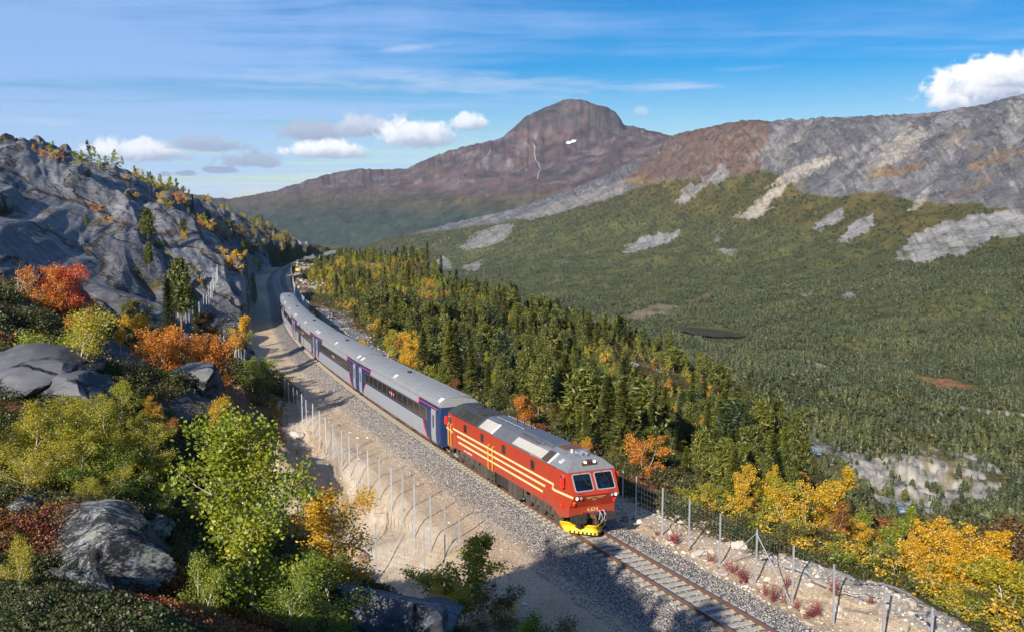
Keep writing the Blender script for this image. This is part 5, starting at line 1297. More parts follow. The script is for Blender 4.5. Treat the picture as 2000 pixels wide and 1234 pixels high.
ROOF_A = [math.radians(a) for a in range(0, 181, 12)]
def build_coach():
    root = bpy.data.objects.new('passenger_coach', None); COL.objects.link(root)
    L = 12.75
    m = MB(); side_prof = [(-1.36, .50), (-1.48, .72), (-1.52, 1.2), (-1.52, 2.85), (-1.47, 3.40), (1.47, 3.40), (1.52, 2.85), (1.52, 1.2), (1.48, .72), (1.36, .50)]
    m.prism(side_prof, -L, L); body = m.build('body', MT['blue'], root); bb = body.modifiers.new('bevel', 'BEVEL'); bb.width = .07; bb.segments = 2; bb.limit_method = 'ANGLE'
    m = MB(); prof = [(1.485 * math.cos(a), 3.40 + .66 * math.sin(a) ** .85 if 0 < a < math.pi - .001 else 3.40) for a in ROOF_A]
    sts = [(-L - .02, .955), (-L + .5, 1.0), (L - .5, 1.0), (L + .02, .955)]
    n = len(prof); V = [(x, y * (1 if k == 1 else .98), 3.40 + (z - 3.40) * k - (0 if k == 1 else .02)) for x, k in sts for y, z in prof]
    m.mesh(V, [(i * n + j, i * n + (j + 1) % n, (i + 1) * n + (j + 1) % n, (i + 1) * n + j) for i in range(3) for j in range(n)] + [tuple(range(n)), tuple(range(3 * n, 4 * n))])
    roof = m.build('roof', MT['coach_roof'], root); smooth_by_angle(roof, 30)
    for a in (28, 42, 56, 70, 84, 98, 112, 126, 140, 152):
        t = math.radians(a); m = MB(); m.box((0, 1.485 * math.cos(t), 3.40 + .66 * math.sin(t) ** .85 + .008), (2 * L - 1.2, .045, .035)); m.build('roof_rib', MT['coach_roof'], roof)
    for sx in (-1, 1):
        m = MB(); n2 = len(prof)
        V = [(sx * (L - .36 + d), y * 1.008, 3.40 + (z - 3.40) * 1.015) for d in (0, .16) for y, z in prof]
        m.mesh(V, [(j, j + 1, n2 + j + 1, n2 + j) for j in range(n2 - 1)]); m.build('roof_end_band', paint('cream roof band', (.42, .39, .31), .5), roof, fix=False)
    for x, y in ((-.2, 0.0),):
        m = MB(); m.tube([(x, y, 4.03), (x, y, 4.20)], .2, 12); m.build('roof_vent', MT['black'], roof)
    for x in (-12.25, -.3, 12.15):
        m = MB(); m.box((x, -1.18, 3.80), (.62, .42, .10), R=Matrix.Rotation(math.radians(36), 3, 'X')); m.build('roof_hatch', MT['white'], roof)
    for sy in (-1, 1):
        yy = lambda z: sy * (np.interp(z, [.5, .72, 1.2, 2.85, 3.40], [1.36, 1.48, 1.52, 1.52, 1.47]) + .012)
        def panel(name, mat, pts, parent=root, off=0.0):
            # pts: lower left, lower right, upper right, upper left; follows the bowed side
            (xa, za), (xb, zb), (xc, zc), (xd, zd) = pts
            zs = sorted({za, zc} | {q for q in (.72, 1.2, 2.85) if za < q < zc}); m = MB(); lp = lambda u, v, f: u + (v - u) * f
            V = []
            for z in zs:
                f = (z - za) / (zc - za); V += [(lp(xa, xd, f), yy(z) + sy * off, z), (lp(xb, xc, f), yy(z) + sy * off, z)]
            m.mesh(V, [(2 * i, 2 * i + 1, 2 * i + 3, 2 * i + 2) for i in range(len(zs) - 1)])
            o = m.build(name, mat, parent, fix=False); s = o.modifiers.new('solid', 'SOLIDIFY'); s.thickness = .02; s.offset = 0; return o
        z0, z1 = .52, 1.86; slats = [.52, .72, .95, 1.18, 1.41, 1.64, 1.86]
        xl = lambda z: np.interp(z, [z0, z1], [-11.15, -9.6]); xr = lambda z: np.interp(z, [z0, z1], [9.55, 8.42])
        for a, b in zip(slats[:-1], slats[1:]): panel('side_panel', MT['silver'], [(xl(a), a + .008), (xr(a), a + .008), (xr(b), b - .008), (xl(b), b - .008)])
        panel('red_stripe', MT['stripe_red'], [(xl(z0) - .2, z0), (xl(z0), z0), (xl(z1), z1), (xl(z1) - .2, z1)]); panel('red_stripe', MT['stripe_red'], [(xr(z0), z0), (xr(z0) + .2, z0), (xr(z1) + .2, z1), (xr(z1), z1)])
        panel('upper_panel', MT['silver'], [(-7.8, 2.90), (7.42, 2.90), (7.42, 3.38), (-7.6, 3.38)])
        panel('red_stripe', MT['stripe_red'], [(7.42, 2.90), (7.6, 2.90), (7.6, 3.38), (7.42, 3.38)]); panel('red_stripe', MT['stripe_red'], [(-7.98, 2.90), (-7.8, 2.90), (-7.6, 3.38), (-7.78, 3.38)])
        panel('red_line', MT['stripe_red'], [(7.6, 3.14), (12.3, 3.14), (12.3, 3.18), (7.6, 3.18)]); panel('red_line', MT['stripe_red'], [(-12.3, 3.14), (-7.98, 3.14), (-7.98, 3.18), (-12.3, 3.18)])
        band = panel('window_band', MT['band'], [(-10.3, 1.98), (9.9, 1.98), (9.7, 2.86), (-10.0, 2.86)])
        for k in range(12):
            x = -9.2 + k * 1.62
            p = panel('window', MT['dark_window'], [(x - .68, 2.06), (x + .68, 2.06), (x + .68, 2.78), (x - .68, 2.78)], band, .014)
        for x in (11.32, -12.0):
            dr = panel('door', MT['silver'], [(x - .52, .60), (x + .52, .60), (x + .52, 3.04), (x - .52, 3.04)])
            panel('door_window', MT['dark_window'], [(x - .16, 1.72), (x + .16, 1.72), (x + .16, 2.62), (x - .16, 2.62)], dr, .014)
            m = MB(); m.box((x, sy * 1.40, .42), (1.0, .2, .05)); m.build('door_step', MT['black'], root)
        ux = (1, 0, 0) if sy < 0 else (-1, 0, 0)
        yo = sy * 1.565
        text('logo_letter', 'N', .34, MT['white'], root, (-.95 if sy < 0 else .35, yo, 2.38), ux, (0, 0, 1)); text('logo_letter', 'B', .34, MT['white'], root, (.35 if sy < 0 else -.95, yo, 2.38), ux, (0, 0, 1))
        m = MB(); m.poly([(x, yo, z) for x, z in ((-.62, 2.38), (-.3, 2.14), (.02, 2.38), (-.3, 2.62))]); m.build('logo_mark', MT['stripe_red'], root, fix=False)
        text('logo_letter', 'S', .32, MT['white'], root, (-.3, yo + sy * .004, 2.38), ux, (0, 0, 1))
    for sx in (-1, 1):
        m = MB(); m.box((sx * (L + .16), 0, 2.2), (.36, 1.3, 2.4)); m.build('gangway', MT['black'], root)
        m = MB()
        for sy in (-1, 1): m.tube([(sx * (L - .1), sy * .88, 1.0), (sx * (L + .3), sy * .88, 1.0)], .12, 10)
        m.build('buffer', MT['black'], root)
        bg = MB(); bx = sx * 9.2
        for sy in (-1, 1):
            bg.box((bx, sy * 1.04, .55), (3.3, .12, .2))
            for ax in (-1.25, 1.25):
                bg.box((bx + ax, sy * 1.06, .46), (.4, .2, .36)); bg.tube([(bx + ax * .55, sy * 1.05, .45), (bx + ax * .55, sy * 1.05, .85)], .11, 8)
            bg.tube([(bx, sy * 1.1, .4), (bx, sy * 1.1, .85)], .16, 10)
        b = bg.build('bogie', MT['bogie'], root)
        for ax in (-1.25, 1.25): wheelset(b, bx + ax, .45, MT['bogie'])
    for x, w, h in ((-5.6, 1.6, .5), (-3.6, .9, .4), (-1.6, 1.9, .55), (1.2, 1.3, .45), (3.2, 1.6, .55), (5.4, 1.0, .4), (6.6, .5, .5)):
        m = MB(); m.box((x, 0, .62 - h / 2 + .12), (w, 2.3, h)); m.build('underfloor_box', MT['bogie'], root)
    m = MB(); m.box((0, 0, .62), (2 * L - .6, 2.2, .18)); m.build('underframe', MT['black'], root)
    return root
MT['band'] = paint('brown tinted band', (.085, .068, .060), .22, dirt=.35, scale=.8, spec=.5)
def children(o): return [c for c in bpy.data.objects if c.parent == o]
def copy_tree(o, parent=None, kids=None):
    if kids is None:
        kids = {}
        for q in bpy.data.objects:
            if q.parent: kids.setdefault(q.parent.name, []).append(q)
    c = o.copy(); COL.objects.link(c)
    if parent: c.parent = parent
    for ch in kids.get(o.name, []): copy_tree(ch, c, kids)
    return c
coach = build_coach()
coach_labels = ['silver and blue coach coupled directly behind the red locomotive', 'silver and blue coach second behind the locomotive', 'silver and blue cafe coach with dark slots down its side, middle of the train', 'silver and blue coach ahead of the last one, by the shaded rock', 'last silver coach of the train, in the shade of the rock cutting']
coaches = [coach] + [copy_tree(coach) for _ in range(4)]
for i, o in enumerate(coaches):
    s0 = 20.96 + 26.1 * i
    o.matrix_world = vehicle_frame(s0, s0 + 25.5)
    tag(o, coach_labels[i], 'train coach', 'coaches of the train')
for x, z0, z1 in ((-8.9, 1.05, 3.05), (.2, .9, 3.15)):
    m = MB(); m.box((x, -1.548, (z0 + z1) / 2), (.22, .02, z1 - z0)); m.build('dark_slot', MT['black'], coaches[2])
print('train', round(time.time() - T0, 1))

# ------------------------------------------------------------------ fences
POST = None
def post_mesh(h):
    M = MB(); M.box((0, 0, h / 2 - .15), (.075, .045, h + .3)); return M.data('post', MT['galv'])
def build_fence(posts, label, group=None, mesh=True, braces=(), step=.30, rows=9, dens=1.0):
    """posts: list of (base point, height)"""
    root = empty('fence', posts[0][0], label=label, cat='fence')
    if group: root['group'] = group
    o0 = Vector(posts[0][0])
    for p, h in posts:
        pm = post_mesh(h); link('post', pm, root, Vector(p) - o0, (random.gauss(0, .012), random.gauss(0, .012), random.uniform(0, .3)))
    for i, j, f in braces:
        a = Vector(posts[i][0]) - o0 + Vector((0, 0, posts[i][1] * .93)); b = Vector(posts[j][0]) - o0
        a0 = Vector(posts[i][0]) - o0; e = a0 + (b - a0) * f; M = MB(); M.tube([a, e + Vector((0, 0, .05))], .024, 6); M.build('brace', MT['galv'], root)
    if mesh:
        M = MB(); w = .0045 * dens
        for (p, h), (q, h2) in zip(posts[:-1], posts[1:]):
            p, q = Vector(p) - o0, Vector(q) - o0; Lx = (q - p).length
            for r in range(rows):
                f = (r + .3) / rows; a = p + Vector((0, 0, h * f)); b = q + Vector((0, 0, h2 * f)); M.tube([a, b], w, 3, cap=False)
            nv = max(2, int(Lx / step))
            for k in range(1, nv):
                c = p.lerp(q, k / nv); hh = h + (h2 - h) * k / nv; M.tube([c, c + Vector((0, 0, hh * .98))], w, 3, cap=False)
        tag(M.build('wire_mesh', MT['galv'], root, fix=False), kind='stuff')
    return root
def post_px(lst, hdef=None):
    """posts given by their foot and top in the photograph; the foot is found on the ground"""
    out = []
    for x, yt, yb in lst:
        g = hit(x, yb)
        if g is None: continue
        d = g[1]; top = at_depth(x, yt, d); out.append((tuple(g), float(np.clip(top[2] - g[2], 1.4, 3.4)) if hdef is None else hdef))
    return out
z6 = lambda x, y0, y1: (520 + x / 3.248, 740 + y0 / 3.248, 740 + y1 / 3.248)
LB = [z6(*q) for q in ((118, -5, 125), (145, 20, 165), (175, 50, 180), (197, 65, 190), (230, 95, 285), (257, 130, 320), (297, 155, 360), (341, 200, 425), (383, 245, 460), (425, 280, 510), (480, 325, 585), (531, 360, 625), (580, 410, 685), (649, 455, 735), (718, 500, 775), (795, 560, 840), (864, 605, 920), (942, 665, 1010), (1045, 740, 1100), (1133, 800, 1130), (1225, 885, 1125))]
pl = post_px(LB)
build_fence(pl, 'wire fence of thin posts along the sandy bank below the shelf', braces=((9, 10, .9), (9, 8, .5), (20, 19, .9)), dens=.8)
pl2 = post_px([(553, 960, 1045), (610, 985, 1065), (668, 1000, 1100), (735, 1022, 1130), (829, 1030, 1155)])
build_fence(pl2, 'short wire fence at the foot of the sandy bank', dens=.9)
RB = [(1216, 925, 1010), (1242, 938, 1031), (1292, 960, 1056), (1346, 985, 1076), (1406, 1010, 1118), (1475, 1040, 1147), (1546, 1072, 1184), (1628, 1107, 1240), (1721, 1150, 1300), (1819, 1193, 1360)]
pr = []
for x, yt, yb in RB:
    # the row stands 4 m right of the track centre: follow it so posts below the frame stand on it too
    cand = track(np.linspace(-30, 12, 400), -4.15, -.6); qx, qy, _ = project(cand); k = int(np.argmin(np.abs(qx - x))); g = cand[k].copy(); g[2] = height(g[0], g[1]); pr.append((tuple(g), 2.62))
build_fence(pr, 'wire fence of galvanised posts on the right edge of the ballast', braces=((5, 4, .95), (5, 6, .95)), dens=.7)
HB = [(150 and 330 + x / 5.608, 500 + y0 / 5.608, 500 + y1 / 5.608) for x, y0, y1 in ((101, 575, 770), (143, 560, 780), (188, 540, 755), (222, 520, 730), (264, 505, 690), (293, 488, 690), (333, 505, 670), (383, 420, 615), (412, 430, 590), (440, 325, 560), (459, 285, 460), (473, 260, 465), (488, 215, 385), (509, 175, 325), (524, 125, 300), (535, 95, 270))]
build_fence(post_px(HB), 'wire fence climbing the dark slabs beside the pines', mesh=True, dens=.8, step=.6)
HB2 = [(330 + x / 5.608, 500 + y0 / 5.608, 500 + y1 / 5.608) for x, y0, y1 in ((602, 805, 1010), (712, 850, 1040), (738, 890, 1130), (768, 970, 1145), (792, 1010, 1140), (822, 1040, 1140), (846, 1045, 1140), (882, 1000, 1090))]
build_fence(post_px(HB2), 'wire fence between the orange birches and the sandy shelf', mesh=True, braces=((1, 0, .9),), dens=.8, step=.5)
# the grey mesh fence along the right edge of the far line
far_posts = []
for s in np.concatenate([np.arange(150, 300, 4.0), np.arange(300, 860, 6.0)]):
    p = track(np.array(s), -4.6 - .8 * math.sin(s / 40), 0); p[2] = height(p[0], p[1]); far_posts.append((tuple(p), 2.7))
build_fence(far_posts, 'pale mesh fence curving along the distant track', dens=2.4, step=.35, rows=10)
build_fence(post_px([(582, 466, 478), (585, 466, 478), (588, 466, 478), (591, 466, 478), (594, 466, 478), (597, 466, 478), (600, 466, 478)]), 'small pale fence on top of the far rock nose', dens=4.0, step=.4)
# small yellow signal board among the fence posts
sp = track(np.array(258.0), -6.2, 0); sp[2] = height(sp[0], sp[1])
sgn = empty('signal_board', sp.tolist(), label='small yellow board on a pole by the distant track curve', cat='sign')
M = MB(); M.tube([(0, 0, -.2), (0, 0, 3.2)], .05, 6); M.build('pole', MT['galv'], sgn)
M = MB(); M.box((0, 0, 3.4), (1.0, .06, .9)); M.build('board', MT['yellow'], sgn)
print('fences', round(time.time() - T0, 1), len(pl), len(pl2))
# ------------------------------------------------------------------ rocks
def rock_mat(name, dark, mid, light, sc=1.0, lichen=.5):
    m, N = new_mat(name); pos = N.n('ShaderNodeTexCoord').outputs['Object']
    c, h = rock_nodes(N, pos, dark, mid, light, sc, lichen)
    e = N.vor(N.vm('ADD', N.mapv(pos, rot=(.2, .5, .3), scale=(.5, 1.6, 1.4)), N.vm('SCALE', N.noise(pos, 1.3, 4, .6, out=1), scale=.5)), .42 * sc, 'DISTANCE_TO_EDGE'); k = N.m('MULTIPLY', N.ss(e, .035, .004), N.ss(N.noise(pos, .8, 3), .45, .6))
    c = N.mix(k, c, tuple(.3 * x for x in dark)); h = N.m('SUBTRACT', h, k)
    finish(N, c, .85, h, .8, .05)
    return m
def lichen_mat():
    m, N = new_mat('lichen rock'); pos = N.n('ShaderNodeTexCoord').outputs['Object']
    st = N.mapv(pos, rot=(.3, .5, .6), scale=(.8, 1.9, 1.6))
    a = N.noise(st, 5.5, 8, .80); b = N.noise(st, 19.0, 6, .78); big = N.noise(pos, 1.1, 3, .5)
    v = N.m('ADD', N.m('ADD', N.m('MULTIPLY', a, .55), N.m('MULTIPLY', b, .35)), N.m('MULTIPLY', big, .25))
    c = N.ramp(v, [(.52, (.016, .017, .020)), (.575, (.045, .047, .052)), (.61, (.22, .225, .22)), (.69, (.46, .46, .44))])
    gl = N.noise(pos, 2.3, 5, .6); c = N.mix(N.ss(gl, .60, .66), c, (.26, .30, .20))
    finish(N, c, .9, N.m('ADD', a, N.m('MULTIPLY', b, .6)), .9, .04)
    return m
RM = {
 'lichen': lichen_mat(),
 'dark': rock_mat('dark rock', (.022, .024, .030), (.085, .092, .110), (.30, .31, .34), 1.8, .5),
 'grey': rock_mat('grey slab rock', (.038, .040, .048), (.085, .088, .10), (.25, .245, .245), 1.1, .25),
 'pale': rock_mat('pale rock', (.24, .20, .15), (.48, .43, .36), (.68, .63, .56), 2.5, .1),
 'tan': rock_mat('tan rock', (.17, .10, .055), (.36, .24, .14), (.52, .42, .31), 2.0, .05),
}
def rock_mesh(seed, size, facets=12, sub=5, rough=.05):
    g = np.random.default_rng(seed); b = bmesh.new(); bmesh.ops.create_icosphere(b, subdivisions=sub, radius=1)
    D = rand_dirs(facets, g, .1); H = g.uniform(.42, .85, facets)
    for v in b.verts:
        p = np.array(v.co); k = 1.0
        for d, h in zip(D, H):
            q = p @ d
            if q * k > h: k = min(k, h / q)
        v.co = Vector(p * k)
    co = np.array([v.co for v in b.verts])
    n = fbm(co[:, 0] * 2.2 + seed, co[:, 1] * 2.2 + co[:, 2] * 1.7, 4, seed) * rough + ridged(co[:, 0] * 1.5 + co[:, 2] * 2.5, co[:, 1] * 4, 3, seed + 5) * rough * .35
    for v, q in zip(b.verts, n): v.co = Vector([v.co[i] * size[i] * (1 + q) for i in range(3)])
    me = bpy.data.meshes.new('boulder'); b.to_mesh(me); b.free()
    return me
def boulder(px, py, d, size, seed, mat, label, sink=.35, rz=0.0, tilt=0.0, name='boulder', cat='boulder', sub=5, group=None, z=None):
    p = at_depth(px, py, d)
    if z is None: p[2] = height(p[0], p[1]) + size[2] * (1 - sink) - size[2] * .5
    me = rock_mesh(seed, tuple(q * 1.18 for q in size), sub=sub); me.materials.append(RM[mat])
    o = link(name, me, None, p.tolist(), (tilt, 0, rz)); smooth_by_angle(o, 24); tag(o, label, cat, group)
    return o
boulder(165, 1075, 12.6, (.95, .75, .62), 3, 'lichen', 'large dark boulder blotched with white lichen in the lower left corner', .2, .3, .1, z=1)
boulder(255, 1095, 12.2, (.55, .5, .42), 8, 'lichen', 'lichen speckled boulder leaning on the right of the large one', .2, .8, z=1)
boulder(180, 1165, 11.4, (.62, .5, .40), 12, 'lichen', 'low white lichen rock in front of the large dark boulder', .2, -.3, z=1)
boulder(40, 1040, 13.2, (.55, .6, .55), 17, 'lichen', 'pale grey boulder at the left edge under yellow leaves', .2, .2, z=1)
boulder(300, 1030, 14.5, (.5, .4, .25), 21, 'lichen', 'flat lichen rock behind the large boulder beside red bilberry', .2, .2, z=1)
boulder(745, 1205, 16.2, (.95, 1.1, .80), 29, 'dark', 'smooth blue grey rock dome at the bottom centre', .2, .5, -.25, 'rock_dome', 'rock', z=1)
boulder(835, 1225, 18.5, (.75, 1.0, .55), 33, 'dark', 'lower shoulder of grey rock right of the rock dome', .2, .7, -.2, 'rock_dome', 'rock', z=1)
boulder(585, 1090, 23, (.6, .6, .45), 37, 'dark', 'small dark rock between green and golden leaves', .3, .3)
boulder(40, 745, 19, (1.5, 1.2, .6), 41, 'grey', 'big smooth grey rock block at the left edge under the bent birch', .3, .3, .1, 'rock_block', 'rock', z=1)
boulder(150, 775, 18.6, (.95, .8, .42), 45, 'grey', 'square grey rock block right of the bent birch trunk', .3, .2, 0, 'rock_block', 'rock', z=1)
boulder(385, 740, 22, (.75, .8, .5), 49, 'grey', 'grey rock step below the orange birches', .3, .2, 0, 'rock_block', 'rock', z=1)
boulder(215, 585, 108, (3.6, 2.6, 1.9), 53, 'grey', 'grey block with a sunlit pale edge under the slabs', .4, .4, 0, 'rock_block', 'rock')
for i, (px, py, d, s, mt, lb) in enumerate(((1310, 1070, 48.0, (.42, .3, .24), 'pale', 'white rock beside the ballast below the third right-hand fence post'), (1366, 1090, 46.3, (.50, .34, .26), 'pale', 'larger white rock beside the ballast below the fourth right-hand fence post'), (1340, 1080, 47.2, (.28, .22, .18), 'tan', 'small tan rock between the two white rocks'),
        (1440, 1110, 46.5, (.5, .45, .4), 'pale', 'white rock inside the fence brace'), (1218, 1030, 52, (.3, .22, .16), 'tan', 'rusty tan stone beside the plough'), (1262, 1052, 50.6, (.3, .25, .14), 'tan', 'flat tan stone by the second right-hand fence post'),
        (1740, 1196, 44.5, (.62, .45, .36), 'tan', 'tan boulder on the pale mound below the green birch'), (1775, 1212, 43.8, (.5, .38, .28), 'pale', 'pale boulder right of the tan boulder on the mound'), (1800, 1200, 45.5, (.42, .36, .3), 'tan', 'brown boulder at the right end of the pale mound'), (1460, 1180, 42.0, (.35, .3, .16), 'pale', 'flat pale stone beside the red fireweed'), (1415, 1150, 43.5, (.32, .25, .15), 'pale', 'pale stone at the ballast foot below the brace'),
        (560, 872, 79, (.95, .8, .6), 'tan', 'brown boulder at the top of the dark bank'), (578, 858, 82, (.7, .6, .5), 'pale', 'pale boulder behind the brown one on the bank'), (548, 895, 76, (.8, .6, .55), 'tan', 'shaded brown rock in the bank hollow'), (690, 1075, 54, (.8, .6, .55), 'tan', 'tan rock low on the sandy bank'), (712, 1070, 53.5, (.55, .45, .4), 'tan', 'smaller tan rock right of it on the sandy bank'), (640, 1045, 57, (.6, .5, .4), 'pale', 'pale rock at the left foot of the sandy bank'))):
    boulder(px, py, d, s, 60 + i * 3, mt, lb, .35, i * .7, 0, 'boulder', 'boulder', 3)

# loose stone: ballast, rubble
def stone_proto(seed, mat):
    g = np.random.default_rng(seed); b = bmesh.new(); bmesh.ops.create_icosphere(b, subdivisions=1, radius=1)
    for v in b.verts: v.co = Vector((v.co.x * 1.1, v.co.y * .85, v.co.z * .7)) * g.uniform(.7, 1.2)
    me = bpy.data.meshes.new('stone'); b.to_mesh(me); b.free(); me.materials.append(mat); return me
def stone_mat(name, stops):
    m, N = new_mat(name); geo = N.n('ShaderNodeObjectInfo')
    finish(N, N.ramp(geo.outputs['Random'], stops), .9); return m
sm_b = stone_mat('ballast stone', [(0, (.085, .083, .085)), (.35, (.22, .21, .205)), (.6, (.36, .325, .29)), (.85, (.45, .36, .27)), (1, (.66, .62, .56))])
sm_t = stone_mat('rubble stone', [(0, (.20, .15, .10)), (.4, (.38, .30, .22)), (.75, (.50, .42, .33)), (1, (.66, .60, .52))])
def on_shelf(n, s0, s1, u0, u1, power=1.0, seed=0):
    g = np.random.default_rng(seed); s = s0 + (s1 - s0) * g.uniform(0, 1, n) ** power; u = g.uniform(u0, u1, n)
    p = track(s, u, 0); p[:, 2] = height(p[:, 0], p[:, 1]); return p, s, u
p, s_, u_ = on_shelf(70000, -24, 75, -3.3, 4.2, 1.25, 3)
keepm = (np.abs(np.abs(u_) - .7525) > .13) & ((np.abs(u_) > 1.3) | (np.abs((s_ / .6) % 1 - .5) < .26)); p = p[keepm]; u_ = u_[keepm]
p[:, 2] += np.where(np.abs(u_) < 1.3, .0, .01)
g5 = np.random.default_rng(5)
scatter('ballast_stones', p, g5.uniform(.018, .045, len(p)), [stone_proto(i, sm_b) for i in range(4)], 'grey and tan ballast stones around the sleepers', 'ballast', .8, 2)
p, s_, u_ = on_shelf(16000, -24, 70, 4, 14, 1.2, 4); g5 = np.random.default_rng(6)
p2, _, _ = on_shelf(5000, -24, 40, -7.5, -3.2, 1.0, 7); p3, _, _ = on_shelf(1200, 64, 170, -15, -5, 1.0, 8); p4, _, _ = on_shelf(900, 200, 420, -14, -5.5, 1.0, 9)
P = np.concatenate([p, p2, p3, p4]); S = np.concatenate([g5.uniform(.015, .05, len(p)) * (1 + 3 * (g5.uniform(0, 1, len(p)) > .985)), g5.uniform(.03, .10, len(p2)) * (1 + 1.5 * (g5.uniform(0, 1, len(p2)) > .95)), g5.uniform(.05, .20, len(p3)), g5.uniform(.15, .5, len(p4))])
scatter('rubble', P, S, [stone_proto(20 + i, sm_t) for i in range(4)], 'pale loose rubble on the banks beside the line', 'rubble', .9, 3)
print('rocks', round(time.time() - T0, 1))

# ------------------------------------------------------------------ tree stock
BP = {
 'hero': birch_proto(1, 3.5, 1.05, .072, 17000, 1, .10, .08, n_limb=34),
 'hero2': birch_proto(2, 3.2, 1.15, .070, 14000, 3, .18, .08, n_limb=33),
 'hero3': birch_proto(3, 2.2, .62, .062, 4800, 1, .16, .10, n_limb=24),
 'hero4': birch_proto(4, 2.4, .85, .058, 7000, 2, .2, .05, n_limb=28),
 'bent': birch_proto(5, 2.0, .85, .055, 4600, 2, .6, .30, thin=.9, n_limb=22, trunk_r=.045),
 'mid1': birch_proto(11, 4.2, 1.05, .115, 4200, 1, .10, .18, thin=.9, trunk_r=.05),
 'mid2': birch_proto(12, 3.6, 1.25, .115, 4600, 3, .18, .10, trunk_r=.055),
 'mid3': birch_proto(13, 5.0, 1.15, .115, 4600, 1, .08, .25, thin=.85, trunk_r=.06),
 'mid4': birch_proto(14, 3.0, 1.3, .11, 4000, 4, .25, .05, trunk_r=.05),
 'wide': birch_proto(15, 4.4, 1.7, .12, 9000, 3, .16, .06, trunk_r=.06, n_limb=30),
 'far1': birch_proto(21, 4.0, 1.1, .19, 1100, 1, .10, .14, trunk_r=.055, n_limb=10),
 'far2': birch_proto(22, 3.2, 1.3, .19, 1100, 3, .2, .05, trunk_r=.05, n_limb=9),
 'far3': birch_proto(23, 4.8, 1.1, .20, 1200, 1, .12, .2, trunk_r=.06, n_limb=10),
 'shrub': birch_proto(24, 1.3, .75, .12, 650, 4, .5, .02, trunk_r=.02, n_limb=12),
 'bare': birch_proto(25, 2.4, 1.0, .05, 700, 3, .3, .08, trunk_r=.035, n_limb=20),
}
CPR = {
 'spruce': conifer_proto(31, 7.0, 1.35, 38, 11, 9, .27),
 'spruce2': conifer_proto(32, 6.0, 1.0, 32, 10, 8, .26, ragged=.35),
 'pine': conifer_proto(33, 6.5, 1.1, 24, 9, 18, .25, pine=True),
 'pine2': conifer_proto(34, 5.5, 1.3, 19, 9, 18, .26, pine=True),
 'fspruce': conifer_proto(35, 6.0, 1.05, 20, 8, 4, .42),
 'fspruce2': conifer_proto(36, 5.0, .85, 18, 8, 4, .40, ragged=.4),
 'fpine': conifer_proto(37, 5.5, 1.15, 14, 8, 9, .36, pine=True),
 'fpine2': conifer_proto(38, 4.6, 1.25, 12, 8, 9, .38, pine=True),
}
BH = {k: max(v.co.z for v in m[1].vertices) for k, m in {**BP, **CPR}.items()}
def plant(kind, x, y, h, leaf, label, group=None, rz=None, name='birch_tree', cat='birch tree', wide=1.0, z=None):
    tr, cr = (BP.get(kind) or CPR.get(kind)); k = h / BH[kind]
    e = empty(name, (x, y, float(height(x, y)) - .03 if z is None else z), random.uniform(0, 6.28) if rz is None else rz, label=label, cat=cat)
    if group: e['group'] = group
    e.scale = (k * wide, k * wide, k)
    link('trunk', tr, e)
    c = link('crown', cr, e); c.material_slots[0].link = 'OBJECT'; c.material_slots[0].material = LF[leaf]
    return e
def plant_px(kind, px, ytop, d, leaf, label, wide=1.0, rz=None, ybase=None, **kw):
    """tree whose top shows at (px, ytop); d = distance, or found from the foot at ybase"""
    if d is None:
        g = hit(px, ybase); d = g[1]
    q = at_depth(px, ytop, d); gz = float(height(q[0], q[1])); h = max(.5, q[2] - gz)
    if h > 5.2: print('TALL', label, round(h, 1), px, ytop, d)
    return plant(kind, q[0], q[1], h, leaf, label, wide=wide, rz=rz, **kw)
# foreground
plant_px('hero', 480, 775, 14.0, 'green', 'tall green birch standing in front of the sandy bank, lower centre', 1.12, 1.0)
plant_px('hero2', 205, 735, 17.0, 'yellowgreen', 'broad yellow green birch behind the lichen boulders', 1.25, 2.0)
plant_px('hero2', 85, 800, 15.5, 'yellowgreen', 'yellow green birch left of the broad one, at the left edge', 1.15, 4.0)
plant_px('hero4', -15, 830, 15.5, 'yellowgreen', 'yellow green birch cut by the left edge of the picture', 1.2, 1.0)
plant_px('hero2', 305, 880, 16.5, 'yellowgreen', 'low yellow green birch between the broad birch and the tall green one', 1.2, .5)
plant_px('hero', 425, 768, 20.5, 'yellow', 'bright yellow birch behind the tall green birch', 1.15, 3.0)
plant_px('hero4', 325, 838, 19.0, 'rust', 'rusty red bush beside the yellow birch', 1.2, 2.2)
plant_px('hero3', 655, 945, 17.0, 'gold', 'slim golden birch in front of the pale bank', 1.25, .4)
plant_px('hero4', 615, 960, 19.5, 'gold', 'golden brown birch behind the slim golden one', 1.2, 1.4)
plant_px('hero4', 640, 1075, 14.0, 'green', 'low green birch bush at the bottom, left of the rock dome', 1.2, 5.0)
plant_px('hero4', 560, 1100, 13.0, 'green', 'small green birch at the foot of the tall green birch', 1.1, 2.0)
plant_px('hero4', 385, 1090, 12.0, 'green', 'thin green sapling in the shade right of the boulders', .9, 2.6)
plant_px('hero4', 25, 1050, 10.5, 'yellowgreen', 'sparse yellow leaved sapling over the boulder at the left edge', .8, 2.6)
plant_px('hero4', 540, 1010, 20.5, 'green', 'green bush right of the tall birch trunk', 1.2, 3.3)
plant_px('mid1', 872, 1030, 38.5, 'yellowgreen', 'pointed yellow green birch in front of the fence end', 1.2, .3)
plant_px('mid4', 905, 1085, 38.0, 'yellowgreen', 'wide yellow and green bush at the bottom, below the fence end', 1.5, 1.3)
plant_px('mid4', 955, 1120, 37.5, 'olive', 'dull green bush right of the yellow and green bush', 1.2, 4.3)
plant_px('hero4', 850, 1150, 20.5, 'gold', 'low golden bush right of the rock dome', 1.1, 2.3)
plant_px('hero3', 1060, 1188, 31.0, 'green', 'small green sapling at the bottom edge of the gravel', 1.3, 1.0)
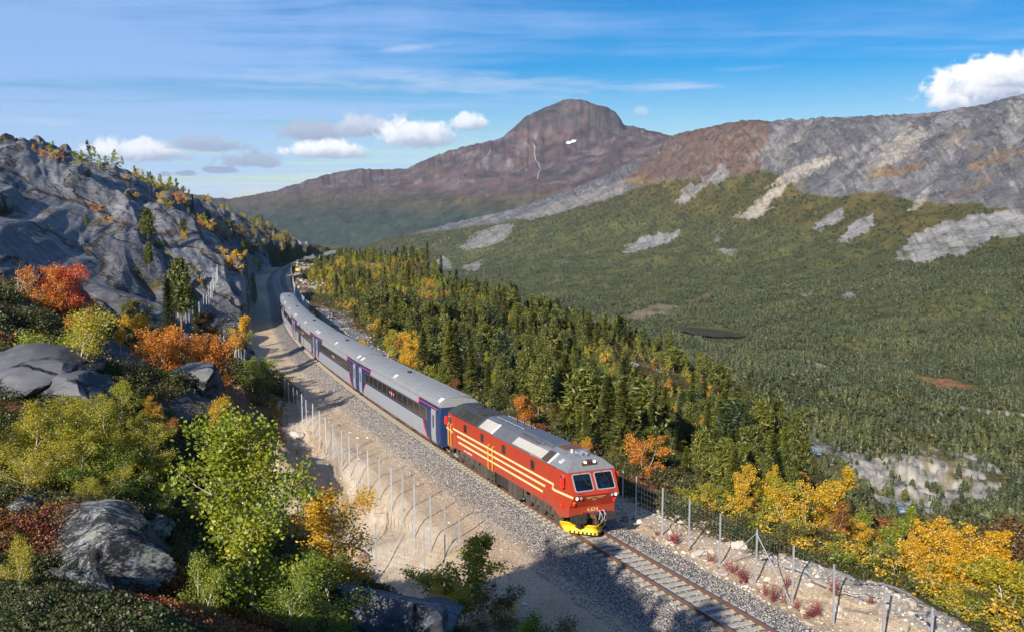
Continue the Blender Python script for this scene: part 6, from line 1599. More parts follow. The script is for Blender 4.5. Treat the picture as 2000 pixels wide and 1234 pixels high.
plant_px('hero4', 1010, 1205, 30.0, 'olive', 'low olive sapling left of the small green sapling', 1.2, 1.0)
for a in (('hero2', 150, 765, 16.0, 'yellowgreen', 'yellow green birch in front of the right-hand rock block', 1.3, .3), ('hero2', 20, 770, 15.0, 'yellowgreen', 'yellow green birch under the left rock block at the edge', 1.3, 1.2), ('hero2', 262, 800, 16.6, 'yellowgreen', 'yellow green birch right of the broad one', 1.3, 2.9), ('hero4', 120, 850, 14.6, 'yellowgreen', 'low yellow green bush above the big boulder', 1.5, 4.1), ('hero4', 230, 870, 15.0, 'green', 'low green bush above the big boulder on its right', 1.5, 5.0), ('hero2', 355, 890, 17.2, 'yellowgreen', 'yellow green birch touching the tall green birch', 1.3, .9), ('hero4', 50, 870, 14.0, 'yellowgreen', 'low yellow bush above the pale boulder at the left edge', 1.5, 2.0), ('hero4', 300, 935, 15.3, 'green', 'low green bush right of the big boulder', 1.4, 3.7), ('hero4', 180, 915, 14.2, 'yellowgreen', 'bush just behind the big lichen boulder', 1.4, 1.6), ('hero4', 370, 975, 16.0, 'yellowgreen', 'yellowish bush left of the tall birch trunk', 1.3, 2.4), ('hero3', 235, 742, 19.0, 'green', 'slim green birch below the brown bushes', 1.4, 2.2)):
    plant_px(a[0], a[1], a[2], a[3], a[4], a[5], a[6], a[7])
# rock step and orange group
plant_px('bent', 120, 590, 19.5, 'yellowgreen', 'birch with bent pale trunk growing from the grey rock blocks', 1.25, 2.4)
plant_px('hero4', 28, 640, 21.0, 'olive', 'dark olive birch left of the bent birch', 1.2, 1.0)
plant_px('hero4', 85, 640, 21.0, 'green', 'green bush behind the bent birch trunk', 1.2, 3.0)
plant_px('bare', 275, 682, 21.2, 'brown', 'half bare brown bush on the rock step', 1.3, .6)
plant_px('bare', 255, 695, 21.0, 'rust', 'second brown bush left of the half bare one', 1.2, 2.6)
plant_px('hero3', 345, 726, 20.8, 'olive', 'small olive birch right of the brown bush', 1.2, .6)
plant_px('hero3', 296, 768, 19.4, 'gold', 'small golden birch with white stem below the brown bush', 1.4, .6)
plant_px('bare', 95, 790, 17.5, 'brown', 'leafless brown twigs on the lower rock', 1.2, .9)
plant_px('wide', 318, 622, 74.0, 'orange', 'left one of the two bright orange birches below the fence', 1.0, .6)
plant_px('wide', 385, 640, 77.0, 'orange', 'right one of the two bright orange birches below the fence', 1.0, 1.9)
plant_px('mid2', 350, 652, 76.0, 'gold', 'golden birch squeezed between the two orange birches', 1.0, 1.9)
plant_px('mid2', 425, 650, 80.0, 'rust', 'rusty birch right of the orange birches', 1.0, .9)
plant_px('mid2', 408, 608, 100.0, 'brown', 'brown bush behind the rusty birch', 1.1, .4)
plant_px('mid1', 452, 612, 108.0, 'gold', 'narrow gold and olive birch left of the sandy shelf', 1.1, .3)
plant_px('mid2', 275, 583, 88.0, 'olive', 'olive gold birch left of the dark spruce', 1.2, .8)
plant_px('mid2', 295, 610, 86.0, 'gold', 'golden birch in front of the olive gold birch', 1.0, 1.8)
plant_px('shrub', 272, 662, 80.0, 'red', 'low coral bush left of the orange birches', 1.3, .8)
plant_px('wide', 133, 505, 78.0, 'red', 'coral red birch under the dark slabs', 1.05, .8)
plant_px('wide', 72, 508, 76.0, 'orange', 'orange birch left of the coral red birch', 1.0, 2.8)
plant_px('bare', 15, 512, 74.0, 'rust', 'rusty half bare birch at the left edge under the slabs', 1.6, 2.2)
plant_px('mid4', 168, 600, 68.0, 'orange', 'small orange bush right of the bent birch', .9, 2.2)
plant_px('mid2', 195, 598, 70.0, 'olive', 'olive bush beside the small orange bush', .9, 1.2)
plant_px('mid1', 232, 612, 72.0, 'gold', 'thin golden sapling in the brown heath', .8, 1.7)
plant_px('wide', 497, 690, 88.0, 'green', 'grey green birch at the edge of the sandy shelf', 1.05, 1.7)
plant_px('mid2', 520, 730, 86.0, 'olive', 'dark olive birch below the grey green birch', 1.1, 2.7)
plant_px('mid2', 545, 775, 82.0, 'olive', 'olive bush by the top of the bank fence', 1.1, .7)
plant_px('mid4', 480, 640, 128.0, 'green', 'small green bush where the slab meets the shelf', .9, .7)
# slab conifers
for a in (('spruce', 327, 542, 96.0, 'spruce', 'dark green pointed spruce beside the hillside fence', 1.15), ('pine', 350, 498, 112.0, 'pine', 'tall pine behind the dark spruce', 1.1), ('pine', 289, 470, 150.0, 'pine', 'pine in the middle of the slabs', 1.0), ('pine2', 286, 402, 172.0, 'pine', 'upper pine on the slabs', 1.0),
          ('pine2', 357, 424, 185.0, 'pine', 'round pine on a ledge near the slab shoulder', 1.1), ('pine', 168, 418, 165.0, 'pine', 'thin small pine on the left slabs', .7), ('pine', 70, 424, 150.0, 'pine_light', 'thin sunlit pine on the far left slabs', .8), ('pine2', 106, 306, 228.0, 'pine', 'small pine below the ridge trees', .9), ('fspruce', 375, 378, 262.0, 'spruce', 'small spruce on the ridge', .9), ('spruce2', 380, 575, 128.0, 'spruce', 'small spruce right of the tall pine', .9), ('fspruce', 512, 419, float(hit(512, 442)[1]), 'spruce', 'lone tiny spruce on the far ridge', .8)):
    plant_px(a[0], a[1], a[2], a[3], a[4], a[5], a[6], name='conifer_tree', cat='conifer tree')
# skyline and slab shrubs
for px, yt, yb, leaf, kind, lab in ((66, 281, 298, 'gold', 'far1', 'golden sapling at the left end of the ridge'), (38, 284, 296, 'rust', 'far2', 'rusty shrub at the far left of the ridge'), (84, 289, 306, 'orange', 'far2', 'orange shrub on the ridge beside the golden sapling'), (104, 288, 310, 'gold', 'far2', 'golden birch on the ridge'), (122, 286, 312, 'rust', 'far1', 'rusty birch on the ridge'),
        (157, 290, 320, 'green', 'far2', 'round green birch on the ridge'), (170, 298, 322, 'olive', 'far2', 'olive birch beside the round green birch'), (190, 300, 330, 'yellowgreen', 'far1', 'upright yellow green birch on the ridge'), (203, 303, 333, 'green', 'far1', 'upright green birch on the ridge'), (245, 337, 350, 'gold', 'shrub', 'golden shrub high on the slabs'), (318, 372, 398, 'yellow', 'far2', 'bright yellow birch near the ridge'), (345, 370, 396, 'orange', 'far2', 'orange birch right of the bright yellow one'),
        (330, 388, 408, 'yellowgreen', 'far2', 'yellow green shrub below the bright yellow birch'), (362, 382, 402, 'gold', 'far2', 'golden shrub right of the orange birch'), (187, 393, 412, 'orange', 'shrub', 'orange shrub in a crack of the slabs'), (208, 418, 436, 'gold', 'shrub', 'golden shrub lower in the same crack'), (238, 424, 442, 'rust', 'far2', 'rusty shrub at the end of the crack'), (262, 372, 384, 'gold', 'shrub', 'tiny golden shrub in the upper slabs'), (148, 340, 352, 'olive', 'shrub', 'olive shrub in the upper slabs'), (392, 538, 556, 'gold', 'far2', 'golden shrub on a ledge above the fence'),
        (378, 512, 535, 'olive', 'far2', 'olive shrub above the golden ledge shrub'), (405, 425, 450, 'gold', 'far2', 'golden birch behind the slab shoulder'), (428, 430, 455, 'gold', 'far2', 'second golden birch behind the slab shoulder'), (452, 425, 450, 'olive', 'far1', 'olive birch behind the slab shoulder'), (385, 425, 442, 'orange', 'shrub', 'orange shrub at the slab shoulder'), (470, 440, 468, 'rust', 'far2', 'rusty birch in the far heath'), (234, 505, 530, 'rust', 'bare', 'coral twiggy shrub on the lower slabs')):
    g = hit(px, yb)
    if g is not None: plant_px(kind, px, yt, float(g[1]), leaf, lab, 1.1)
# bushy recess beside the second curve
rec = 0
for px, yt, yb in ((452, 478, 505), (468, 470, 505), (480, 465, 512), (492, 470, 520), (503, 476, 528), (498, 500, 535), (512, 462, 505), (522, 455, 500), (535, 452, 500), (545, 455, 505), (556, 450, 502), (566, 455, 506), (575, 448, 498), (530, 432, 462), (545, 428, 460), (560, 432, 465), (575, 440, 470), (590, 455, 480), (515, 440, 470), (508, 510, 540), (565, 470, 508), (550, 475, 512)):
    g = None
    for y2 in range(yt + 5, yt + 60, 2):
        q2 = hit(px, y2)
        if q2 is not None and q2[1] < 700:
            g = q2
            if at_depth(px, yt, q2[1])[2] - q2[2] > 4.4: break
    if g is None or at_depth(px, yt, g[1])[2] - g[2] > 6: continue
    lf = ['gold', 'yellowgreen', 'green', 'olive', 'green', 'yellowgreen', 'yellow', 'olive'][rec % 8]; rec += 1
    plant_px(['far1', 'far2', 'far3'][rec % 3], px, yt, float(g[1]), lf, {'gold': 'golden', 'yellowgreen': 'yellow green', 'green': 'green', 'olive': 'olive', 'yellow': 'yellow'}[lf] + ' birch by the far curve, ' + ('at the rock foot' if yb > 515 else 'high at the back' if yb < 480 else 'in the middle') + (', on its left side' if px < 505 else ', on its right side' if px > 550 else ''), 1.2, group='birches in the thicket by the far curve')
# right of the near line
for a in (('mid2', 1385, 945, 58, 'yellowgreen', 'yellow green birch behind the fourth right-hand fence post', 1.1), ('mid3', 1467, 908, 63, 'yellow', 'bright yellow birch behind the fence brace', 1.0), ('mid2', 1430, 955, 59, 'yellowgreen', 'yellow green birch left of the bright yellow one', 1.0), ('mid2', 1500, 960, 60, 'yellow', 'yellow birch right of the bright yellow one', 1.0), ('mid3', 1592, 895, 57, 'yellow', 'tall airy yellow birch with slender stems', 1.15), ('mid2', 1535, 965, 55, 'yellowgreen', 'yellow green birch left of the tall airy one', 1.15), ('mid2', 1570, 985, 54, 'yellowgreen', 'bushy yellow green birch under the tall airy one', 1.1),
          ('mid3', 1635, 965, 50, 'rust', 'rusty orange birch beyond the pale mound', 1.05), ('mid4', 1625, 1065, 48.5, 'orange', 'low orange bush at the foot of the rusty birch', .9), ('mid3', 1727, 970, 49, 'green', 'green birch with a thin white trunk', 1.05), ('mid1', 1690, 1005, 55, 'green', 'green birch behind the rusty orange one', 1.1), ('mid2', 1745, 1040, 50, 'olive', 'olive birch right of the thin white trunk', 1.0), ('wide', 1840, 1003, 43, 'gold', 'large golden birch at the lower right', 1.15), ('wide', 1800, 1040, 44, 'gold', 'golden birch left of the large golden one', .9), ('mid4', 1885, 1110, 41.5, 'gold', 'low golden birch at the foot of the large golden one', 1.0),
          ('mid3', 1965, 1045, 41, 'gold', 'golden green birch in the lower right corner', 1.2), ('mid2', 2010, 1080, 39, 'yellowgreen', 'yellow green birch cut by the right edge', 1.1), ('mid2', 1905, 985, 60, 'brown', 'brown leaved birch behind the large golden one', 1.3), ('mid2', 1780, 1000, 58, 'rust', 'brown birch left of the large golden one', 1.0), ('mid1', 1293, 892, 76, 'orange', 'small orange birch with white trunk right of the locomotive', 1.0), ('mid4', 1330, 940, 66, 'rust', 'rust coloured bush behind the fence near the locomotive', 1.2), ('mid4', 1290, 975, 62, 'brown', 'brown bush in the shade behind the fence', 1.2), ('mid4', 1345, 985, 58, 'green', 'green bush low behind the fence', 1.1), ('mid4', 1400, 1020, 54, 'green', 'green undergrowth bush behind the fence post', 1.1), ('mid4', 1455, 1050, 52, 'yellowgreen', 'yellow green bush low behind the brace', 1.0), ('mid4', 1510, 1070, 50, 'yellowgreen', 'yellow green bush above the pale mound', 1.0), ('mid4', 1960, 1150, 40, 'gold', 'low golden bush at the right edge', 1.0), ('mid2', 1362, 968, 60, 'yellowgreen', 'yellow green bush left of the fourth fence post', 1.1), ('mid2', 1408, 972, 57, 'yellow', 'yellow bush between two fence posts behind the fireweed', 1.0), ('mid2', 1448, 985, 56, 'yellowgreen', 'yellow green bush touching the top of the brace', 1.1), ('mid2', 1485, 988, 55, 'yellow', 'yellow bush just right of the brace top', 1.1), ('mid2', 1520, 1000, 54, 'yellowgreen', 'yellow green bush above the white mound crest', 1.1), ('mid3', 1555, 950, 56, 'yellow', 'yellow birch close to the tall airy one', 1.1), ('mid2', 1600, 1010, 52, 'yellowgreen', 'yellow green bush left of the rusty birch foot', 1.1), ('mid2', 1668, 1020, 52, 'gold', 'gold tinged bush right of the rusty birch', 1.0), ('mid2', 1700, 1075, 48, 'green', 'low green bush left of the thin white trunk', 1.1), ('mid4', 1755, 1110, 46.5, 'olive', 'low olive bush left of the golden birches', 1.0), ('mid1', 1650, 935, 62, 'yellow', 'yellow birch behind the rusty orange one', 1.0)):
    plant_px(a[0], a[1], a[2], float(a[3]), a[4], a[5], a[6] * (1.05 if a[0] == 'wide' else 1.3))
for a in (('pine', 1366, 850, 78, 'pine', 'tall slender pine behind the right-hand fence', .9), ('spruce', 1243, 742, 98, 'pine', 'tall dark spruce to the right above the locomotive cab', .9), ('spruce', 1262, 752, 96, 'spruce', 'dark spruce beside the tallest one behind the cab', .9), ('spruce', 1215, 768, 94, 'pine', 'spruce directly above the locomotive cab', 1.0), ('spruce', 1285, 775, 92, 'pine', 'fourth spruce of the group behind the cab', .9), ('pine', 1310, 838, 85, 'pine', 'pine above the small orange birch', 1.0), ('pine2', 1420, 850, 88, 'pine_light', 'sunny round pine behind the fence', 1.1), ('pine', 1475, 860, 90, 'pine', 'pine behind the bright yellow birch', 1.1), ('pine', 1338, 880, 74, 'pine', 'pine left of the tall slender pine', 1.0), ('spruce2', 1185, 800, 90, 'pine_light', 'sunny spruce behind the locomotive roof front', 1.0), ('spruce2', 1130, 770, 96, 'pine_light', 'sunny spruce behind the locomotive roof middle', 1.0), ('spruce2', 1060, 765, 96, 'pine_light', 'sunny spruce behind the locomotive roof rear', 1.0), ('pine2', 1530, 870, 84, 'pine', 'dark pine left of the tall airy yellow birch', 1.0)):
    plant_px(a[0], a[1], a[2], float(a[3]), a[4], a[5], a[6], name='conifer_tree', cat='conifer tree')
for a in (('mid3', 815, 640, 112, 'gold', 'tall golden birch beside the second coach', 1.1), ('mid1', 782, 662, 116, 'gold', 'golden birch left of the tall golden birch', .9), ('mid2', 882, 735, 98, 'rust', 'pale rusty birch behind the first coach', 1.1), ('mid2', 750, 640, 124, 'yellowgreen', 'yellow green birch left of the golden pair', 1.2), ('mid2', 715, 660, 122, 'yellow', 'yellow birch at the edge of the bare rock', .8), ('mid2', 850, 690, 106, 'olive', 'olive birch right of the tall golden birch', 1.0), ('mid1', 950, 770, 88, 'yellow', 'yellow sapling behind the locomotive rear', .8), ('mid2', 910, 770, 90, 'gold', 'golden bush behind the coach end', .8), ('mid2', 1012, 770, 90, 'olive', 'olive birch behind the locomotive rear', .9)):
    plant_px(a[0], a[1], a[2], float(a[3]), a[4], a[5], a[6])
n_birch = sum(1 for o in bpy.data.objects if o.name.startswith('birch_tree')); n_con = sum(1 for o in bpy.data.objects if o.name.startswith('conifer_tree'))
print('placed', n_birch, n_con, round(time.time() - T0, 1))

# ------------------------------------------------------------------ woods on the near slope
g = np.random.default_rng(77)
cell = 2.35
sx = np.arange(-16, 520, cell); ux = np.arange(-150, -6.2, cell)
S_, U_ = np.meshgrid(sx, ux); S_ = (S_ + g.uniform(-.45, .45, S_.shape) * cell).ravel(); U_ = (U_ + g.uniform(-.45, .45, U_.shape) * cell).ravel()
Pw = track(S_, U_, 0.0); Pw[:, 2] = height(Pw[:, 0], Pw[:, 1])
qx, qy, qd = project(Pw)
dn = fbm(Pw[:, 0] / 16, Pw[:, 1] / 16, 3, 201); dn2 = fbm(Pw[:, 0] / 45, Pw[:, 1] / 45, 3, 203)
def at_grid(arr, x, y):
    a = np.arctan2(x, y); l = np.log(np.maximum(np.hypot(x, y), 1.01)); ia, il = grid_index(a, l)
    return arr.reshape(NR, NA)[np.clip(np.round(il).astype(int), 0, NR - 1), np.clip(np.round(ia).astype(int), 0, NA - 1)]
rk = at_grid(Mrock, Pw[:, 0], Pw[:, 1])
okk = (qx > -60) & (qx < 2080) & (qy < 1290) & (qd > 20) & (rk < .45) & (U_ < np.interp(S_, [-16, 0, 20, 60, 75, 140, 190, 520], [-8.5, -7.5, -7.5, -8, -11, -11.5, -9, -8])) & (Pw[:, 1] < 520) & (g.uniform(0, 1, len(S_)) < np.clip(.74 + .55 * dn, .25, .92))
okk &= ~((S_ > 330) & (U_ > -24))
okk &= ~((S_ < 4) & (qd < 56) & (g.uniform(0, 1, len(S_)) < .75))
okk &= ~((qx > 1215) & (qx < 1420) & (qy > 925) & (S_ < 14) & (U_ > -11))
far_near = sstep(S_, 150, 260) * sstep(U_, -75, -30)
pb = np.clip(.16 + .35 * sstep(dn2, .05, .45) + .62 * far_near + .45 * sstep(U_, -15, -9) + .3 * (dn2 > .35), 0, .93)
pb = np.where((S_ < 6) & (U_ > -17), 1.0, pb)
isb = g.uniform(0, 1, len(S_)) < pb
pop = [dict(p=Pw[i], b=isb[i], d=qd[i], s=S_[i], u=U_[i], n=dn[i]) for i in np.nonzero(okk)[0]]
for t in pop:
    if t['b']: t['h'] = 1.3 + 2.6 * g.uniform(0, 1) ** 1.4
    else: t['h'] = (1.6 + 4.6 * g.uniform(0, 1) ** 1.6) * (1 + .3 * (t['u'] < -45)) * (1 + .25 * (t['s'] < 60))
    if 1560 < project(t['p'])[0] and t['d'] > 52: t['h'] = min(t['h'], g.uniform(1.0, 2.3))
    t['vis'] = t['h'] / t['d']
# beyond the individual ones, the wood is one mass
LEAFB = ['yellowgreen', 'olive', 'olive', 'green', 'gold', 'yellowgreen', 'olive', 'yellow', 'orange', 'rust']
LEAFC = ['pine', 'pine_light', 'pine_light', 'spruce', 'pine']
LB_NAME = {'yellowgreen': 'yellow green', 'olive': 'olive', 'green': 'green', 'gold': 'golden', 'yellow': 'yellow', 'orange': 'orange', 'rust': 'rusty'}
LC_NAME = {'pine': 'mid green', 'pine_light': 'sunny light green', 'spruce': 'dark green'}
bs = sorted([t for t in pop if t['b']], key=lambda t: -t['vis']); cs = sorted([t for t in pop if not t['b']], key=lambda t: -t['vis'])
kb, kc = 298 - 26 - n_birch, 298 - n_con
print('wood', len(bs), len(cs), kb, kc)
def where(t):
    s_, u_ = t['s'], t['u']
    z = ('right of the locomotive front' if s_ < 6 else 'behind the locomotive' if s_ < 22 else 'behind the first coach' if s_ < 47 else 'behind the second coach' if s_ < 73 else 'behind the third coach' if s_ < 100 else 'beyond the rearmost coaches' if s_ < 155 else 'on the knoll by the far curve')
    b = 'close to the line' if u_ > -16 else 'on the upper slope' if u_ > -32 else 'on the middle slope' if u_ > -52 else 'low on the slope'
    return ('tall ' if t['h'] > (3.9 if not t['b'] else 2.8) else 'short ' if t['h'] < (2.9 if not t['b'] else 2.1) else 'middling '), b + ' ' + z
for i, t in enumerate(bs[:kb]):
    lf = (['yellowgreen', 'yellow', 'gold', 'yellowgreen', 'green', 'yellow'][int(g.integers(0, 6))] if t['s'] < 8 else LEAFB[int(g.integers(0, 10))]) if t['n'] < .3 else ['gold', 'yellow', 'orange', 'yellowgreen'][int(g.integers(0, 4))]
    near_ = t['d'] < 105; kd = ['mid1', 'mid2', 'mid3', 'mid4'][i % 4] if near_ else ['far1', 'far2', 'far3'][i % 3]
    plant(kd, t['p'][0], t['p'][1], t['h'], lf, where(t)[0] + LB_NAME[lf] + ' birch ' + where(t)[1], 'birches on the wooded slope', wide=float(g.uniform(.9, 1.25)))
for i, t in enumerate(cs[:kc]):
    lf = LEAFC[int(g.integers(0, 5))]; near_ = t['d'] < 110
    kd = ['spruce2', 'pine', 'pine2', 'spruce'][i % 4] if near_ else ['fspruce', 'fpine', 'fspruce2', 'fpine2'][i % 4]
    plant(kd, t['p'][0], t['p'][1], t['h'], lf, where(t)[0] + LC_NAME[lf] + (' pine ' if 'pine' in kd else ' spruce ') + where(t)[1], 'conifers on the wooded slope', name='conifer_tree', cat='conifer tree', wide=float(g.uniform(.8, 1.55)))
def joined(kind, leaf):
    tr, cr = (BP.get(kind) or CPR.get(kind)); b = bmesh.new(); b.from_mesh(tr); n = len(b.faces); b.from_mesh(cr); b.faces.ensure_lookup_table()
    for f in b.faces[n:]: f.material_index = 1
    me = bpy.data.meshes.new('wood_tree'); b.to_mesh(me); b.free(); me.materials.append(tr.materials[0]); me.materials.append(LF[leaf]); return me
rb, rc = bs[kb:], cs[kc:]
for _ in range(900):                      # bushes over the slabs beyond the shoulder
    r_, a_ = g.uniform(190, 560), math.radians(g.uniform(-26, -12.5)); x_, y_ = r_ * math.sin(a_), r_ * math.cos(a_); s_, u_ = track_su(np.array([x_]), np.array([y_]))
    if u_[0] < 14 or fbm(np.array([x_ / 13]), np.array([y_ / 13]), 2, 261)[0] < (.12 if a_ > -.33 else .42): continue
    rb.append(dict(p=np.array([x_, y_, float(height(x_, y_))]), h=g.uniform(.9, 2.6)))
for _ in range(420):                      # thicket on the slope left of the far curve
    s_, u_ = g.uniform(225, 620), g.uniform(9.5, 48); p_ = track(np.array(s_), u_, 0.0); p_[2] = height(p_[0], p_[1]); qx_, qy_, _d = project(p_)
    if fbm(np.array([p_[0] / 22]), np.array([p_[1] / 22]), 2, 251)[0] > -.12: rb.append(dict(p=p_, h=g.uniform(2.2, 4.6)))

if rb: scatter('birch_wood', [t['p'] for t in rb], [t['h'] / 4 for t in rb], [joined(k, l) for k, l in (('far1', 'yellowgreen'), ('far2', 'olive'), ('far3', 'olive'), ('far2', 'gold'), ('far1', 'green'), ('far2', 'yellowgreen'))], 'mixed yellow and green birch wood covering the knoll', 'birch wood', .03, 5)
if rc: scatter('conifer_wood', [t['p'] for t in rc], [t['h'] / 5.3 for t in rc], [joined(k, l) for k, l in (('fspruce', 'pine'), ('fpine', 'pine'), ('fspruce2', 'spruce'), ('fpine2', 'pine'), ('fpine', 'pine_light'))], 'green conifer wood down the near slope', 'conifer wood', .03, 6)

# valley woods
g = np.random.default_rng(99)
def ring(n, r0, r1, a0, a1):
    r = np.sqrt(g.uniform(r0 * r0, r1 * r1, n)); a = np.radians(g.uniform(a0, a1, n)); x, y = r * np.sin(a), r * np.cos(a)
    return np.stack([x, y, height(x, y)], 1)
V = np.concatenate([ring(13000, 440, 1000, -2, 31), ring(62000, 1000, 2000, -6, 31), ring(75000, 2000, 4300, -12, 31)])
vx, vy, vd = project(V)
bare_v = at_grid(bare_far.astype(np.float32), V[:, 0], V[:, 1]) > .5
gm = poly_mask(vx, vy, GORGE)
tl = np.interp(vx, tree_x, tree_y); n1 = fbm(V[:, 0] / 60, V[:, 1] / 60, 3, 211)
lake_c = at_depth(1390, 648, 1430.0)
inl = poly_mask(vx, vy, [(1314, 641), (1345, 636), (1400, 639), (1466, 654), (1452, 670), (1390, 668), (1325, 654)])
con = (vy > tl + 10 * n1 - 4) & ~inl & (~bare_v | (gm & (g.uniform(0, 1, len(V)) < .22))) & (vx > -80) & (vx < 2080) & (g.uniform(0, 1, len(V)) < np.clip(.62 + 1.5 * n1 + .9 * fbm(V[:, 0] / 230, V[:, 1] / 230, 3, 217), .05, 1))
scatter('valley_forest', V[con], (2.6 + 6.2 * g.uniform(0, 1, con.sum()) ** 1.5) / 6, [low_conifer(301 + i, 6, 1.6 if i < 3 else 2.2, 6, 8, LF['far'], i > 2) for i in range(5)], 'dark conifer forest covering the valley floor and far side', 'forest', .03, 7)
V2 = np.concatenate([ring(5000, 440, 1000, 0, 31), ring(9000, 1000, 2000, -6, 31), ring(26000, 1700, 4300, -12, 31)]); vx, vy, vd = project(V2)
bare_v = at_grid(bare_far.astype(np.float32), V2[:, 0], V2[:, 1]) > .5; vt = np.interp(vx, [600, 900, 1000, 1150, 1240, 1300, 1340, 1400, 1470, 1500, 1540, 1560, 1640, 1700, 1760, 1830, 1900, 1960, 2000, 2300], [480, 445, 430, 400, 368, 352, 348, 352, 330, 335, 350, 378, 384, 378, 385, 400, 396, 410, 416, 420])
tl = np.interp(vx, tree_x, tree_y); sc_ = (vy > vt + 4) & ~bare_v & ~poly_mask(vx, vy, [(1314, 641), (1345, 636), (1400, 639), (1466, 654), (1452, 670), (1390, 668), (1325, 654)]) & ((vy < tl + 25) | (g.uniform(0, 1, len(V2)) < .42)) & (vx > -80) & (vx < 2080)
scatter('valley_scrub', V2[sc_], g.uniform(.7, 1.5, sc_.sum()), [low_bush(321 + i, 4.2, 2.6, 26, LF['far_scrub'], 2.3) for i in range(4)], 'olive birch scrub below the cliffs and between the valley conifers', 'scrub', .1, 8)

# low heath cover on the near ground
def cover(n, r0, r1, a0, a1, keep):
    r = r0 * (r1 / r0) ** g.uniform(0, 1, n); a = np.radians(g.uniform(a0, a1, n)); x, y = r * np.sin(a), r * np.cos(a)
    k = keep(x, y, r); x, y = x[k], y[k]; return np.stack([x, y, height(x, y)], 1), r[k]
def open_ground(x, y, r):
    rock = at_grid(Mrock, x, y); sand = at_grid(np.maximum(Msand, Mbal), x, y); s, u = track_su(x, y)
    return (rock < .45) & (sand < .4) & ((u > 7) | (u < -6.5)) & ((fbm(x / 5, y / 5, 2, 231) > -.35) | (r < 26))
H_, hr = cover(85000, 8, 330, -30, 31, open_ground)
hn = fbm(H_[:, 0] / 7, H_[:, 1] / 7, 3, 233)
def tuft(seed, mat, h=.26, r=.28, n=110, size=.055): return low_bush(seed, h, r, n, LF[mat], size)
def sizes(r): return g.uniform(.7, 1.5, len(r)) * np.clip(r / 32, .50, 3.2)
a_, b_, c_ = hn > .12, (hn <= .12) & (hn > -.5), hn <= -.5
scatter('heather_cover', H_[a_], sizes(hr[a_]), [tuft(401, 'heath'), tuft(402, 'heath', .35, .3), tuft(403, 'moss')], 'brown and orange heather between the rocks', 'heather', .2, 9)
scatter('heath_cover', H_[b_], sizes(hr[b_]), [tuft(404, 'moss'), tuft(405, 'moss', .25, .3), tuft(406, 'heath')], 'green crowberry heath on the slopes', 'heath', .2, 10)
scatter('bilberry_cover', H_[c_], sizes(hr[c_]), [tuft(407, 'crimson'), tuft(408, 'heath'), tuft(409, 'rust', .35, .3)], 'crimson bilberry patches in the heath', 'bilberry', .2, 11)
# low bushes just beyond the right-hand fence
for i in range(26):
    s_ = 5.0 - i * .95 + float(g.uniform(-.3, .3)); p_ = track(np.array(s_), -float(g.uniform(8.6, 10.4)) - .03 * i, 0.0)
    post_n = 'second' if s_ > 2 else 'third' if s_ > -1.5 else 'fourth' if s_ > -4.5 else 'fifth' if s_ > -7.5 else 'braced' if s_ > -10.5 else 'seventh' if s_ > -13 else 'eighth'
    lf = ['yellowgreen', 'green', 'yellow', 'olive', 'yellowgreen', 'gold'][i % 6]
    plant('shrub' if i % 3 else 'mid4', p_[0], p_[1], float(g.uniform(.9, 1.9)), lf, {'yellowgreen': 'low yellow green', 'green': 'low green', 'yellow': 'low yellow', 'olive': 'low olive', 'gold': 'low golden'}[lf] + ' bush beyond the ' + post_n + ' right-hand fence post', 'low bushes beyond the right-hand fence', wide=1.5)
# red fireweed along the right-hand fence
fw = 0
def fireweed_mesh(seed):
    g2 = np.random.default_rng(seed); P = []; A = []; B = []
    for st in range(9):
        bx, by = g2.normal(size=2) * .16; hh = g2.uniform(.5, .95); lx, ly = g2.normal(size=2) * .12
        for k in range(26):
            f = .12 + .88 * k / 26; a = k * 2.4; c = np.array([bx + lx * f, by + ly * f, hh * f]); d = np.array([math.cos(a), math.sin(a), .35]); w = .085 * (1.1 - f)
            P.append(c + d * w * .8); A.append(d * w); B.append(np.array([-math.sin(a), math.cos(a), 0]) * w * .28)
        P.append(np.array([bx + lx * .5, by + ly * .5, hh * .5])); A.append(np.array([lx * .5, ly * .5, hh * .5])); B.append(np.array([.008, .008, 0]))
    return cards_mesh('fireweed_plant', np.array(P), np.array(A), np.array(B), LF['fireweed'])
FW = [fireweed_mesh(i) for i in range(3)]
for px, py in ((1283, 1046), (1312, 1060), (1322, 1064), (1386, 1100), (1428, 1120), (1446, 1134), (1454, 1140), (1496, 1164), (1512, 1176), (1556, 1190), (1580, 1208), (1596, 1206), (1700, 1180), (1540, 1150), (1625, 1160)):
    q = hit(px, py)
    if q is None: continue
    o = link('fireweed_plant', FW[fw % 3], None, q.tolist(), (0, 0, fw * 1.3), random.uniform(.6, 1.35)); fw += 1
    xs = [q_[0] for q_ in RB]; kn = int(np.argmin([abs(px - x_) for x_ in xs])); nm = ['first', 'second', 'third', 'fourth', 'fifth', 'braced', 'seventh', 'eighth', 'ninth', 'tenth'][kn]
    sd_ = 'at the foot of' if abs(px - xs[kn]) < 9 else 'just left of' if px < xs[kn] else 'just right of'
    tag(o, ('tall' if o.scale[0] > 1.08 else 'small' if o.scale[0] < .82 else 'middling') + ' red fireweed clump ' + sd_ + ' the ' + nm + ' right-hand fence post', 'fireweed', 'fireweed clumps along the fence')

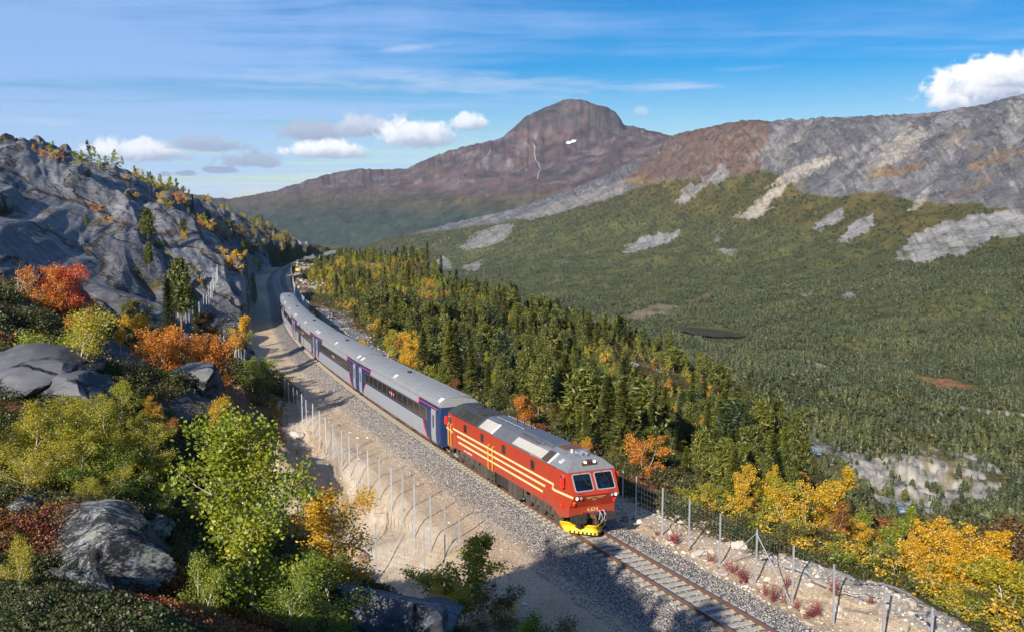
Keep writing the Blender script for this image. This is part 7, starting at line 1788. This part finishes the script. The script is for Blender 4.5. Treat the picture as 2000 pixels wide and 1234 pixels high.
# ------------------------------------------------------------------ water and snow
def drape(name, poly, lift, mat, kind='structure', n=14, label=None, cat=None):
    """a flat sheet laid on the ground inside an outline given in the photograph"""
    pts = [hit(*q) for q in poly]; M = MB()
    M.poly([(p[0], p[1], p[2] + lift) for p in pts]); o = M.build(name, mat, fix=False)
    tag(o, label, cat, kind=kind); return o
m, N = new_mat('dark lake water'); finish(N, (.010, .010, .010), .12, N.noise(N.n('ShaderNodeTexCoord').outputs['Object'], .6, 3), .05, .02, spec=.06); LAKE = m
m, N = new_mat('river water'); nz = N.noise(N.n('ShaderNodeTexCoord').outputs['Object'], .35, 5, .7); finish(N, N.ramp(nz, [(.42, (.03, .075, .10)), (.55, (.25, .36, .42)), (.66, (.75, .78, .8))]), .25, nz, .5, .3); RIVER = m
m, N = new_mat('old snow'); finish(N, (.66, .67, .70), .7); SNOW = m
m, N = new_mat('falling water'); finish(N, (.62, .63, .66), .6); FALL = m
lk = [hit(*q) for q in ((1322, 643), (1345, 638), (1375, 640), (1410, 645), (1455, 655), (1440, 659), (1395, 658), (1350, 652))]
lz = max(p[2] for p in lk) + 1.0
M = MB(); M.poly([(p[0], p[1], lz) for p in [at_depth(q[0], q[1], 1.0) * (lz / at_depth(q[0], q[1], 1.0)[2]) for q in ((1322, 641), (1338, 638), (1352, 639), (1385, 641), (1410, 645), (1432, 648), (1459, 655), (1446, 658), (1420, 657), (1398, 658), (1372, 654), (1352, 652), (1336, 646))]])
tag(M.build('lake', LAKE, fix=False), kind='structure')
def ribbon(name, line, width, lift, mat):
    M = MB(); pts = [hit(*q) for q in line]; pts = [p for p in pts if p is not None]; L = []
    P2 = []
    for a, b in zip(pts[:-1], pts[1:]):
        for k in range(4): P2.append(a + (b - a) * k / 4)
    P2.append(pts[-1]); row = []
    for i, p in enumerate(P2):
        d = P2[min(i + 1, len(P2) - 1)] - P2[max(i - 1, 0)]; nrm = np.array([-d[1], d[0], 0]); nrm /= np.linalg.norm(nrm) + 1e-6; w = width * random.uniform(.6, 1.3)
        row.append((p + nrm * w, p - nrm * w))
    for (a, b), (c, d) in zip(row[:-1], row[1:]): M.poly([(a[0], a[1], height(a[0], a[1]) + lift), (b[0], b[1], height(b[0], b[1]) + lift), (d[0], d[1], height(d[0], d[1]) + lift), (c[0], c[1], height(c[0], c[1]) + lift)])
    return tag(M.build(name, mat, fix=False), kind='structure')
ribbon('river', [(1543, 853), (1560, 866), (1575, 880), (1592, 890)], 7.0, 1.5, RIVER); ribbon('river', [(1738, 985), (1760, 998), (1772, 1010)], 3, 1.5, RIVER)
ribbon('waterfall_stream', [(1041, 282), (1045, 290), (1043, 300), (1046, 312), (1052, 322), (1056, 333), (1051, 342), (1050, 352)], 1.1, 6, FALL); ribbon('waterfall_stream', [(958, 292), (955, 303), (948, 312)], .8, 6, FALL); ribbon('waterfall_stream', [(910, 318), (900, 328)], .7, 6, FALL)
sp_ = [hit(*q) for q in ((1105, 282), (1108, 278), (1114, 279), (1118, 275), (1126, 276), (1123, 280), (1117, 281), (1111, 284))]
M = MB(); cen = sum(sp_) / len(sp_)
for a, b in zip(sp_, sp_[1:] + sp_[:1]): M.poly([cen + np.array([0, -3, 9]), a + np.array([0, -3, 6]), b + np.array([0, -3, 6])])
tag(M.build('snow_patch', SNOW, fix=False), kind='structure')

# ------------------------------------------------------------------ air
if HAZE_DENSITY > 0:
    m = bpy.data.materials.new('haze'); m.use_nodes = True; m.node_tree.nodes.clear(); N = NT(m.node_tree)
    pv = N.n('ShaderNodeVolumePrincipled'); pv.inputs['Color'].default_value = (.62, .78, 1.0, 1); pv.inputs['Density'].default_value = HAZE_DENSITY; pv.inputs['Anisotropy'].default_value = 0.0
    o_ = N.n('ShaderNodeOutputMaterial'); m.node_tree.links.new(pv.outputs[0], o_.inputs['Volume'])
    R = 11400; zb, ztop = float(GZ.min()) - 1.5, float(GZ.max()) + 60
    M = MB(); M.box((0, 0, (zb + ztop) / 2), (2 * R, 2 * R, ztop - zb)); hz = M.build('haze', m); hz['kind'] = 'stuff'
print('done', round(time.time() - T0, 1))
